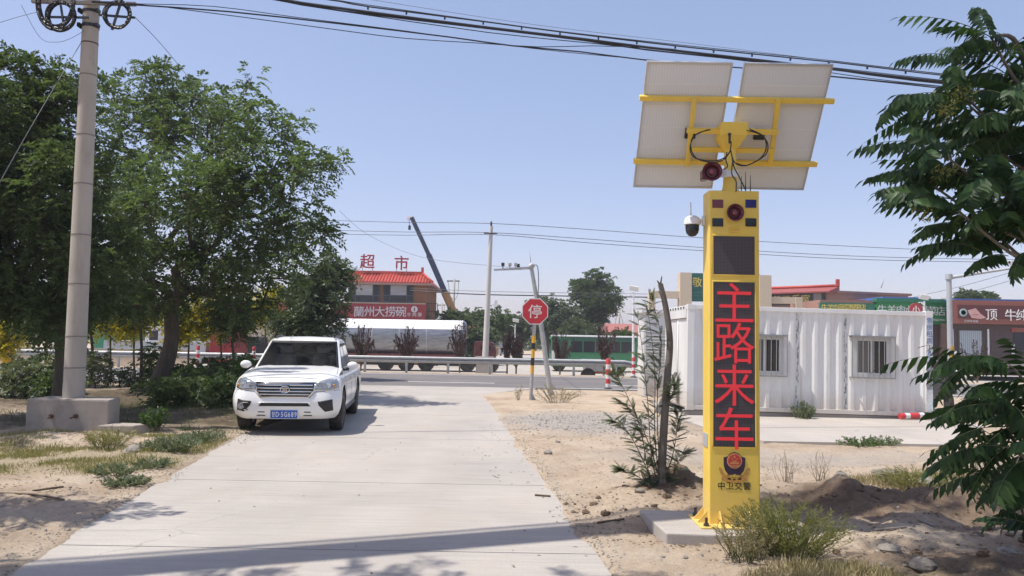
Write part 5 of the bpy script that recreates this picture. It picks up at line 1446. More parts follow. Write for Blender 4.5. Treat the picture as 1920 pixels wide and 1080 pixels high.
# plum coloured shrubs in a row beyond the guardrail
def fan_shrub(label, px, py_top, py_bot, wpx, D, seed, z0=-0.3, dens=1.0):
    r = random.Random(seed); rn = np.random.default_rng(seed)
    b_ = at(px, py_bot, D); h = at(px, py_top, D).z - z0; wd = wpx * D / FPX / 2
    root = thing("plum_shrub", label, "shrub", (b_.x, D, z0), group="plum coloured shrubs beyond the guardrail")
    mb = MB(); P, Dr = [], []
    mb.tube([(b_.x, D, z0 - 0.1), (b_.x, D, z0 + h * 0.3)], [0.05, 0.04], 7)
    for i in range(int((30 + (seed * 7) % 22) * dens)):
        a = r.uniform(0, 2 * PI); s = r.uniform(0.15, 1.0) ** 0.7 * wd * (1 + 0.3 * math.sin(a + seed)); hh = h * r.uniform(0.5, 1.0) * (1 - 0.12 * (s / wd))
        t0 = Vector((b_.x, D, z0 + h * r.uniform(0.12, 0.3))); t2 = Vector((b_.x + s * math.cos(a), D + s * math.sin(a), z0 + hh))
        t1 = Vector((b_.x + 0.75 * s * math.cos(a), D + 0.75 * s * math.sin(a), z0 + h * 0.55))
        pts = bez([t0, t1, t2], 8); mb.tube(pts, [0.018 - 0.0018 * k for k in range(len(pts))], 4, caps=False)
        for k in range(2, len(pts)):
            for _ in range(8):
                u = r.random(); p = pts[k-1].lerp(pts[k], u); P.append(p); dv = (pts[k] - pts[k-1]).normalized() * 1.2
                Dr.append((dv.x + r.gauss(0, 0.5), dv.y + r.gauss(0, 0.5), dv.z + r.gauss(0, 0.3)))
    mb.build("stems", M_twig, root, fix=False)
    P = np.array(P) ; Dr = np.array(Dr); n = len(P)
    V, F = leaves_np(P, Dr, rn.normal(0, 1, (n, 3)), rn.uniform(0.09, 0.17, n), rn.uniform(0.014, 0.026, n))
    inst("foliage", np_mesh("foliage", V - np.array([b_.x, D, z0]), F, G_plum), root)
fans = [(677, 603, 672, 46, "in front of the tanker's rear"), (763, 606, 678, 48, "in front of the middle of the silver tanker"), (862, 596, 680, 44, "at the front end of the silver tanker"), (951, 614, 676, 24, "first of the pair right of the centre pole"), (968, 616, 676, 26, "second of the pair right of the centre pole"), (1050, 616, 678, 50, "in front of the rear of the green bus"), (1132, 600, 682, 40, "in front of the middle of the green bus"), (700, 622, 676, 22, "small one between two larger at the tanker")]
for i, (px, t_, b_, w_, lab) in enumerate(fans[:7]):
    fan_shrub("dark plum coloured upright shrub " + lab, px, t_, b_, w_, 40.5, 90 + i)
fan_shrub("dark plum coloured shrub before the brown shop's curtained window", 1832, 634, 690, 52, 40.5, 101, z0=-0.5)
fan_shrub("small bare plum coloured shrub by the striped camera pole", 1762, 664, 702, 26, 40.5, 102, z0=-0.5, dens=0.5)

# far trees beyond the yard
D = 95
far = [("dark rounded tree standing highest beyond the green bus", (1112, 700), (1110, 630), [(1115, 555, 46, 38), (1125, 520, 24, 16), (1090, 540, 24, 16), (1112, 600, 40, 26), (1140, 570, 22, 16)], G_dark, 95, 150, 0.5),
       ("dusty green tree behind the stop sign", (1030, 700), (1030, 640), [(1035, 600, 44, 36), (1020, 575, 26, 20), (1062, 610, 30, 30)], G_far, 90, 110, 0.3),
       ("dusty green tree between the centre pole and the stop sign", (975, 700), (975, 645), [(978, 615, 28, 24), (960, 625, 20, 16)], G_far, 92, 60, 0.25),
       ("dark green tree just left of the centre pole", (885, 700), (885, 640), [(885, 615, 34, 30), (868, 600, 20, 16), (930, 610, 24, 28)], G_dark, 82, 100, 0.3),
       ("rounded dark bush tree right of the supermarket", (845, 700), (845, 640), [(848, 612, 20, 24), (862, 640, 34, 30), (890, 640, 26, 26)], G_far, 66, 90, 0.25),
       ("low green tree between the bus and the pink walled house", (1090, 700), (1090, 650), [(1085, 625, 34, 22)], G_far, 85, 50, 0.2),
       ("dark conical tree beside the solar street lamp", (1166, 700), (1166, 680), [(1166, 640, 12, 24), (1160, 655, 14, 16)], G_dark, 70, 40, 0.15),
       ("dark green tree rising behind the brown shop", (1818, 640), (1818, 600), [(1815, 560, 15, 8), (1806, 563, 8, 5)], G_dark, 80, 22, 0.2),
       ("small tree rising behind the brown shop's right part", (1850, 640), (1850, 600), [(1850, 562, 9, 6)], G_dark, 82, 12, 0.2),
       ("green tree left of the supermarket roof", (560, 700), (560, 640), [(575, 560, 50, 36), (540, 600, 50, 40), (620, 600, 30, 40)], G_far, 75, 90, 0.3),
       ("wide green tree far behind the big trunk", (300, 700), (300, 640), [(320, 600, 60, 40), (230, 590, 60, 40)], G_far, 90, 90, 0.3)]
for i, (lab, b_, f_, ls, g_, D, na, r0) in enumerate(far):
    bb = at(b_[0], b_[1], D); 
    tree("far_tree", lab, (bb.x, D, -0.62), at(f_[0], f_[1], D), [lump(px, py, rx, ry_, D) for px, py, rx, ry_ in ls], na, r0, g_, per=12, slen=0.7, m=4, L=0.34, Wd=0.1, seed=120 + i, clr=0.7, limb_min=0.02, minrad=0.05)
# the horizon woods read as one mass
r_ = np.random.default_rng(5); n = 9000
X = r_.uniform(-190, 230, n); Yw = r_.uniform(150, 175, n)
top_ = 3.0 + 3.2 * fbm(X, Yw * 0 + 3, 0.07, 4, 77)
Zw = -0.6 + r_.uniform(0, 1, n) ** 0.7 * np.maximum(1.2, top_)
P = np.stack([X, Yw, Zw], 1)
V, F = sprays_np(P, r_.normal(0, 1, (n, 3)), np.full(n, 1.2), 2, 0.9, 0.35, 0.3, r_)
o = inst("far_woods", np_mesh("far_woods", V, F, G_far)); tag(o, "distant dusty line of trees along the horizon", None, None, "stuff")

# ------------------------------------------------------------------ tree of heaven on the right, near: every compound leaf is a part
def frond_mesh(name, length, pairs, L, Wd, droop, mats, seed, hang=0.75, sweep=0.3, rach=0.004):
    r = random.Random(seed); V, F, MI = [], [], []
    def rp(t): return Vector((length * t, 0, droop * length * (0.35 * t - 1.0 * t * t)))
    mb = MB(); mb.mi = 1
    mb.tube([rp(i / 7) for i in range(8)], [rach * (1 - 0.7 * i / 7) for i in range(8)], 4, caps=False)
    mb.mi = 0
    for j in range(pairs + 1):
        t = 0.14 + 0.86 * j / pairs
        p = rp(t); tang = (rp(min(1, t + 0.02)) - rp(t - 0.02)).normalized()
        for sg in ((-1, 1) if j < pairs else (0,)):
            d = tang * (sweep + 0.25 * t + (1 if sg == 0 else 0)) + Vector((0, sg * 0.62, 0)) + Vector((0, 0, -hang * r.uniform(0.75, 1.2))) + Vector((r.gauss(0, .07), r.gauss(0, .07), 0))
            d.normalize(); n = Vector((0.2, -sg * hang, 1)).normalized() if sg else Vector((0, 0, 1))
            s = d.cross(n).normalized(); n = s.cross(d)
            k = (0.65 + 0.5 * math.sin(PI * min(1, 0.2 + 0.75 * t))) * r.uniform(0.88, 1.1)
            l, w = L * k, Wd * k
            q0 = p; q1 = p + d * l * 0.33; q2 = p + d * l * 0.7 - n * l * 0.03; q3 = p + d * l - n * l * 0.1
            vs = [q0, q1, q2, q3, q1 + s * w + n * w * 0.25, q2 + s * w * 0.62 + n * w * 0.15, q1 - s * w + n * w * 0.25, q2 - s * w * 0.62 + n * w * 0.15]
            mb.add(vs, [(0, 4, 1), (4, 5, 2, 1), (5, 3, 2), (0, 1, 6), (1, 2, 7, 6), (2, 3, 7)], True)
    return mb.mesh(name, mats, fix=False)

def frame(p, d, up=(0, 0, 1)):
    d = Vector(d).normalized(); s = Vector(up).cross(d)
    if s.length < 1e-3: s = Vector((0, 1, 0))
    s.normalize(); u = d.cross(s)
    return Matrix(((d.x, s.x, u.x, p[0]), (d.y, s.y, u.y, p[1]), (d.z, s.z, u.z, p[2]), (0, 0, 0, 1)))

M_green_twig = mat("green_twig", (0.10, 0.11, 0.045), 0.7, var=0.2)
FR = [frond_mesh("leaf", l, n, 0.125, 0.0235, dr, [G_ail, M_green_twig], 200 + i, hang=h) for i, (l, n, dr, h) in enumerate(((0.62, 11, 0.35, 0.85), (0.55, 10, 0.5, 0.95), (0.72, 12, 0.45, 1.0), (0.48, 9, 0.6, 0.9), (0.6, 11, 0.2, 0.7), (0.4, 8, 0.4, 0.8)))]
rt = random.Random(21)
tb = Vector((3.95, 5.5, 0)); tb.z = gz(tb.x, tb.y)
toh = thing("tree_of_heaven", "near tree at the right edge with long drooping feather-shaped leaves", "tree", tb)
ros = [  # px, py, depth, leaves, leftward pull
    (1858, 70, 5.3, 7, 0.3), (1795, 165, 5.1, 8, 0.6), (1765, 285, 5.0, 8, 0.7), (1745, 345, 5.2, 6, 0.8), (1830, 240, 5.4, 9, 0.5), (1905, 150, 5.6, 10, 0.2),
    (1785, 385, 5.0, 7, 0.7), (1850, 330, 5.3, 8, 0.3), (1920, 270, 5.5, 11, 0.1), (1895, 400, 5.2, 9, 0.4), (1850, 420, 5.6, 5, 0.6), (1940, 380, 5.0, 9, 0.3), (1955, 200, 5.0, 10, 0.2), (1985, 330, 5.6, 9, 0.0), (1930, 440, 5.4, 7, 0.3), (1900, 330, 5.7, 8, 0.2), (1960, 100, 5.4, 7, 0.1),
    (1815, 195, 5.5, 5, 0.2), (1800, 330, 5.5, 6, 0.3), (1885, 215, 5.1, 7, 0.4),
    (1900, 690, 4.9, 6, 0.7), (1895, 760, 5.0, 7, 0.7), (1900, 835, 4.8, 8, 0.7), (1935, 900, 4.9, 6, 0.5), (1950, 720, 5.2, 5, 0.3), (1955, 810, 5.2, 7, 0.2), (1985, 930, 5.3, 6, 0.2), (1960, 985, 5.0, 4, 0.2), (1925, 790, 5.4, 5, 0.4)]
tw = MB()
trunk_pts = [Vector((tb.x, tb.y, tb.z - 0.1)), Vector((tb.x + 0.05, tb.y, 1.0)), Vector((tb.x - 0.05, tb.y - 0.02, 2.2)), Vector((tb.x - 0.12, tb.y, 3.2)), Vector((tb.x - 0.3, tb.y, 3.9)), at(1858, 70, 5.3)]
tw.tube(bez(trunk_pts, 30), [0.07 - 0.064 * i / 30 for i in range(31)], 10)
TL = bez(trunk_pts, 30)
inv = WM[toh.name].inverted(); nfr = 0
for px, py, D, k, pull in ros:
    p = at(px, py, D)
    below = [t for t in TL if t.z < p.z - 0.1] or [TL[0]]
    a = min(below, key=lambda t: (t - p).length + 0.8 * abs(p.z - 0.45 - t.z))
    c_ = a.lerp(p, 0.5) + Vector((0, 0, -0.06)); pts = bez([a, c_, p], 10)
    tw.tube(pts, [0.018 - 0.011 * i / 10 for i in range(len(pts))], 6, caps=False)
    ph = rt.uniform(0, 2 * PI)
    for i in range(k):
        az = ph + i * 2.399 + rt.uniform(-0.3, 0.3); el = math.radians(rt.uniform(-5, 50))
        d = Vector((math.cos(az) * math.cos(el) - pull * 0.9, math.sin(az) * math.cos(el), math.sin(el) - 0.05))
        if d.length < 0.2: continue
        s = rt.uniform(0.8, 1.08)
        back = pts[max(0, len(pts) - 1 - rt.randint(0, 3))]
        inst("leaf", rt.choice(FR), toh, inv @ frame(back, d, Vector((rt.gauss(0, 0.2), rt.gauss(0, 0.2), 1))) @ Matrix.Diagonal((s, s, s, 1))); nfr += 1
# the leaves that draw the outline on the left side
for (xa, ya), (xb, yb), D in (((1765, 278), (1606, 272), 4.95), ((1800, 110), (1680, 108), 5.1), ((1770, 330), (1650, 318), 5.0), ((1790, 400), (1652, 352), 5.1), ((1800, 420), (1712, 432), 5.0), ((1838, 470), (1722, 455), 5.2), ((1700, 190), (1642, 215), 5.0), ((1780, 180), (1668, 185), 4.9),
                       ((1845, 672), (1752, 735), 4.75), ((1870, 760), (1748, 782), 4.8), ((1860, 800), (1738, 855), 4.7), ((1880, 840), (1752, 890), 4.75), ((1900, 830), (1812, 920), 4.7), ((1850, 740), (1760, 778), 5.0), ((1905, 900), (1835, 925), 4.9), ((1890, 480), (1815, 490), 5.0), ((1855, 60), (1905, 75), 5.2), ((1850, 70), (1775, 95), 5.2), ((1930, 470), (1895, 500), 4.9)):
    a = at(xa, ya, D + 0.1); b_ = at(xb, yb, D); d = b_ - a; ln = d.length
    d.z += 0.18 * ln
    s = ln / 0.62
    inst("leaf", FR[0] if s < 1.05 else FR[2], toh, inv @ frame(a, d) @ Matrix.Diagonal((s, max(0.85, min(1.1, s)), max(0.85, min(1.1, s)), 1))); nfr += 1
tw.build("trunk", M_bark2, toh, fix=False)
# little clusters of yellowish winged seeds
rs_ = np.random.default_rng(8)
for px, py in ((1805, 172), (1768, 318), (1775, 208), (1730, 395)):
    c_ = np.array(at(px, py, 4.9)); n = 70
    V, F = leaves_np(c_ + rs_.normal(0, 0.035, (n, 3)), rs_.normal(0, 1, (n, 3)), rs_.normal(0, 1, (n, 3)), np.full(n, 0.035), np.full(n, 0.006))
    inst("seed_cluster", np_mesh("seed_cluster", V - np.array(tb), F, G_koch), toh, kind="stuff")

# ------------------------------------------------------------------ lopped sapling with small feathery shoots
q = gp(1243, 938); D = q.y
sp = thing("lopped_sapling", "lopped dark sapling with feathery side shoots, just left of the yellow pillar", "tree", (q.x, D, gz(q.x, D)))
tp = [at(1243, 945, D), at(1241, 880, D), at(1245, 800, D), at(1252, 700, D), at(1256, 640, D), at(1249, 580, D), at(1238, 532, D)]
tp[0].z = gz(q.x, D) - 0.1
mb = MB(); mb.tube(bez(tp, 30), [0.05 - 0.022 * i / 30 for i in range(31)], 12)
for (xa, ya), (xb, yb), rr_ in (((1238, 535), (1241, 518), 0.012), ((1238, 534), (1232, 526), 0.014), ((1243, 560), (1234, 545), 0.008), ((1250, 828), (1288, 820), 0.012)):
    mb.tube([at(xa, ya, D), at(xb, yb, D - 0.05)], [rr_, rr_ * 0.4], 6)
shoots = [[(1238, 930), (1215, 880), (1200, 800), (1170, 730), (1150, 700)], [(1240, 930), (1222, 860), (1215, 760), (1205, 660), (1195, 590)], [(1240, 925), (1228, 820), (1228, 700), (1220, 620), (1212, 570)], [(1236, 935), (1205, 900), (1180, 885), (1160, 880)],
          [(1236, 940), (1200, 850), (1170, 800), (1150, 790)], [(1248, 930), (1262, 890), (1275, 860), (1285, 850)], [(1246, 900), (1262, 850), (1270, 800), (1272, 770)], [(1238, 900), (1212, 820), (1185, 770), (1160, 750)], [(1250, 760), (1262, 735), (1268, 720)], [(1240, 930), (1232, 760), (1240, 640), (1222, 560)]]
FS = [frond_mesh("leaf", 0.15, 13, 0.022, 0.0055, 0.15, [G_sap, M_green_twig], 300 + i, hang=0.05, sweep=0.2, rach=0.0016) for i in range(3)] + [frond_mesh("leaf", 0.10, 10, 0.018, 0.005, 0.15, [G_sap, M_green_twig], 305, hang=0.2, rach=0.0014)]
invs = WM[sp.name].inverted(); rt = random.Random(31)
for pts in shoots:
    off = rt.uniform(-0.25, 0.15)
    P = bez([at(x, y, D + off * i / (len(pts) - 1)) for i, (x, y) in enumerate(pts)], 16)
    mb.tube(P, [0.007 - 0.005 * i / (len(P) - 1) for i in range(len(P))], 5, caps=False)
    for k in range(2, len(P)):
        for _ in range(6 if len(pts) > 3 else 4):
            if rt.random() < 0.2: continue
            d = (P[k] - P[k-1]).normalized() * 0.3 + Vector((rt.uniform(-1.4, 0.25) if rt.random() < 0.8 else rt.uniform(0.3, 1.0), rt.uniform(-0.6, 0.5), rt.uniform(-0.2, 0.35)))
            s = rt.uniform(0.7, 1.1)
            inst("leaf", rt.choice(FS), sp, invs @ frame(P[k].lerp(P[k-1], rt.random()), d, (rt.gauss(0, .3), rt.gauss(0, .3), 1)) @ Matrix.Diagonal((s, s, s, 1)))
mb.build("trunk", M_bark2, sp, fix=False)

# ------------------------------------------------------------------ feathery bush, weeds, grass
def wispy(name, label, x, y, h, rad, stems, per, L, Wd, leafm, seed, stemm=None, spread=1.0, cat="bush"):
    r = np.random.default_rng(seed); rr_ = random.Random(seed)
    z = gz(x, y); root = thing(name, label, cat, (x, y, z)); mb = MB(); Ps, Ds = [], []
    for i in range(stems):
        a = rr_.uniform(0, 2 * PI); s = rad * math.sqrt(rr_.random()) * spread; hh = h * rr_.uniform(0.55, 1.05) * (1 - 0.3 * (s / rad) ** 2)
        b0 = Vector((x + 0.35 * s * math.cos(a) + rr_.gauss(0, .03), y + 0.35 * s * math.sin(a), z - 0.02)); tip = Vector((x + s * math.cos(a), y + s * math.sin(a), z + hh))
        mid = b0.lerp(tip, 0.5) + Vector((rr_.gauss(0, .03), rr_.gauss(0, .03), 0.1 * hh)); P = bez([b0, mid, tip], 6)
        mb.tube(P, [0.0035, 0.003, 0.0025, 0.002, 0.0018, 0.0015, 0.001][:len(P)], 3, caps=False)
        for k in range(per):
            t = rr_.uniform(0.15, 1) ** 0.8 * (len(P) - 1); k0 = min(int(t), len(P) - 2); p = P[k0].lerp(P[k0 + 1], t - k0)
            dv = (P[k0 + 1] - P[k0]).normalized(); Ps.append(p); Ds.append((dv.x * 0.7 + rr_.gauss(0, .6), dv.y * 0.7 + rr_.gauss(0, .6), dv.z * 0.7 + rr_.gauss(0, .35)))
    mb.build("stems", stemm or M_green_twig, root, fix=False)
    n = len(Ps); V, F = leaves_np(np.array(Ps), np.array(Ds), r.normal(0, 1, (n, 3)), L * r.uniform(0.6, 1.3, n), Wd * r.uniform(0.7, 1.3, n))
    inst("foliage", np_mesh("foliage", V - np.array([x, y, z]), F, leafm), root); return root
q = gp(1478, 1052)
wispy("feathery_bush", "feathery green bush at the foot of the yellow pillar", q.x, q.y, 0.43, 0.50, 250, 36, 0.034, 0.0023, G_koch, 400)
q = gp(1395, 1062)
wispy("feathery_bush", "small pale wispy bush in front of the concrete footing", q.x, q.y, 0.30, 0.26, 90, 30, 0.03, 0.0025, G_dry, 401)
q = gp(1420, 1000)
wispy("wispy_weed", "tall thin weed stalks against the foot of the yellow pillar", q.x - 0.02, q.y - 0.15, 0.46, 0.25, 26, 22, 0.03, 0.003, G_koch, 402, cat="weed")
wl = [(1505, 786, 0.42, 0.3, 60, "small green bush growing against the white container", G_grey, "bush", 0.05, 0.009), (1612, 838, 0.16, 0.4, 50, "low green weed at the edge of the concrete apron", G_fresh, "weed", 0.04, 0.006), (1655, 836, 0.16, 0.35, 50, "low weed on the apron's edge, right of another", G_grey, "weed", 0.04, 0.006),
      (1712, 918, 0.22, 0.42, 110, "pale yellow green tuft of grass on the bare earth at the right", G_drygreen, "grass tuft", 0.06, 0.003), (1540, 905, 0.42, 0.22, 16, "bare twiggy weed on the mound right of the pillar", G_dry, "weed", 0.02, 0.003), (1470, 905, 0.42, 0.24, 16, "dry spindly weed right behind the pillar's foot", G_dry, "weed", 0.02, 0.003), (1850, 905, 0.4, 0.5, 60, "dry brownish weed behind the drooping leaves", G_dry, "weed", 0.03, 0.003),
      (322, 852, 0.2, 0.42, 120, "low bluish green weed beside the left edge of the driveway", G_grey, "weed", 0.04, 0.006), (376, 830, 0.18, 0.4, 90, "low green weed where the driveway meets the trees' shade", G_grey, "weed", 0.04, 0.006), (288, 812, 0.42, 0.26, 50, "upright leafy weed right of the pole's concrete block", G_fresh, "weed", 0.06, 0.012), (216, 893, 0.12, 0.3, 60, "small flat weed on the left verge", G_grey, "weed", 0.035, 0.006), (236, 912, 0.08, 0.26, 60, "tiny flat weed nearest the driveway on the left verge", G_grey, "weed", 0.035, 0.006), (290, 880, 0.12, 0.26, 50, "small weed between larger ones on the left verge", G_grey, "weed", 0.035, 0.006),
      (200, 838, 0.3, 0.4, 70, "grassy weed against the foot of the concrete block", G_drygreen, "weed", 0.08, 0.003), (972, 752, 0.45, 0.16, 16, "dry stalks left of the stop sign post", G_dry, "weed", 0.06, 0.006), (1045, 756, 0.5, 0.65, 46, "dry grass stalks at the foot of the leaning camera post", G_dry, "weed", 0.06, 0.006)]
for i, (px, py, h, rad, st, lab, g_, cat, L_, W_) in enumerate(wl):
    q = gp(px, py); wispy("weed" if cat != "bush" else "small_bush", lab, q.x, q.y, h, rad, st, 26 if st > 20 else 8, L_, W_, g_, 420 + i, cat=cat, stemm=M_twig if g_ is G_dry else None)

def grass(name, label, polys, n, h, leafm, seed):
    r = np.random.default_rng(seed); P = []
    for (cx_, cy_, rx, ry_, k) in polys:
        m_ = int(n * k); a = r.uniform(0, 2 * PI, m_); q = np.sqrt(r.uniform(0, 1, m_))
        P.append(np.stack([cx_ + rx * q * np.cos(a), cy_ + ry_ * q * np.sin(a)], 1))
    P = np.concatenate(P)
    keep = fbm(P[:, 0], P[:, 1], 1.6, 4, seed) + 0.10 * r.normal(0, 1, len(P)) > 0.07
    keep &= (P[:, 0] < edge_x(L_xy, P[:, 1]) - 0.02) | (P[:, 0] > edge_x(R_xy, P[:, 1]) + 0.02)
    P = P[keep]; z = ground_h(P[:, 0], P[:, 1]); n = len(P)
    B = np.concatenate([P, z[:, None] - 0.005], 1)
    d = np.stack([r.normal(0, .45, n), r.normal(0, .45, n), np.ones(n)], 1)
    V, F = leaves_np(B, d, r.normal(0, 1, (n, 3)), h * r.uniform(0.4, 1.3, n), np.full(n, 0.0028) * r.uniform(0.7, 1.6, n), 0.0)
    o = inst(name, np_mesh(name, V, F, leafm)); tag(o, label, None, None, "stuff")
grass("dry_grass", "thin half dry grass on the left verge", [(-5.7, 10.2, 1.6, 1.3, 0.55), (-7.2, 10.4, 1.2, 1.4, 0.3), (-4.6, 11.6, 0.8, 1.0, 0.15), (-6.5, 12.3, 1.8, 0.7, 0.2)], 26000, 0.08, G_drygreen, 501)
grass("green_grass", "sparse green ground growth under the trees", [(-4.6, 13.2, 1.2, 0.8, 0.4), (-7.5, 16.0, 3.0, 2.5, 0.6), (-8, 24.5, 5, 1.2, 0.5)], 16000, 0.12, G_dark, 502)
grass("straw_grass", "dry straw on the earth around the feathery bush", [(2.4, 5.4, 0.75, 0.5, 0.6), (3.2, 5.2, 0.8, 0.4, 0.3), (5.4, 9.6, 1.3, 0.6, 0.4), (1.6, 5.2, 0.4, 0.4, 0.15)], 15000, 0.10, G_dry, 503)

# pebbles and clods lying about; larger stones are things
def rocks(name, label, pts, m, seed):
    rr_ = random.Random(seed); mb = MB()
    for x, y, s in pts:
        z = gz(x, y); mb.ball((x, y, z + s * 0.15), (s * rr_.uniform(0.7, 1.2), s * rr_.uniform(0.7, 1.2), s * rr_.uniform(0.4, 0.75)), 6, 4, 0.22, rr_)
    o = mb.build(name, m, fix=False); tag(o, label, None, None, "stuff")
rr_ = random.Random(77); pts = []
def outside(x, y): return x < float(edge_x(L_xy, y)) - 0.03 or x > float(edge_x(R_xy, y)) + 0.03
for _ in range(1500):
    y = 5.2 * (17 / 5.2) ** rr_.random(); x = rr_.uniform(-0.75, 0.75) * y
    if outside(x, y) and not (x > 3.2 and y > 13): pts.append((x, y, abs(rr_.gauss(0, 0.008)) + 0.005))
for _ in range(1100):
    e = rr_.choice((0, 1)); y = 5.3 * (14 / 5.3) ** rr_.random(); x = (float(edge_x(L_xy, y)) - abs(rr_.gauss(0, 0.22))) if e == 0 else (float(edge_x(R_xy, y)) + abs(rr_.gauss(0, 0.1)))
    pts.append((x, y, rr_.uniform(0.005, 0.013)))
for _ in range(900): 
    x, y = 1.6 + rr_.gauss(0, 1.1), 16 + rr_.gauss(0, 1.3)
    if outside(x, y) : pts.append((x, y, rr_.uniform(0.010, 0.022)))
rocks("pebbles", "pebbles and grit scattered on the bare earth", pts, mat("pebble_grey", (0.30, 0.27, 0.235), 0.9, var=0.35, scale=2.5), 6)
pts = []
for mx, my, a_, sx, sy in MOUNDS[:13]:
    for _ in range(16): 
        x, y = mx + rr_.gauss(0, sx * 0.8), my + rr_.gauss(0, sy * 0.9)
        if outside(x, y): pts.append((x, y, abs(rr_.gauss(0, 0.022)) + 0.008))
rocks("earth_clods", "clods of turned brown earth on the mounds", pts, mat("brown_clod", (0.13, 0.09, 0.06), 0.95, var=0.35, scale=8), 7)
M_stone = mat("field_stone", (0.24, 0.215, 0.185), 0.9, var=0.25, scale=9, bmp=0.5)
for px, py, s, lab in ((1745, 922, 0.14, "dark block of stone on the earth right of the yellow pillar"), (1577, 905, 0.10, "upright clod of earth on the mound right of the pillar"), (1668, 1040, 0.10, "rounded stone half buried at the bottom right"), (1730, 1072, 0.10, "stone at the very bottom right of the view"), (1028, 905 - 50, 0.07, "stone beside the right edge of the driveway"), (1660, 895, 0.2, "flat heap of dark soil on the pale ground"), (1890, 1050, 0.09, "pale stone near the bottom right corner"), (1200, 945, 0.05, "small pale stone beside the sapling's mound"), (255, 850, 0.16, "squat stone near the pole's concrete block"), (1046, 834, 0.045, "small dark stone on gravel right of the driveway")):
    q = gp(px, py); z = gz(q.x, q.y); r2 = random.Random(px)
    mb = MB(); mb.ball((q.x, q.y, z + s * 0.25), (s, s * 0.75, s * (0.9 if px == 1577 else 0.3 if px == 1660 else 0.55)), 10, 7, 0.13, r2); o = mb.build("stone", M_stone, fix=False); tag(o, lab, "stone", "stones on the bare earth")
# fallen leaves, straw bits and crumbs of bark
r_ = np.random.default_rng(91); LP = []
for (cx_, cy_, rx, ry_, k) in ((-8.5, 18.0, 3.5, 4.0, 3000), (-6.2, 12.6, 2.2, 1.6, 1300), (-5.4, 9.0, 1.6, 1.6, 700), (3.6, 6.6, 2.2, 1.4, 1500), (1.4, 7.6, 1.0, 1.2, 500), (4.5, 9.5, 2.5, 1.5, 900), (-1.5, 9.0, 3.4, 4.5, 70), (1.2, 13.0, 2.0, 5.0, 500)):
    a = r_.uniform(0, 2 * PI, k); q = np.sqrt(r_.uniform(0, 1, k)); LP.append(np.stack([cx_ + rx * q * np.cos(a), cy_ + ry_ * q * np.sin(a)], 1))
LP = np.concatenate(LP); n = len(LP); zz = np.maximum(ground_h(LP[:, 0], LP[:, 1]), np.where((LP[:, 0] > edge_x(L_xy, LP[:, 1])) & (LP[:, 0] < edge_x(R_xy, LP[:, 1])), 0.0, -1)) + 0.006
th = r_.uniform(0, 2 * PI, n)
V, F = leaves_np(np.concatenate([LP, zz[:, None]], 1), np.stack([np.cos(th), np.sin(th), r_.normal(0, 0.12, n)], 1), np.stack([r_.normal(0, .25, n), r_.normal(0, .25, n), np.ones(n)], 1), r_.uniform(0.02, 0.06, n), r_.uniform(0.004, 0.012, n), 0.3)
o = inst("leaf_litter", np_mesh("leaf_litter", V, F, leaf_mat("dead_leaves", [(0.1, (0.10, 0.07, 0.045)), (0.5, (0.22, 0.16, 0.10)), (0.9, (0.38, 0.31, 0.20))], 0.15))); tag(o, "dead leaves and straw bits scattered on the earth", None, None, "stuff")
# fallen sticks
for pts_, lab in (([(0, 936), (60, 942), (120, 944)], "long dead stick on the earth at the left edge"), ([(60, 960 - 28), (118, 922)], "short dead stick on the left verge"), ([(1003, 930), (1032, 932)], "twig lying on the driveway's right side"), ([(1640, 1002), (1700, 1006)], "grey stick on the earth at the right"), ([(1722, 985), (1752, 1000)], "pale splinter of wood at the right"), ([(1120, 985), (1170, 980)], "dead twig left of the concrete footing")):
    P = [gp(x, y) for x, y in pts_]; P = [Vector((p.x, p.y, max(gz(p.x, p.y), 0) + 0.012)) for p in P]
    mb = MB(); mb.tube(bez(P, 6), 0.011, 6); o = mb.build("stick", M_skid if "pale" in lab or "grey" in lab else M_twig); tag(o, lab, "stick", "sticks on the ground")

# trees out of view that shade the foreground
bt = tree("roadside_tree", "roadside tree beside the camera, out of view, shading the foreground", (-7.5, 2.2, 0), (-7.2, 2.3, 4.4), [(-4.2, 4.2, 7.6, 2.6, 1.0, 0.9), (-1.4, 3.7, 8.0, 2.0, 1.1, 0.8), (-0.2, 4.9, 8.6, 1.3, 0.8, 0.6), (0.6, 5.9, 9.3, 1.7, 1.3, 0.5), (-7.5, 3.0, 7.5, 2.0, 2.0, 1.3)], 240, 0.2, G_dark, per=12, seed=600)

tree("roadside_tree", "leafy roadside tree out of view at the left, shading the pole's concrete block", (-13.2, 13.6, 0), (-13.1, 13.6, 4.0), [(-11.7, 11.9, 7.0, 1.5, 1.7, 1.5), (-12.6, 13.4, 8.2, 1.8, 1.8, 1.4), (-12.4, 10.6, 6.6, 1.2, 1.0, 0.9)], 130, 0.18, G_dark, per=13, seed=601)
# ------------------------------------------------------------------ concrete pole on the left with its cables
M_pole = mat("pole_concrete", (0.40, 0.365, 0.32), 0.85, var=0.1, scale=3, stretch=(1, 1, 0.3), dirt=(0.24, 0.21, 0.18), dscale=4, damt=0.5, bmp=0.2)
M_block = mat("cast_concrete_block", (0.34, 0.30, 0.26), 0.9, var=0.12, scale=3, dirt=(0.22, 0.18, 0.14), dscale=4, damt=0.6, bmp=0.3)
M_cable = mat("black_cable", (0.018, 0.019, 0.024), 0.5)
M_wire = mat("grey_wire", (0.10, 0.105, 0.12), 0.5)
q = gp(130, 812); PDL = q.y
pole = thing("utility_pole", "thick round concrete pole with coiled cables, standing in a concrete block on the left", "utility pole", (q.x, PDL, 0))
inv = WM[pole.name].inverted()
zb0 = gz(q.x, PDL) + 0.0
bx0, bx1 = at(49, 780, PDL - 0.0).x, at(205, 780, PDL).x
z1 = at(130, 748, PDL).z
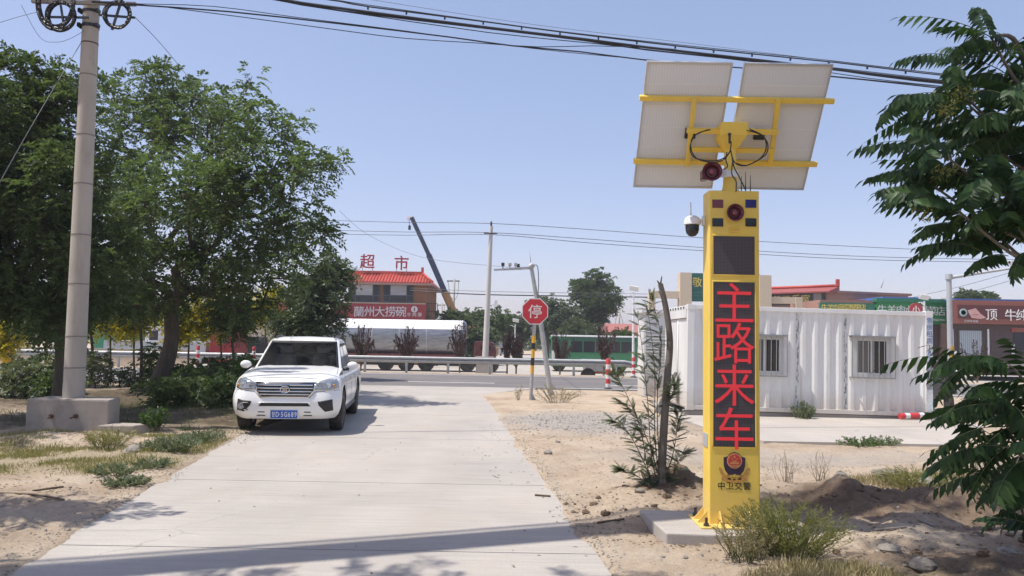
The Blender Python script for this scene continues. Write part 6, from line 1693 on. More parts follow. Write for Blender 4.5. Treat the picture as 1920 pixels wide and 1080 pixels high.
mb = MB(); mb.slab([(bx0, PDL - 0.02), (bx1, PDL - 0.02), (bx1 - 0.1, PDL + 0.55), (bx0 + 0.08, PDL + 0.55)], zb0 - 0.05, z1); blk = mb.build("base_block", M_block, pole, bevel=0.03)
for px in (97, 143):
    p = at(px, 780, PDL - 0.02); mb = MB(); mb.tube([p + Vector((0, 0.05, 0)), p + Vector((0, -0.04, 0))], 0.035, 10); mb.tube([p + Vector((0, -0.02, 0)), p + Vector((-0.05 if px > 100 else 0, -0.10, -0.03))], 0.012, 6); mb.build("anchor_bolt", M_rust, blk)
mb = MB(); p = gp(150, 836); mb.slab([(p.x - 0.35, PDL - 0.28), (p.x + 0.22, PDL - 0.25), (p.x + 0.35, PDL + 0.1), (p.x - 0.2, PDL + 0.15)], -0.1, zb0 + 0.15); mb.build("footing", M_block, pole, bevel=0.02)
yc = PDL + 0.28
pa, pt = at(138, 748, yc), at(172, 0, yc); dirp = (pt - pa); ptop = pa + dirp * 1.25
mb = MB(); n = 14
mb.tube([pa + (ptop - pa) * i / n + Vector((0, 0, -0.02 if i == 0 else 0)) for i in range(n + 1)], [0.172 - 0.052 * i / n for i in range(n + 1)], 28); shaft = mb.build("shaft", M_pole, pole)
for py in (691, 634, 538, 447, 352, 260, 146, 85):
    t = (748 - py) / 748.0; p = pa + dirp * t; r = 0.172 - 0.052 * t / 1.25 + 0.003
    mb = MB(); dd = dirp.normalized() * 0.011; mb.tube([p - dd, p + dd], r + 0.002, 28); mb.build("wire_band", M_rust if py < 140 else mat("band_wire", (0.2, 0.18, 0.16), 0.7) , shaft)
for py in (52, 24):
    t = (748 - py) / 748.0; p = pa + dirp * t; r = 0.172 - 0.052 * t / 1.25 + 0.004
    mb = MB(); dd = dirp.normalized() * (0.03 if py == 52 else 0.025); mb.tube([p - dd, p + dd], r + 0.006, 20); mb.cbox((p.x - r - 0.02, yc - 0.05, p.z), (0.05, 0.12, 0.07)); mb.cbox((p.x + r + 0.01, yc - 0.05, p.z + 0.01), (0.05, 0.1, 0.05)); mb.build("clamp_collar", M_dark, pole)
yk = yc - 0.2
def coil(name, cx, cy, rx, ry_, turns, th, seed, lab):
    r = random.Random(seed); root = thing(name, lab, "cable coil", at(cx, cy, yk))
    mb = MB()
    for k in range(turns):
        ax, az = rx * r.uniform(0.86, 1.03), ry_ * r.uniform(0.88, 1.03); dx, dz = r.uniform(-2, 2), r.uniform(-2, 2)
        P = [at(cx + dx + ax * math.cos(t), cy + dz + az * math.sin(t), yk + r.uniform(-0.05, 0.05)) for t in np.linspace(0, 2 * PI, 29)]
        mb.tube(P, th, 6, caps=False)
    mb.build("cable_loops", M_cable, root)
    return root
c1_ = coil("cable_coil", 220, 28, 25, 25, 12, 0.016, 1, "round coil of black cable on a cross bracket right of the pole")
mb = MB(); mb.bar(at(186, 28, yk), at(253, 33, yk), 0.03, 0.035); mb.bar(at(230, -6, yk - 0.02), at(210, 56, yk - 0.02), 0.03, 0.035); mb.build("cross_bracket", M_galv if False else M_dark, c1_)
c2_ = coil("cable_coil", 114, 30, 26, 28, 13, 0.017, 2, "lower round coil of black cable left of the pole")
mb = MB(); mb.bar(at(96, 32, yk), at(166, 33, yk), 0.03, 0.035); mb.bar(at(114, 10, yk - 0.02), at(120, 50, yk - 0.02), 0.028, 0.03); mb.build("cross_bracket", M_dark, c2_)
coil("cable_coil", 104, 4, 34, 50, 8, 0.017, 3, "long hanging loop of black cable left of the pole, top cut by the frame")
mb = MB(); a, b_ = at(150, 5, yk + 0.0), at(255, 8, yk + 0.05); mb.bar(a, b_, 0.06, 0.06); a2 = at(60, 2, yk); mb.bar(a, a2, 0.06, 0.06); mb.build("cross_arm", M_skid, pole)

def cable(name, pts, r, m, lab, group, cat="cable", sub=28):
    """pts: (px, py, depth)"""
    mb = MB(); P = bez([at(*p) for p in pts], sub); mb.tube(P, r, 5)
    o = mb.build(name, m, fix=False); tag(o, lab, cat, group); return o
def dx_(px): return 13.0 + (px - 250) / 1500 * 3.2
OG = "overhead cables above the driveway"
def ov(pts): return [(x, y, dx_(x)) for x, y in pts]
main = [((-60, -110), (300, -55), (500, -6), (640, 16), (915, 52), (1098, 74), (1213, 89), (1442, 115), (1580, 132), (1717, 148), (2100, 190)),]
cable("overhead_cable", ov(main[0]), 0.026, M_cable, "thickest black overhead cable crossing the sky above the solar panels", OG)
cable("overhead_cable", ov([(x, y + 3 + 2 * math.sin(x / 90)) for x, y in main[0]]), 0.016, M_cable, "black cable lashed just under the thickest overhead cable", OG)
cable("overhead_cable", ov([(x, y + 6 + 3 * math.sin(x / 130 + 1)) for x, y in main[0]]), 0.009, M_cable, "thin cable weaving below the thickest overhead cable", OG)
up_ = [(-60, -130), (300, -70), (540, -14), (640, 3), (694, 13), (926, 43), (1067, 62), (1293, 89), (1565, 117), (1729, 137), (2100, 178)]
uc = cable("overhead_cable", ov(up_), 0.014, M_cable, "upper black overhead cable with small clips", OG)
for x in range(690, 1720, 72):
    y = float(np.interp(x, [p[0] for p in up_], [p[1] for p in up_])); p = at(x, y + 3, dx_(x)); mb = MB(); mb.cbox(p, (0.03, 0.03, 0.05)); mb.build("clip", M_cable, uc)
cable("overhead_cable", ov([(x, y - 2 + 2 * math.sin(x / 70)) for x, y in up_]), 0.008, M_cable, "thin cable running along the upper overhead cable", OG)
cable("overhead_wire", ov([(520, -30), (700, 0), (1000, 46), (1300, 82), (1730, 135), (2100, 176)]), 0.004, M_wire, "finest wire, topmost of the overhead cables", OG)
lo_ = [(172, 4), (250, 9), (430, 22), (640, 45), (846, 70), (961, 86), (1087, 97), (1213, 113), (1385, 127), (1563, 144), (1706, 159), (2100, 204)]
cable("overhead_cable", ov(lo_), 0.014, M_cable, "lower black overhead cable that ends at the concrete pole", OG)
cable("overhead_cable", ov([(172, 3), (300, 12), (640, 57), (760, 72), (900, 81), (1010, 88), (1110, 86), (1200, 89), (1260, 92), (1340, 104), (1500, 120), (1720, 145), (2100, 190)]), 0.008, M_cable, "slack thin cable sagging between the two overhead bundles", OG)
cable("overhead_cable", ov([(172, 2), (250, 7), (400, 12), (560, 33), (760, 58), (1000, 91), (1213, 112), (1400, 128), (1706, 157), (2100, 200)]), 0.007, M_cable, "thin cable just above the lower overhead cable", OG)
cable("guy_wire", [(157, 72, yc), (60, 235, yc - 1.2), (-60, 450, yc - 2.2), (-160, 640, yc - 3)], 0.006, M_wire, "grey stay wire slanting down from the pole to the left", "thin wires from the concrete pole", "wire")
cable("pole_wire", [(254, 33, yk), (310, 92, yk + 2), (380, 178, yk + 8)], 0.006, M_wire, "thin wire from the pole's right bracket down into the big tree", "thin wires from the concrete pole", "wire")
cable("pole_wire", [(40, 10, yk), (75, 70, yk), (105, 79, yk), (130, 73, yk), (158, 58, yk)], 0.004, M_wire, "slack wire loop left of the pole", "thin wires from the concrete pole", "wire")
cable("pole_wire", [(-40, 55, yk), (30, 33, yk), (72, 22, yk)], 0.005, M_wire, "thin wire from the left edge to the hanging coils", "thin wires from the concrete pole", "wire")
# unseen cable bundle, added overhead to throw the soft dark band over the driveway
mb = MB(); r2 = random.Random(9)
for k in range(20):
    o_ = (r2.gauss(0, 0.2), r2.uniform(-0.6, 1.2)); mb.tube(bez([(-26, -1.8 + o_[0], 9.6), (-7.9, 4.6 + o_[0], 9.1 + o_[1]), (-3.7, 6.15 + o_[0], 9.05 + o_[1]), (2, 8.2 + o_[0], 9.3 + o_[1]), (20, 14.2 + o_[0], 10)], 24), 0.035, 5)
o = mb.build("shadow_cables", M_cable, fix=False); tag(o, "broad bundle of unseen cables added high overhead to cast a shadow band", "added shadow caster")
tree("verge_sapling", "young tree just outside the view on the left, its crown's shadow on the verge", (-7.0, 7.0, 0), (-6.9, 7.0, 3.4), [(-6.5, 6.9, 4.9, 0.65, 0.25, 0.4), (-6.4, 6.85, 4.3, 0.5, 0.2, 0.3)], 30, 0.035, G_dark, per=8, seed=610)

# ------------------------------------------------------------------ utility poles across the road
D = 40.3
cp = thing("utility_pole", "slim pale concrete pole on a block behind the guardrail, middle of the view", "utility pole", (at(905, 700, D).x, D, -0.6))
mb = MB(); mb.tube([at(909, 690, D), at(921, 424, D)], [0.17, 0.10], 14); mb.build("shaft", mat("pale_pole_concrete", (0.56, 0.54, 0.50), 0.8, var=0.06), cp)
a0_, a1_, h0_, h1_ = rect(890, 670, 925, 700, D - 0.4)
mb = MB(); mb.add([(a0_, D - .5, -0.65), (a1_, D - .5, -0.65), (a1_, D + .5, -0.65), (a0_, D + .5, -0.65), (a0_ + .1, D - .42, h1_ - .12), (a1_ - .05, D - .42, h1_ - .12), (a1_ - .05, D + .4, h1_ - .12), (a0_ + .1, D + .4, h1_ - .12)], [(3,2,1,0),(4,5,6,7),(0,1,5,4),(1,2,6,5),(2,3,7,6),(3,0,4,7)])
mb.box((a0_ + 0.02, D - .46, h1_ - 0.118), (a1_ - 0.0, D + .44, h1_ + 0.03)); mb.build("base_block", M_conc2, cp)
mb = MB(); p = at(920, 438, D); mb.bar(p + Vector((-0.35, -0.1, 0)), p + Vector((0.35, -0.1, 0.0)), 0.06, 0.06); mb.tube([at(921, 424, D), at(921, 415, D)], 0.05, 8); mb.build("insulator_arm", M_dark, cp)
CG = "power lines across the road"
for pts, lab in (([(610, 413, 46), (760, 417, 43), (921, 419, D), (1100, 430, 42), (1316, 446, 43), (1600, 462, 44), (1900, 474, 46), (2300, 480, 50)], "top power line strung over the centre pole"),
                 ([(600, 431, 46), (760, 435, 43), (916, 436, D), (1100, 448, 42), (1316, 464, 43), (1600, 480, 44), (1900, 487, 46), (2300, 492, 50)], "middle power line at the centre pole"),
                 ([(600, 438, 46), (760, 441, 43), (924, 440, D), (1100, 455, 42), (1316, 470, 43), (1600, 486, 44), (1900, 492, 46), (2300, 497, 50)], "lowest of the three power lines at the centre pole")):
    cable("power_line", pts, 0.016, M_wire, lab, CG)
cable("power_line", [(770, 545, 62), (900, 552, 60), (1060, 555, 60), (1200, 557, 60), (1300, 559, 60)], 0.045, M_cable, "thick black line crossing low before the far trees", CG)
cable("power_line", [(770, 540, 62), (900, 546, 60), (1060, 549, 60), (1200, 551, 60), (1300, 555, 60)], 0.018, M_wire, "thin line just above the thick low black line", CG)
cable("power_line", [(636, 395, 55), (690, 440, 55), (790, 482, 52), (930, 499, 45), (996, 501, 24)], 0.012, M_wire, "thin slack line from the big tree's edge to the camera post", CG)
# far H-pole and others
def hpole(px, pt_, pb_, D, wpx, lab):
    root = thing("power_pole", lab, "power pole", (at(px, pb_, D).x, D, -0.6), group="far power poles")
    mb = MB(); mb.tube([at(px - 2, pb_, D), at(px + 2, pt_, D)], [0.16, 0.12], 8); mb.build("shaft", M_pole, root)
    mb = MB(); mb.bar(at(px - wpx, pt_ + 4, D), at(px + wpx, pt_ + 4, D), 0.12, 0.12); mb.tube(bez([at(px - wpx + 2, pt_ + 5, D), at(px - 6, pt_ + 30, D), at(px, pt_ + 40, D)], 8), 0.03, 4); mb.tube(bez([at(px + wpx - 2, pt_ + 5, D), at(px + 8, pt_ + 30, D), at(px + 2, pt_ + 40, D)], 8), 0.03, 4); mb.build("cross_arm", M_dark, root)
hpole(850, 523, 640, 85, 12, "far power pole with a wide cross arm beside the crane boom")
hpole(827, 568, 640, 110, 8, "smaller far power pole just left of the wide armed one")
hpole(1160, 577, 660, 100, 3, "thin dark far pole left of the solar street lamp")
# lattice pylon fading in the haze
D = 320; pl = thing("lattice_pylon", "faint lattice pylon far away right of the centre pole", "pylon", (at(930, 640, D).x, D, -0.6))
mb = MB()
for s in (-1, 1):
    mb.bar(at(930 + s * 9, 640, D), at(930 + s * 1.5, 563, D), 0.25, 0.25)
for y, w_ in ((572, 8), (583, 10), (594, 8)): mb.bar(at(930 - w_, y, D), at(930 + w_, y, D), 0.25, 0.25)
for k in range(7):
    y0_, y1_ = 563 + k * 11, 574 + k * 11; f = lambda y: 1.5 + 7.5 * (y - 563) / 77
    mb.bar(at(930 - f(y0_), y0_, D), at(930 + f(y1_), y1_, D), 0.15, 0.15); mb.bar(at(930 + f(y0_), y0_, D), at(930 - f(y1_), y1_, D), 0.15, 0.15)
mb.build("tower", M_galv, pl)

# solar street lamp
def solar_lamp(px, pyt, pyb, D, lab, wpx=15, full=True):
    root = thing("solar_street_lamp", lab, "street lamp", (at(px, pyb, D).x, D, -0.6), group="solar street lamps")
    top = at(px, pyt + 14, D)
    mb = MB(); mb.tube([(top.x, D, -0.7), top], [0.09, 0.05], 10); mb.build("pole", M_white, root)
    k = D / FPX; w = wpx * k
    M = Matrix.Translation(at(px + 1, pyt + 7, D)) @ Matrix.Rotation(math.radians(-38), 4, 'X') @ Matrix.Rotation(math.radians(12), 4, 'Y')
    mb = MB(); mb.cbox((0, 0, 0), (w, w * 0.75, 0.04), M); pn = mb.build("solar_panel", M_back, root)
    mb = MB(); mb.cbox((0, 0, 0.026), (w * 0.95, w * 0.7, 0.008), M); mb.build("solar_cells", M_cell, pn)
    mb = MB(); p = top + Vector((0, 0, -0.3)); mb.tube([p, p + Vector((-0.3, -0.3, 0.15))], 0.03, 8); mb.cbox(p + Vector((-0.4, -0.4, 0.18)), (0.25, 0.12, 0.05)); mb.build("lamp_head", M_white, root)
solar_lamp(1188, 534, 700, 46, "solar street lamp on a white pole left of the container", 17)
solar_lamp(1733, 550, 700, 44, "solar street lamp whose tilted panel shows just above the container's right end", 17)
solar_lamp(966, 594, 660, 75, "small far solar lamp behind the stop sign", 12)
# striped traffic camera pole on the right with its long arm
D = 30.5
tp_ = thing("traffic_camera_pole", "grey traffic camera pole with yellow black bands and long arm, right of the container", "camera pole", (at(1782, 700, D).x, D, 0))
mb = MB(); mb.tube([at(1783, 715, D), at(1779, 516, D)], [0.11, 0.095], 16); mb.build("pole", M_steel, tp_)
for k, mm in enumerate((M_bandk, M_bandy, M_bandk, M_bandy, M_bandk, M_bandy)):
    y0_, y1_ = 697 - k * 8, 689 - k * 8; mb = MB(); mb.tube([at(1783, y0_, D), at(1782.6, y1_, D)], 0.117, 16); mb.build("band", mm, tp_)
mb = MB(); mb.tube([at(1779, 521, D), at(1850, 510, D - 0.5), at(1990, 488, D - 1.5)], [0.07, 0.055, 0.045], 10); mb.build("arm", M_steel, tp_)
mb = MB(); mb.tube([at(1779, 524, D), at(1779, 514, D)], 0.13, 14); mb.build("collar", M_steel, tp_)
for px, py, dd in ((1822, 507, 0.3), (1897, 495, 0.9)):
    c_ = at(px, py, D - dd); mb = MB(); M = Matrix.Translation(c_) @ Matrix.Rotation(0.2, 4, 'Y') @ Matrix.Rotation(0.5, 4, 'Z')
    mb.cbox((0, 0, 0.03), (0.32, 0.13, 0.11), M); mb.cbox((0.03, 0, 0.095), (0.38, 0.16, 0.015), M); mb.cbox((0, 0, -0.06), (0.05, 0.05, 0.1), M); cm = mb.build("camera", M_white, tp_, bevel=0.01)
    mb = MB(); mb.lathe([(0.05, 0), (0.05, 0.02), (0.0005, 0.022)], 12, M @ Matrix.Translation((-0.16, 0, 0.03)) @ Matrix.Rotation(-PI/2, 4, 'Y')); mb.build("lens", M_lblk, cm)
for i, (a, b_) in enumerate((((1690, 562, 60), (1920, 500, 40)), ((1700, 575, 60), (1930, 512, 40)))):
    cable("service_wire", [(a[0], a[1], a[2]), ((a[0] + b_[0]) / 2, (a[1] + b_[1]) / 2 + 5, 50), (b_[0] + 60, b_[1] - 14, b_[2])], 0.014, M_wire, ("upper" if i == 0 else "lower") + " thin wire rising right behind the traffic camera pole", "service wires at the right", "wire")

# ------------------------------------------------------------------ vehicles in the yard
M_silver = mat("brushed_tank_shell", (0.30, 0.31, 0.325), 0.38, 0.7, var=0.3, scale=2.5, stretch=(0.5, 1, 4), dirt=(0.20, 0.19, 0.185), dscale=1.6, damt=0.65)
M_maroon = mat("maroon_chassis", (0.13, 0.03, 0.03), 0.6, var=0.2, dirt=(0.15, 0.11, 0.09), damt=0.5)
M_roofw = mat("white_roof_sheet", (0.78, 0.78, 0.77), 0.5, var=0.05)
def wheel(root, x, y, z, r, w=0.3, name="wheel"):
    mb = MB(); M = Matrix.Translation((x, y, z)) @ Matrix.Rotation(PI / 2, 4, 'X')
    mb.lathe([(r * 0.55, -w / 2), (r * 0.96, -w / 2), (r, -w * 0.35), (r, w * 0.35), (r * 0.96, w / 2), (r * 0.55, w / 2)], 20, M); o = mb.build(name, M_tyre, root)
    mb = MB(); mb.lathe([(r * 0.56, -w * 0.4), (r * 0.56, w * 0.42), (r * 0.4, w * 0.3), (r * 0.2, w * 0.3), (0.0005, w * 0.34)], 16, M); mb.build("rim", M_galv, o)
D = 52.0; YZ = -0.6
tx0, tx1 = at(560, 640, D).x, at(872, 640, D).x
tk = thing("tank_trailer", "long silver tank trailer with maroon chassis parked in the yard behind the guardrail", "tank trailer", ((tx0 + tx1) / 2, D, YZ))
zt_, zb_ = at(760, 599, D).z, at(760, 668, D).z
hh = (zt_ - zb_) / 2; zc_ = (zt_ + zb_) / 2; hw = 1.2
def tsec(x, k=1.0):
    return [(x, D + hw + hw * k * math.copysign(abs(math.cos(t)) ** 0.8, math.cos(t)), zc_ + hh * k * math.copysign(abs(math.sin(t)) ** 0.8, math.sin(t))) for t in np.linspace(0, 2 * PI, 28, endpoint=False)]
mb = MB(); mb.grid([tsec(tx0, 0.02), tsec(tx0, 0.9), tsec(tx0 + 0.15)] + [tsec(x) for x in np.linspace(tx0 + 0.4, tx1 - 0.4, 14)] + [tsec(tx1 - 0.15), tsec(tx1, 0.9), tsec(tx1, 0.02)], smooth=True, closed=True); tnk = mb.build("tank", M_silver, tk)
mb = MB(); mb.grid([[(x, D + hw + hw * 1.01 * math.copysign(abs(math.cos(t)) ** 0.8, math.cos(t)), zc_ + hh * 1.015 * abs(math.sin(t)) ** 0.8) for t in np.linspace(0.42, PI - 0.42, 16)] for x in np.linspace(tx0 + 0.2, tx1 - 0.2, 6)]); mb.build("roof_cover", M_roofw, tnk)
for k in range(6):
    x = tx0 + 1.2 + k * (tx1 - tx0 - 2) / 5; mb = MB(); mb.grid([[tuple(p) for p in tsec(x, 1.006)], [tuple(p) for p in tsec(x + 0.06, 1.006)]], closed=True); mb.build("strap_band", M_galv, tnk)
for i, (px, s) in enumerate(((700, "危"), (726, "险"), (790, "罐"), (845, "车"))):
    pass
mb = MB(); mb.box((tx0 + 0.3, D + 0.15, zb_ - 0.42), (tx1 - 0.1, D + 2.2, zb_ + 0.12)); mb.build("chassis", M_maroon, tk)
mb = MB(); mb.box((tx0 + 0.3, D + 0.02, zb_ + 0.0), (tx1 - 0.6, D + 0.1, zb_ + 0.16)); mb.build("side_rail", M_maroon, tk)
for px in (722, 760, 798): wheel(tk, at(px, 690, D).x, D + 0.3, YZ + 0.55, 0.55)
for px in (876, 905): wheel(tk, at(px, 690, D).x, D + 0.3, YZ + 0.52, 0.52)
# tractor unit in front of it, red, behind the centre pole
tr_ = thing("tractor_cab", "dark red truck cab behind the base of the centre pole", "truck", (at(900, 690, D).x, D, YZ))
x0_, x1_, h0_, h1_ = rect(884, 641, 929, 690, D + 0.2)
mb = MB(); mb.prism([(x0_ + 0.15, YZ + 0.8), (x1_, YZ + 0.8), (x1_ + 0.05, YZ + 1.35), (x1_ - 0.1, h1_ - 0.1), (x1_ - 0.3, h1_), (x0_ + 0.25, h1_ + 0.02), (x0_ + 0.15, h1_ - 0.2)], D + 0.1, D + 2.4); mb.build("cab", mat("dull_red_paint", (0.09, 0.02, 0.02), 0.4, var=0.2, dirt=(0.15, 0.11, 0.09), damt=0.4), tr_, bevel=0.05)
mb = MB(); mb.box((x1_ - 1.0, D + 0.085, YZ + 1.5), (x1_ - 0.3, D + 0.11, h1_ - 0.25)); mb.build("side_window", M_glass, tr_)
mb = MB(); mb.box((x0_, D + 0.4, YZ + 0.5), (x1_, D + 2.1, YZ + 0.82)); mb.build("chassis", M_under, tr_)
wheel(tr_, at(921, 690, D).x, D + 0.3, YZ + 0.5, 0.5)

D = 56.0
bx0, bx1 = at(1033, 660, D).x, at(1195, 660, D).x
bus = thing("green_bus", "green city bus with a white roof edge parked across the road, behind the stop sign", "bus", ((bx0 + bx1) / 2, D, YZ))
zr = at(1110, 629, D).z; M_bgreen = mat("bus_green_paint", (0.04, 0.19, 0.08), 0.4, var=0.1, dirt=(0.2, 0.22, 0.16), damt=0.3); M_bdark = mat("bus_dark_green", (0.03, 0.10, 0.065), 0.4)
mb = MB(); mb.box((bx0, D, YZ + 0.35), (bx1, D + 2.5, zr - 0.12)); mb.build("body", M_bgreen, bus, bevel=0.1, seg=3)
mb = MB(); mb.box((bx0 + 0.1, D - 0.03, zr - 0.119), (bx1 - 0.05, D + 2.53, zr)); mb.build("roof", M_roofw, bus, bevel=0.04)
zw1, zw0 = at(1110, 640, D).z, at(1110, 661, D).z
nw = 5; gap = 0.08; wx0 = bx0 + 1.4; wl_ = (bx1 - 0.3 - wx0) / nw
for k in range(nw):
    mb = MB(); mb.box((wx0 + k * wl_ + gap / 2, D - 0.012, zw0), (wx0 + (k + 1) * wl_ - gap / 2, D + 0.02, zw1)); mb.build("window", M_glass, bus)
mb = MB(); mb.box((wx0 - 0.05, D - 0.008, zw1 + 0.03), (bx1 - 0.1, D + 0.02, zw1 + 0.28)); mb.build("dark_band", M_bdark, bus)
mb = MB(); mb.box((bx0 + 0.3, D - 0.014, YZ + 0.5), (bx0 + 1.25, D + 0.02, zw1 + 0.1)); dr = mb.build("door", M_bdark, bus)
mb = MB(); mb.box((bx0 - 0.012, D + 0.25, zw0 - 0.1), (bx0 + 0.02, D + 2.25, zw1 + 0.1)); mb.build("windscreen", M_glass, bus)
mb = MB(); mb.box((bx0 + 0.05, D - 0.02, YZ + 0.9), (bx0 + 0.28, D + 0.02, YZ + 1.5)); mb.build("headlight", M_redwhite_w, bus)
write_line("节能环保", (at(1160, 668, D).x, D - 0.012, at(1160, 668, D).z), 0.34, M_roofw, bus) if False else None
for px in (1048, 1163): wheel(bus, at(px, 690, D).x, D + 0.2, YZ + 0.48, 0.48)
# small orange framed farm cart before the bus
D = 41.5; cx0, cx1 = at(1090, 690, D).x, at(1166, 690, D).x; cz_ = -0.6
ct = thing("flatbed_cart", "small orange framed flatbed cart with pale load, in front of the green bus", "cart", ((cx0 + cx1) / 2, D, cz_))
M_or = mat("faded_orange_frame", (0.30, 0.11, 0.04), 0.7, var=0.25)
mb = MB(); mb.box((cx0 + 0.3, D + 0.2, cz_ + 0.5), (cx1 - 0.1, D + 1.2, cz_ + 0.62)); mb.build("frame", M_or, ct)
mb = MB(); mb.box((cx0 + 0.1, D + 0.05, cz_ + 0.95), (cx1 - 0.6, D + 1.35, cz_ + 1.25)); mb.box((cx0 + 0.2, D + 0.1, cz_ + 0.63), (cx1 - 0.7, D + 1.3, cz_ + 0.94)); mb.build("bed", M_galv, ct)
mb = MB(); mb.tube([(cx1 - 0.3, D + 0.7, cz_ + 0.6), (cx1 - 0.25, D + 0.7, cz_ + 1.2), (cx1 - 0.5, D + 0.7, cz_ + 1.4)], 0.04, 8); mb.tube([(cx1 - 0.5, D + 0.35, cz_ + 1.4), (cx1 - 0.5, D + 1.05, cz_ + 1.4)], 0.03, 8); mb.build("handlebar", M_dark, ct)
for px in (1103, 1157): wheel(ct, at(px, 700, D).x, D + 0.15, cz_ + 0.4, 0.4, 0.14)
# white car beside the container at right, and a dark motor scooter
D = 45.0; x0_, x1_, h0_, h1_ = rect(1742, 658, 1812, 690, D)
wc = thing("white_car", "white car parked across the road, behind the striped camera pole", "car", ((x0_ + x1_) / 2, D, YZ))
w_ = x1_ - x0_; zt2 = YZ + 1.5
mb = MB(); mb.prism([(x0_ - 1.6, YZ + 0.3), (x1_, YZ + 0.3), (x1_ + 0.05, YZ + 0.75), (x1_ - 0.15, YZ + 0.92), (x0_ - 1.5, YZ + 0.95), (x0_ - 1.65, YZ + 0.7)], D, D + 1.75); mb.build("body", M_paint, wc, bevel=0.08, seg=3)
mb = MB(); mb.prism([(x0_ - 1.2, YZ + 0.94), (x1_ - 1.0, YZ + 0.94), (x1_ - 1.6, zt2), (x0_ - 0.7, zt2)], D + 0.12, D + 1.63); mb.build("cabin", M_paint, wc, bevel=0.06, seg=2)
mb = MB(); mb.prism([(x0_ - 1.0, YZ + 0.98), (x1_ - 1.2, YZ + 0.98), (x1_ - 1.65, zt2 - 0.08), (x0_ - 0.65, zt2 - 0.08)], D + 0.105, D + 0.13); mb.build("side_window", M_glass, wc)
for x in (x0_ - 0.8, x1_ - 0.75): wheel(wc, x, D + 0.1, YZ + 0.31, 0.31, 0.2)
q = gp(1757, 770); D = q.y
sc_ = thing("motor_scooter", "dark motor scooter parked at the right end of the white container", "scooter", (q.x + 0.1, D, 0.02), math.radians(78))
for y in (-0.62, 0.62):
    mb = MB(); M = Matrix.Translation((y, 0, 0.24)) @ Matrix.Rotation(PI / 2, 4, 'X'); mb.lathe([(0.13, -0.05), (0.23, -0.055), (0.24, 0), (0.23, 0.055), (0.13, 0.05)], 20, M); wh = mb.build("wheel", M_tyre, sc_, local=True)
    mb = MB(); mb.lathe([(0.131, -0.03), (0.131, 0.03), (0.0005, 0.03)], 16, M); mb.build("rim", M_dark, wh, local=True)
M_scp = mat("black_scooter_plastic", (0.02, 0.02, 0.022), 0.3)
mb = MB(); mb.prism([(-0.85, 0.48), (-0.75, 0.72), (0.1, 0.74), (0.15, 0.40), (0.42, 0.36), (0.42, 0.28), (-0.2, 0.28), (-0.45, 0.42)], -0.14, 0.14); mb.build("body", M_scp, sc_, local=True, bevel=0.04)
mb = MB(); mb.prism([(-0.8, 0.73), (0.12, 0.76), (0.1, 0.83), (-0.72, 0.86)], -0.13, 0.13); mb.build("seat", M_black, sc_, local=True, bevel=0.03)
mb = MB(); mb.prism([(0.42, 0.28), (0.52, 0.30), (0.48, 0.98), (0.38, 0.98)], -0.2, 0.2); mb.build("leg_shield", M_scp, sc_, local=True, bevel=0.03)
mb = MB(); mb.tube([(0.62, 0, 0.24), (0.44, 0, 1.02)], 0.03, 8); mb.tube([(0.40, -0.34, 1.05), (0.45, -0.1, 1.0), (0.45, 0.1, 1.0), (0.40, 0.34, 1.05)], 0.018, 8); mb.build("handlebar", M_dark, sc_, local=True)
for s in (-1, 1):
    mb = MB(); mb.tube([(0.43, s * 0.25, 1.03), (0.42, s * 0.3, 1.2)], 0.008, 6); mb.ball((0.42, s * 0.31, 1.25), (0.015, 0.06, 0.045), 10, 6); mb.build("mirror", M_dark, sc_, local=True)
mb = MB(); mb.ball((0.52, 0, 0.86), (0.06, 0.1, 0.08), 12, 8); mb.build("headlight", M_hl, sc_, local=True)
mb = MB(); mb.box((-0.98, -0.17, 0.78), (-0.66, 0.17, 1.05)); mb.build("top_box", M_scp, sc_, local=True, bevel=0.04)

# crane: boom above the roofs, carrier hidden by the trees
D = 72.0
cr_ = thing("mobile_crane", "mobile crane with a long raised navy boom, right of the supermarket", "crane", (at(850, 690, D).x, D, YZ))
M_nav = mat("navy_boom_paint", (0.025, 0.045, 0.085), 0.4); M_cor = mat("orange_boom_paint", (0.45, 0.25, 0.11), 0.5, var=0.1)
def seg(mb, a, b_, w0): mb.bar(a, b_, w0, w0 * 1.15, (0, 1, 0))
mb = MB(); seg(mb, at(772, 408, D), at(806, 482, D), 0.38); mb.build("boom_tip", M_nav, cr_)
mb = MB(); seg(mb, at(804, 478, D), at(836, 552, D), 0.5); mb.build("boom_section", M_nav, cr_)
mb = MB(); seg(mb, at(834, 548, D), at(862, 612, D), 0.68); mb.build("boom_base", M_cor, cr_)
mb = MB(); mb.cbox(at(770, 409, D), (0.7, 0.4, 0.25)); mb.build("boom_head", M_white, cr_)
mb = MB(); h = at(767, 412, D); mb.tube([h, at(768, 424, D)], 0.03, 5); mb.cbox(at(768, 427, D), (0.22, 0.22, 0.4)); mb.build("hook_block", M_dark, cr_)
b0_ = at(866, 620, D); 
mb = MB(); mb.box((b0_.x - 4.2, D - 1.2, YZ + 0.7), (b0_.x + 3.4, D + 1.2, YZ + 1.5)); mb.box((b0_.x - 4.2, D - 1.2, YZ + 1.5), (b0_.x - 2.3, D + 1.2, YZ + 2.9)); mb.build("carrier", M_cor, cr_, bevel=0.06)
mb = MB(); mb.box((b0_.x - 0.9, D - 1.0, YZ + 1.52), (b0_.x + 1.6, D + 1.0, YZ + 3.4)); mb.build("slewing_house", M_cor, cr_, bevel=0.06)
for dx in (-3.2, -0.6, 0.8, 2.4): wheel(cr_, b0_.x + dx, D - 1.1, YZ + 0.55, 0.55)
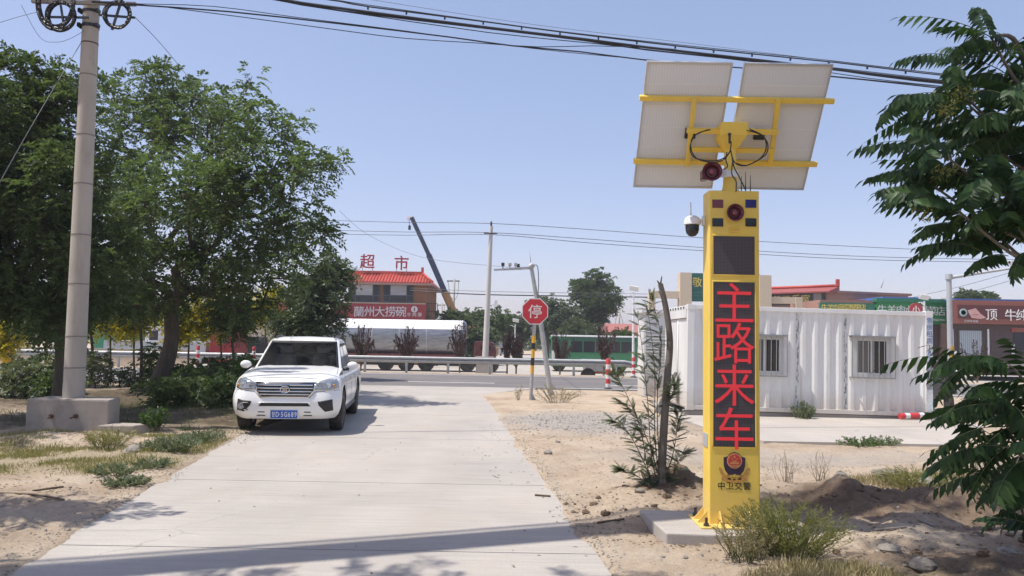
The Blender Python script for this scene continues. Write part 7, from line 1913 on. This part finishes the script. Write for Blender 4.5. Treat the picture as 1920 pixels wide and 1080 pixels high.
# red truck half hidden by the saplings on the left
D = 44.0
rt_ = thing("red_truck", "red truck half hidden behind the yellow saplings on the left", "truck", (at(415, 690, D).x, D, YZ))
M_rtruck = mat("bright_red_truck_paint", (0.24, 0.02, 0.02), 0.45, var=0.15)
x0_, x1_, h0_, h1_ = rect(392, 590, 440, 690, D)
mb = MB(); mb.prism([(x0_, YZ + 0.7), (x1_, YZ + 0.7), (x1_, YZ + 1.5), (x1_ - 0.1, h1_ - 0.1), (x1_ - 0.25, h1_), (x0_ + 0.1, h1_)], D, D + 2.3); mb.build("cab", M_rtruck, rt_, bevel=0.06)
mb = MB(); mb.box((x0_ + 0.7, D - 0.015, YZ + 1.75), (x1_ - 0.35, D + 0.02, h1_ - 0.4)); mb.build("side_window", M_glass, rt_)
mb = MB(); mb.box((x0_ - 6.0, D + 0.05, YZ + 0.9), (x0_ - 0.2, D + 2.3, YZ + 1.8)); mb.build("cargo_bed", M_steel, rt_)
mb = MB(); mb.box((x0_ - 6.0, D + 0.5, YZ + 0.55), (x1_, D + 1.9, YZ + 0.89)); mb.build("chassis", M_under, rt_)
for x in (x1_ - 0.9, x0_ - 3.2, x0_ - 4.5): wheel(rt_, x, D + 0.25, YZ + 0.5, 0.5)

# ------------------------------------------------------------------ buildings
M_brick = mat("orange_brick_wall", (0.30, 0.14, 0.075), 0.85, var=0.15, scale=20, dirt=(0.36, 0.22, 0.14), damt=0.4)
M_sred = mat("red_sign_board", (0.40, 0.05, 0.055), 0.5, var=0.08, dirt=(0.36, 0.14, 0.12), damt=0.5)
M_tile = mat("red_roof_tile", (0.48, 0.075, 0.055), 0.5, var=0.12, scale=3)
M_cream = mat("cream_render", (0.58, 0.48, 0.35), 0.85, var=0.06)
M_wht = mat("white_lettering", (0.80, 0.78, 0.74), 0.5, var=0.03)
M_char = mat("maroon_lettering", (0.36, 0.03, 0.05), 0.4)
M_yell = mat("yellow_lettering", (0.70, 0.55, 0.12), 0.5)
D = 64.0
sm = thing("supermarket", "two storey restaurant and supermarket with a red tiled roof, red sign and big roof letters", "building", (at(730, 690, D).x, D, YZ))
x0_, x1_, _, _ = rect(652, 640, 796, 690, D); zr_ = at(730, 596, D).z; ze = at(730, 531, D).z; zridge = at(730, 511, D).z
xL = at(560, 640, D).x
mb = MB(); mb.box((x0_ - 0.4, D, YZ), (x1_, D + 9, zr_)); mb.build("ground_floor_wall", M_brick, sm)
mb = MB(); mb.box((x0_ - 0.1, D + 0.02, zr_), (x1_, D + 8.9, ze + 0.3)); mb.build("upper_wall", M_brick, sm)
a0_, a1_, h0_, h1_ = rect(600, 569, 797, 598, D - 0.25)
mb = MB(); mb.box((a0_, D - 0.25, h0_), (a1_, D - 0.003, h1_)); sb = mb.build("sign_board", M_sred, sm)
mb = MB(); mb.box((a0_, D - 0.32, h1_), (a1_, D + 0.03, h1_ + 0.08)); mb.build("sign_cap", M_cream, sb)
for i, (px, ch) in enumerate(zip((673, 692, 712, 732, 752), "蘭州大捞碗")):
    p = at(px, 584, D - 0.26); write(ch, p, 0.92, M_wht, sb, depth=0.03, bold=0.03)
for px, ch in zip((767, 777, 787), "牛肉面"): write(ch, at(px, 590, D - 0.26), 0.36, M_wht, sb, depth=0.02, bold=0.01)
for px, ch in zip((733, 742, 751, 760), "超市饭店"): write(ch, at(px, 598, D - 0.26), 0.2, M_wht, sb, depth=0.02, bold=0.01) if False else None
p = at(777, 580, D - 0.26); mb = MB(); mb.lathe([(0.27, 0), (0.27, 0.03), (0.0005, 0.032)], 20, Matrix.Translation(p) @ Matrix.Rotation(PI / 2, 4, 'X')); bd = mb.build("round_badge", M_wht, sb)
mb = MB(); mb.cbox(p + Vector((0, -0.045, 0)), (0.10, 0.02, 0.30)); mb.build("badge_bar", M_sred, bd)
# sign strip seems to sit lower in the photo: windows with frames above it
for pxa, pxb in ((653, 713), (718, 776)):
    a0_, a1_, h0_, h1_ = rect(pxa, 531, pxb, 567, D)
    mb = MB(); mb.box((a0_, D - 0.05, h0_), (a1_, D + 0.05, h1_)); wn_ = mb.build("window", mat("slate_window_frame", (0.10, 0.10, 0.115), 0.5), sm)
    k = (a1_ - a0_)
    for u0, u1 in ((0.04, 0.22), (0.25, 0.76), (0.79, 0.97)):
        mid = u0 == 0.25
        for v0, v1 in ((0.06, 0.34), (0.38, 0.96)):
            mb = MB(); mb.box((a0_ + k * u0, D - 0.075, h0_ + (h1_ - h0_) * v0), (a0_ + k * u1, D - 0.0505, h0_ + (h1_ - h0_) * v1)); mb.build("pane", mat("pale_blind_glass", (0.42, 0.42, 0.43), 0.15, var=0.3, scale=1.2, stretch=(0.2, 1, 3)) if mid and v1 > 0.9 else M_glass, wn_)
# hipped tile skirt: rolls of tile built one by one, joined past the limit
ov_ = 0.6; xr0, xr1 = x0_ - 0.5, x1_ + 0.55
mb = MB(); mb.add([(xr0, D - ov_, ze), (xr1, D - ov_, ze), (xr1 - 1.0, D + 1.0, zridge), (xr0, D + 1.0, zridge), (xr1, D + 9, ze), (xr1 - 1.0, D + 7.5, zridge), (xr0, D + 9, ze), (xr0, D + 7.5, zridge)], [(0,1,2,3),(1,4,5,2),(4,6,7,5),(3,2,5,7),(0,6,4,1),(0,3,7,6)]); rf = mb.build("roof", M_tile, sm)
tiles = MB(); nt2 = int((xr1 - xr0) / 0.26)
for k in range(nt2):
    x = xr0 + 0.13 + k * 0.26; xt = min(x, xr1 - 1.0) if x > xr1 - 1.0 else x
    f = 1.0 if x <= xr1 - 1.0 else max(0.05, (xr1 - x) / 1.0)
    for j in range(7):
        t0, t1 = j / 7 * f, (j + 1.1) / 7 * f
        p0 = Vector((x, D - ov_ + (1.0 + ov_) * t0, ze + (zridge - ze) * t0 + 0.03)); p1 = Vector((x, D - ov_ + (1.0 + ov_) * t1, ze + (zridge - ze) * t1 + 0.015))
        tiles.tube([p0, p1], [0.085, 0.075], 6, caps=False, smooth=True)
o = tiles.build("roof_tile", M_tile, rf, fix=False); o["kind"] = "stuff"
mb = MB(); mb.bar((xr0, D + 0.95, zridge + 0.08), (xr1 - 1.0, D + 0.95, zridge + 0.08), 0.2, 0.22); mb.tube([(xr1 - 1.0, D + 0.95, zridge + 0.1), (xr1 + 0.05, D - ov_, ze + 0.12)], 0.09, 6); mb.cbox((xr1 - 1.0, D + 0.95, zridge + 0.35), (0.2, 0.25, 0.4)); mb.build("ridge", M_tile, rf)
mb = MB(); mb.box((xr0, D - ov_ - 0.04, ze - 0.16), (xr1 + 0.04, D + 8.9, ze - 0.005)); mb.build("eaves", mat("eaves_boards", (0.34, 0.20, 0.17), 0.7), rf)
for ch, px, py in (("超", 689, 490), ("市", 753, 493)):
    p = at(px, py, D + 0.6); write(ch, p, 1.28, M_char, sm, depth=0.12, bold=0.12, name="roof_letter")
    for s in (-0.42, 0.42):
        mb = MB(); mb.tube([(p.x + s, D + 0.75, zridge - 0.05), (p.x + s, D + 0.75, p.z + 0.5)], 0.03, 6); mb.build("letter_strut", M_steel, sm)
# side stair with railing on the right
a0_, a1_, h0_, h1_ = rect(797, 600, 818, 690, D + 1)
mb = MB(); mb.box((a0_ + 0.02, D + 1, YZ), (a1_, D + 4, h1_)); mb.build("side_annex", M_cream, sm)
rl = MB()
for k in range(6): rl.bar((a0_ + 0.1 + k * 0.17, D + 1.05, h1_), (a0_ + 0.1 + k * 0.17, D + 1.05, h1_ + 1.4), 0.04, 0.04)
for z in (0.7, 1.4): rl.bar((a0_ + 0.05, D + 1.05, h1_ + z), (a1_, D + 1.05, h1_ + z), 0.05, 0.05)
rl.build("railing", M_dark, sm)
# lower red wing on the left with its signs, behind the trees
D = 60
wg = thing("red_shop", "low shop with red sign boards behind the trees, left of the supermarket", "building", (at(480, 690, D).x, D, YZ))
a0_, a1_, h0_, h1_ = rect(440, 566, 640, 690, D)
mb = MB(); mb.box((a0_, D, YZ), (a1_ - 1.5, D + 8, h1_ - 0.1)); mb.build("wall", M_cream, wg)
mb = MB(); mb.box((a0_, D - 0.2, h1_ - 1.7), (a1_ - 1.6, D - 0.003, h1_)); mb.build("sign_board", M_sred, wg)
for k in range(9):
    x = a0_ + 1.0 + k * 2.2; mb = MB(); mb.box((x, D - 0.03, YZ + 0.1), (x + 1.6, D + 0.03, YZ + 2.1)); w_ = mb.build("door", M_glass, wg)
# pink walled house far right of the bus
D = 85
ph = thing("pink_house", "low pink walled house with a red roof beyond the green bus", "house", (at(1170, 680, D).x, D, YZ))
a0_, a1_, h0_, h1_ = rect(1146, 618, 1215, 680, D)
mb = MB(); mb.box((a0_, D, YZ), (a1_, D + 6, h1_ - 0.25)); mb.build("wall", mat("pink_render", (0.55, 0.33, 0.27), 0.85), ph)
zq = at(1170, 606, D).z
mb = MB(); mb.add([(a0_ - .4, D - .5, h1_ - .3), (a1_ + .4, D - .5, h1_ - .3), (a1_ + .4, D + 3, zq), (a0_ - .4, D + 3, zq), (a0_ - .4, D + 6.5, h1_ - .3), (a1_ + .4, D + 6.5, h1_ - .3)], [(0,1,2,3),(3,2,5,4),(0,3,4),(1,5,2),(0,4,5,1)]); mb.build("roof", mat("sun_faded_roof", (0.34, 0.13, 0.11), 0.7, var=0.15), ph)
for k in range(2): 
    x = a0_ + 0.8 + 1.7 * k; mb = MB(); mb.box((x, D - 0.04, 1.0), (x + 0.8, D + 0.02, 1.9)); mb.build("window", M_glass, ph)
# white sheds in the middle distance
D = 110
sh = thing("white_shed", "long white shed far beyond the yard, right of the centre pole", "shed", (at(950, 680, D).x, D, YZ))
a0_, a1_, h0_, h1_ = rect(912, 618, 975, 660, D); mb = MB(); mb.box((a0_, D, YZ), (a1_, D + 8, h1_)); mb.build("wall", M_roofw, sh)
mb = MB(); mb.box((a0_ - 0.3, D - 0.3, h1_), (a1_ + 0.3, D + 8.3, h1_ + 0.35)); mb.build("roof", M_steel, sh)
mb = MB(); mb.box((a0_ + 1.0, D - 0.05, YZ), (a0_ + 3.2, D + 0.02, 1.6)); mb.build("door", M_steel, sh)
# white louvred booth behind the container's left end
D = 23.6
bo_ = thing("white_booth", "small white booth with a louvred side, behind the lopped sapling", "booth", (at(1228, 735, D).x, D, 0))
a0_, a1_, h0_, h1_ = rect(1206, 586, 1246, 735, D)
mb = MB(); mb.box((a0_ + 0.05, D + 0.1, 0.0), (a1_ + 0.35, D + 1.3, h1_)); mb.build("wall", M_cont, bo_)
mb = MB(); mb.box((a0_ - 0.05, D + 0.0, h1_), (a1_ + 0.45, D + 1.4, h1_ + 0.08)); mb.build("roof", M_white, bo_)
lz0, lz1 = at(1225, 690, D).z, at(1225, 622, D).z
for k in range(12):
    z = lz0 + (lz1 - lz0) * k / 11; mb = MB(); mb.bar((a0_ + 0.1, D + 0.07, z), (a1_ + 0.2, D + 0.07, z), 0.05, 0.03); mb.build("louvre", M_white, bo_)
mb = MB(); mb.box((a0_ + 0.08, D + 0.09, lz0 - 0.03), (a1_ + 0.22, D + 0.098, lz1 + 0.03)); mb.build("louvre_back", M_wframe, bo_)
mb = MB(); mb.box((a0_ + 0.02, D + 0.04, 0.02), (a0_ + 0.09, D + 0.095, h1_ - 0.02)); mb.build("post", M_white, bo_)

# cream gate with the green board, behind the pillar
D = 58
gt = thing("cream_gateway", "cream gateway with a tall green board lettered in yellow, behind the yellow pillar", "gateway", (at(1355, 690, D).x, D, YZ))
def bxr(name, px0, py0, px1, py1, d, th, m, par, **k):
    x0, x1, z0, z1 = rect(px0, py0, px1, py1, d); mb = MB(); mb.box((x0, d, z0), (x1, d + th, z1)); return mb.build(name, m, par, **k)
bxr("pillar", 1275, 511, 1297, 700, D, 1.0, M_cream, gt); bxr("pillar", 1425, 516, 1447, 700, D, 1.0, M_cream, gt)
M_gboard = mat("dark_green_board", (0.02, 0.115, 0.095), 0.45, var=0.12, scale=2)
gb = bxr("board", 1297.5, 513, 1424.5, 566, D + 0.3, 0.3, M_gboard, gt)
write("敬", at(1307, 529, D + 0.28), 0.78, M_yell, gb, depth=0.02); write("业", at(1415, 540, D + 0.28), 0.7, M_yell, gb, depth=0.02, bold=0.01)
for y in (548, 554, 560): bxr("board_line", 1299, y, 1316, y + 1.2, D + 0.285, 0.012, mat("faded_board_print", (0.05, 0.19, 0.16), 0.5), gb)
bxr("beam", 1224, 546, 1275, 559, D + 0.2, 0.6, M_cream, gt); bxr("pillar", 1217, 548, 1229, 700, D, 0.8, M_cream, gt)
bxr("beam", 1447, 557, 1505, 569, D + 0.2, 0.6, M_cream, gt); bxr("pillar", 1493, 557, 1505, 700, D + 0.1, 0.6, M_cream, gt)
# brick entertainment hall with red roof and yellow lettered sign
D = 75
eh = thing("brick_hall", "brown brick hall with a red roof edge and a black sign lettered in yellow", "building", (at(1570, 690, D).x, D, YZ))
M_bbr = mat("brown_brick", (0.36, 0.20, 0.155), 0.9, var=0.12, scale=6, dirt=(0.30, 0.18, 0.14), damt=0.5)
pR = at(1550, 530, D); 
# corner at px 1550; right wall recedes, left wall shows its sign
xa = at(1440, 560, D + 3).x; xc = at(1551, 540, D).x; xe = at(1693, 550, D + 4).x; zt_ = at(1551, 537, D).z
mb = MB(); mb.slab([(xa, D + 5), (xc, D), (xe, D + 3), (xe, D + 16), (xa, D + 18)], YZ, zt_ - 0.4); mb.build("wall", M_bbr, eh)
mb = MB(); mb.slab([(xc, D - 0.2), (xe + 0.3, D + 2.8), (xe + 0.3, D + 3.6), (xc, D + 0.6)], zt_ - 0.6, zt_ - 0.38); mb.build("parapet", M_bbr, eh)
dl = Vector((xa - xc, 5, 0)); dl.normalize(); nl = Vector((-dl.y, dl.x, 0)); nl = nl if nl.y < 0 else -nl
mb = MB(); L_ = math.hypot(xa - xc, 5)
def ew(u, o, z): q = Vector((xc, D, 0)) + dl * u + nl * o; return (q.x, q.y, z)
mb.add([ew(-0.6, 0.9, zt_ - 0.5), ew(L_ + 1, 0.9, zt_ - 0.5), ew(L_ + 1, -1.4, zt_ + 0.05), ew(-0.6, -1.4, zt_ + 0.05), ew(-0.6, 0.9, zt_ - 0.62), ew(L_ + 1, 0.9, zt_ - 0.62), ew(L_ + 1, -1.4, zt_ - 0.58), ew(-0.6, -1.4, zt_ - 0.58)], [(0,1,2,3),(4,7,6,5),(0,4,5,1),(1,5,6,2),(2,6,7,3),(3,7,4,0)]); rf = mb.build("roof", mat("faded_red_tile", (0.30, 0.075, 0.065), 0.6, var=0.15), eh)
mb = MB(); mb.tube([ew(-0.6, -1.3, zt_ + 0.15), ew(L_ + 1, -1.3, zt_ + 0.15)], 0.14, 6); q_ = ew(-0.5, -1.2, zt_ + 0.4); mb.cbox(q_, (0.3, 0.3, 0.7)); mb.build("ridge", M_tile, rf)
ang = math.atan2(-dl.y, -dl.x)
mb = MB(); z0s, z1s = zt_ - 1.75, zt_ - 0.63
mb.add([ew(0.2, 0.25, z0s), ew(L_, 0.25, z0s), ew(L_, 0.25, z1s), ew(0.2, 0.25, z1s), ew(0.2, 0.01, z0s), ew(L_, 0.01, z0s), ew(L_, 0.01, z1s), ew(0.2, 0.01, z1s)], [(0,1,2,3),(4,7,6,5),(0,4,5,1),(1,5,6,2),(2,6,7,3),(3,7,4,0)]); sg = mb.build("sign_board", mat("black_sign_board", (0.04, 0.035, 0.03), 0.4), eh)
for i, ch in enumerate("室乐娱牌棋公"):
    q_ = Vector(ew(2.05 + i * 1.0, 0.28, zt_ - 1.17)); write(ch, q_, 0.95 if i < 2 else 0.8, M_yell, sg, depth=0.03, bold=0.025, rot=ang)
q_ = Vector(ew(0.85, 0.27, zt_ - 1.2)); mb = MB(); Mq = Matrix.Translation(q_) @ Matrix.Rotation(ang, 4, 'Z'); mb.cbox((0, 0, 0.1), (0.8, 0.03, 0.9), Mq); pp = mb.build("poster", mat("grey_poster", (0.25, 0.22, 0.2), 0.6), sg); mb = MB(); mb.cbox((0, -0.02, -0.35), (0.7, 0.03, 0.25), Mq); mb.build("poster_foot", M_sred, pp)
bxr("sign_rail", 1588, 562, 1624, 565, D - 4, 0.1, M_sred, eh)
mb = MB(); mb.tube([at(1652, 540, D + 3), at(1658, 522, D + 3)], 0.05, 6); mb.build("aerial", M_steel, eh)
# green shop signs above the container
D = 56
g1 = thing("vegetable_shop", "shop with a dark green sign in yellow letters, left of the larger green sign", "shop", (at(1600, 690, D).x, D, YZ))
bxr("wall", 1538, 563, 1650, 700, D, 6, M_bbr, g1); b1 = bxr("sign_board", 1538, 568, 1640, 586, D - 0.35, 0.3, mat("deep_green_sign", (0.03, 0.15, 0.10), 0.5), g1)
for px, ch in zip((1546, 1557, 1567, 1578, 1588, 1598, 1608, 1618), "牛羊肉蔬菜粮果店"): write(ch, at(px, 576, D - 0.36), 0.48, M_yell, b1, depth=0.02, bold=0.015)
bxr("notice", 1539, 569, 1550, 582, D - 0.37, 0.012, M_roofw, b1) if False else None
g2 = thing("fruit_shop", "shop with a bright green sign in white letters, right behind the container", "shop", (at(1710, 690, D).x, D, YZ))
M_gsign = mat("bright_green_sign", (0.035, 0.25, 0.075), 0.5, var=0.1)
bxr("wall", 1650.5, 600, 1788, 700, D, 6, mat("brown_shop_wall", (0.10, 0.075, 0.07), 0.7, var=0.15), g2)
b2 = bxr("sign_board", 1644, 567, 1787, 607, D - 0.4, 0.38, M_gsign, g2)
bxr("sign_cap", 1644, 560, 1787, 567, D - 0.6, 0.6, mat("green_canopy", (0.02, 0.17, 0.085), 0.5), g2)
for px, ch in zip((1654, 1672, 1689, 1704, 1719, 1734, 1748, 1764), "牛羊肉水果蔬菜店"): write(ch, at(px, 580 + (px - 1654) * 0.03, D - 0.42), 0.72, M_wht, b2, depth=0.03, bold=0.02)
write_line("18395627986", at(1757, 600, D - 0.42), 0.22, M_wht, b2, depth=0.02)
sgn = at(1717, 580, D - 6)
rs = thing("round_shop_sign", "round red sign with a white character, above the container roof", "sign", (sgn.x, D - 6, YZ))
mb = MB(); mb.lathe([(0.42, -0.04), (0.42, 0.04), (0.0005, 0.042)], 24, Matrix.Translation(sgn) @ Matrix.Rotation(PI / 2, 4, 'X')); rp_ = mb.build("disc", M_sred, rs); write("小", sgn + Vector((0, -0.05, 0)), 0.5, M_wht, rp_, depth=0.02, bold=0.015)
mb = MB(); mb.tube([(sgn.x, D - 5.95, YZ - 0.1), (sgn.x, D - 5.95, sgn.z)], 0.04, 8); mb.build("post", M_steel, rs)
bxr("notice", 1763, 617, 1776, 635, D - 0.05, 0.03, M_roofw, g2); bxr("column", 1777, 608, 1782, 700, D - 0.2, 0.18, M_cream, g2)
D = 54
bs = thing("brown_shop", "brown fronted noodle shop with white lettering at the right edge", "shop", (at(1860, 690, D).x, D, YZ))
M_bshop = mat("brown_cladding", (0.085, 0.055, 0.05), 0.6, var=0.2, scale=2, stretch=(4, 1, 0.3)); M_bsign = mat("red_brown_fascia", (0.27, 0.095, 0.065), 0.5, var=0.08)
bxr("wall", 1788, 608, 2080, 705, D, 7, M_bshop, bs)
fb = bxr("fascia", 1785, 565, 2080, 609, D - 0.5, 0.48, M_bsign, bs)
bxr("blue_roof_edge", 1790, 562, 2080, 566, D + 0.2, 1.5, mat("blue_roof_sheet", (0.06, 0.15, 0.42), 0.5), bs)
lb2 = bxr("letter_panel", 1797, 574, 2080, 599, D - 0.56, 0.055, mat("dark_red_letter_panel", (0.11, 0.03, 0.03), 0.5), fb)
p = at(1806, 586, D - 0.57); mb = MB(); mb.lathe([(0.27, 0), (0.27, 0.03), (0.0005, 0.032)], 20, Matrix.Translation(p) @ Matrix.Rotation(PI / 2, 4, 'X')); rb = mb.build("round_badge", mat("pale_teal_badge", (0.42, 0.55, 0.52), 0.5), lb2)
mb = MB(); mb.lathe([(0.18, 0.033), (0.18, 0.04), (0.15, 0.04), (0.15, 0.033)], 20, Matrix.Translation(p) @ Matrix.Rotation(PI / 2, 4, 'X')); mb.build("badge_ring", mat("dark_teal", (0.08, 0.16, 0.15), 0.5), rb)
mb = MB(); pa_ = [at(x, y, D - 0.57) for x, y in ((1814, 582), (1829, 578), (1838, 588), (1849, 596), (1838, 598), (1822, 596), (1817, 588))]; mb.prism([(p.x, p.z) for p in pa_], D - 0.585, D - 0.562); sw = mb.build("pink_swash", mat("pink_sign_shape", (0.62, 0.36, 0.32), 0.5), lb2)
write("一", at(1829, 590, D - 0.59), 0.4, M_sred, sw, depth=0.01, bold=0.02)
for px, ch in zip((1859, 1895, 1916, 1937, 1958), "顶牛纯牛肉"): write(ch, at(px, 590 + (px - 1859) * 0.02, D - 0.57), 0.86, M_wht, lb2, depth=0.03, bold=0.02)
write_line("兰州牛肉面", at(1821, 602, D - 0.51), 0.2, M_wht, fb)
wn2 = bxr("window", 1796, 617, 1846, 680, D - 0.04, 0.06, mat("brown_window_frame", (0.07, 0.06, 0.045), 0.6), bs)
m, nt, b = nodes_of("net_curtain"); wv = nt.nodes.new("ShaderNodeTexWave"); wv.wave_type = 'BANDS'; wv.bands_direction = 'X'; wv.inputs["Scale"].default_value = 2.2; wv.inputs["Distortion"].default_value = 1.5; nt.links.new(obj_vec(nt), wv.inputs[0])
nt.links.new(ramp(nt, wv.outputs[0], [(0, (0.28, 0.33, 0.36)), (1, (0.44, 0.49, 0.52))]), b.inputs["Base Color"]); b.inputs["Roughness"].default_value = 0.2
bxr("curtained_pane", 1800, 620, 1841, 678, D - 0.07, 0.028, m, wn2)
for px in (1787, 1854): bxr("white_column", px - 1.3, 617, px + 1.3, 690, D - 0.12, 0.1, M_roofw, bs)
d2 = bxr("door", 1902, 624, 1950, 700, D - 0.04, 0.06, M_glass, bs); bxr("lintel", 1896, 615, 1955, 623, D - 0.06, 0.05, M_bsign, bs); bxr("red_notice", 1897, 617, 1905, 622, D - 0.09, 0.028, M_sred, bs)
for py in (645, 652, 660): bxr("door_sticker", 1897, py, 1903, py + 4, D - 0.075, 0.012, M_roofw, bs)
bxr("air_unit", 1786, 657, 1794, 678, D - 0.4, 0.35, M_roofw, bs)
bxr("step", 1786, 680, 2000, 690, D - 1.4, 1.38, M_conc2, bs)
# far blue-roofed sheds behind
D = 70
bl = thing("blue_roof_shed", "low shed with a blue sheet roof behind the shop signs", "shed", (at(1690, 690, D).x, D, YZ))
bxr("roof", 1655, 557, 1745, 562, D, 6, mat("blue_shed_roof", (0.07, 0.17, 0.45), 0.5), bl); bxr("wall", 1657, 562, 1743, 700, D + 0.2, 5.6, M_cream, bl)
# electric meter cabinet and pale low wall on the far left side of the road
D = 41.5
lw = thing("low_wall", "low pale wall beyond the guardrail behind the trees on the left", "wall", (at(200, 690, D).x, D, YZ))
bxr("wall", -60, 655, 360, 690, D, 0.25, M_cream, lw); bxr("coping", -60, 652.5, 360, 655, D - 0.05, 0.35, M_conc2, lw)
D = 50
gk = thing("green_truck", "green goods truck glimpsed between the pole and the big trunk", "truck", (at(215, 690, D).x, D, YZ))
bxr("cargo_box", 176, 585, 270, 668, D, 2.3, mat("green_truck_paint", (0.03, 0.20, 0.10), 0.45, dirt=(0.25, 0.3, 0.25), damt=0.3), gk); bxr("chassis", 170, 668, 300, 678, D + 0.3, 1.6, M_under, gk)
c_ = bxr("cab", 271, 612, 300, 670, D, 2.2, M_redwhite_w, gk, bevel=0.05); bxr("side_window", 280, 620, 296, 638, D - 0.02, 0.03, M_glass, gk)
for px in (190, 205, 285): wheel(gk, at(px, 685, D).x, D + 0.2, YZ + 0.5, 0.5)
# ------------------------------------------------------------------ dusty air
HZ = MB(); HZ.box((-1700, -520, -1.8), (1700, 1620, 24.0))
m = bpy.data.materials.new("dusty_air"); m.use_nodes = True; m.node_tree.nodes.clear()
pv = m.node_tree.nodes.new("ShaderNodeVolumePrincipled"); pv.inputs["Density"].default_value = 0.0008; pv.inputs["Color"].default_value = (0.86, 0.88, 0.93, 1); pv.inputs["Anisotropy"].default_value = 0.2
mo = m.node_tree.nodes.new("ShaderNodeOutputMaterial"); m.node_tree.links.new(pv.outputs[0], mo.inputs["Volume"])
o = HZ.build("haze", m); o["kind"] = "stuff"
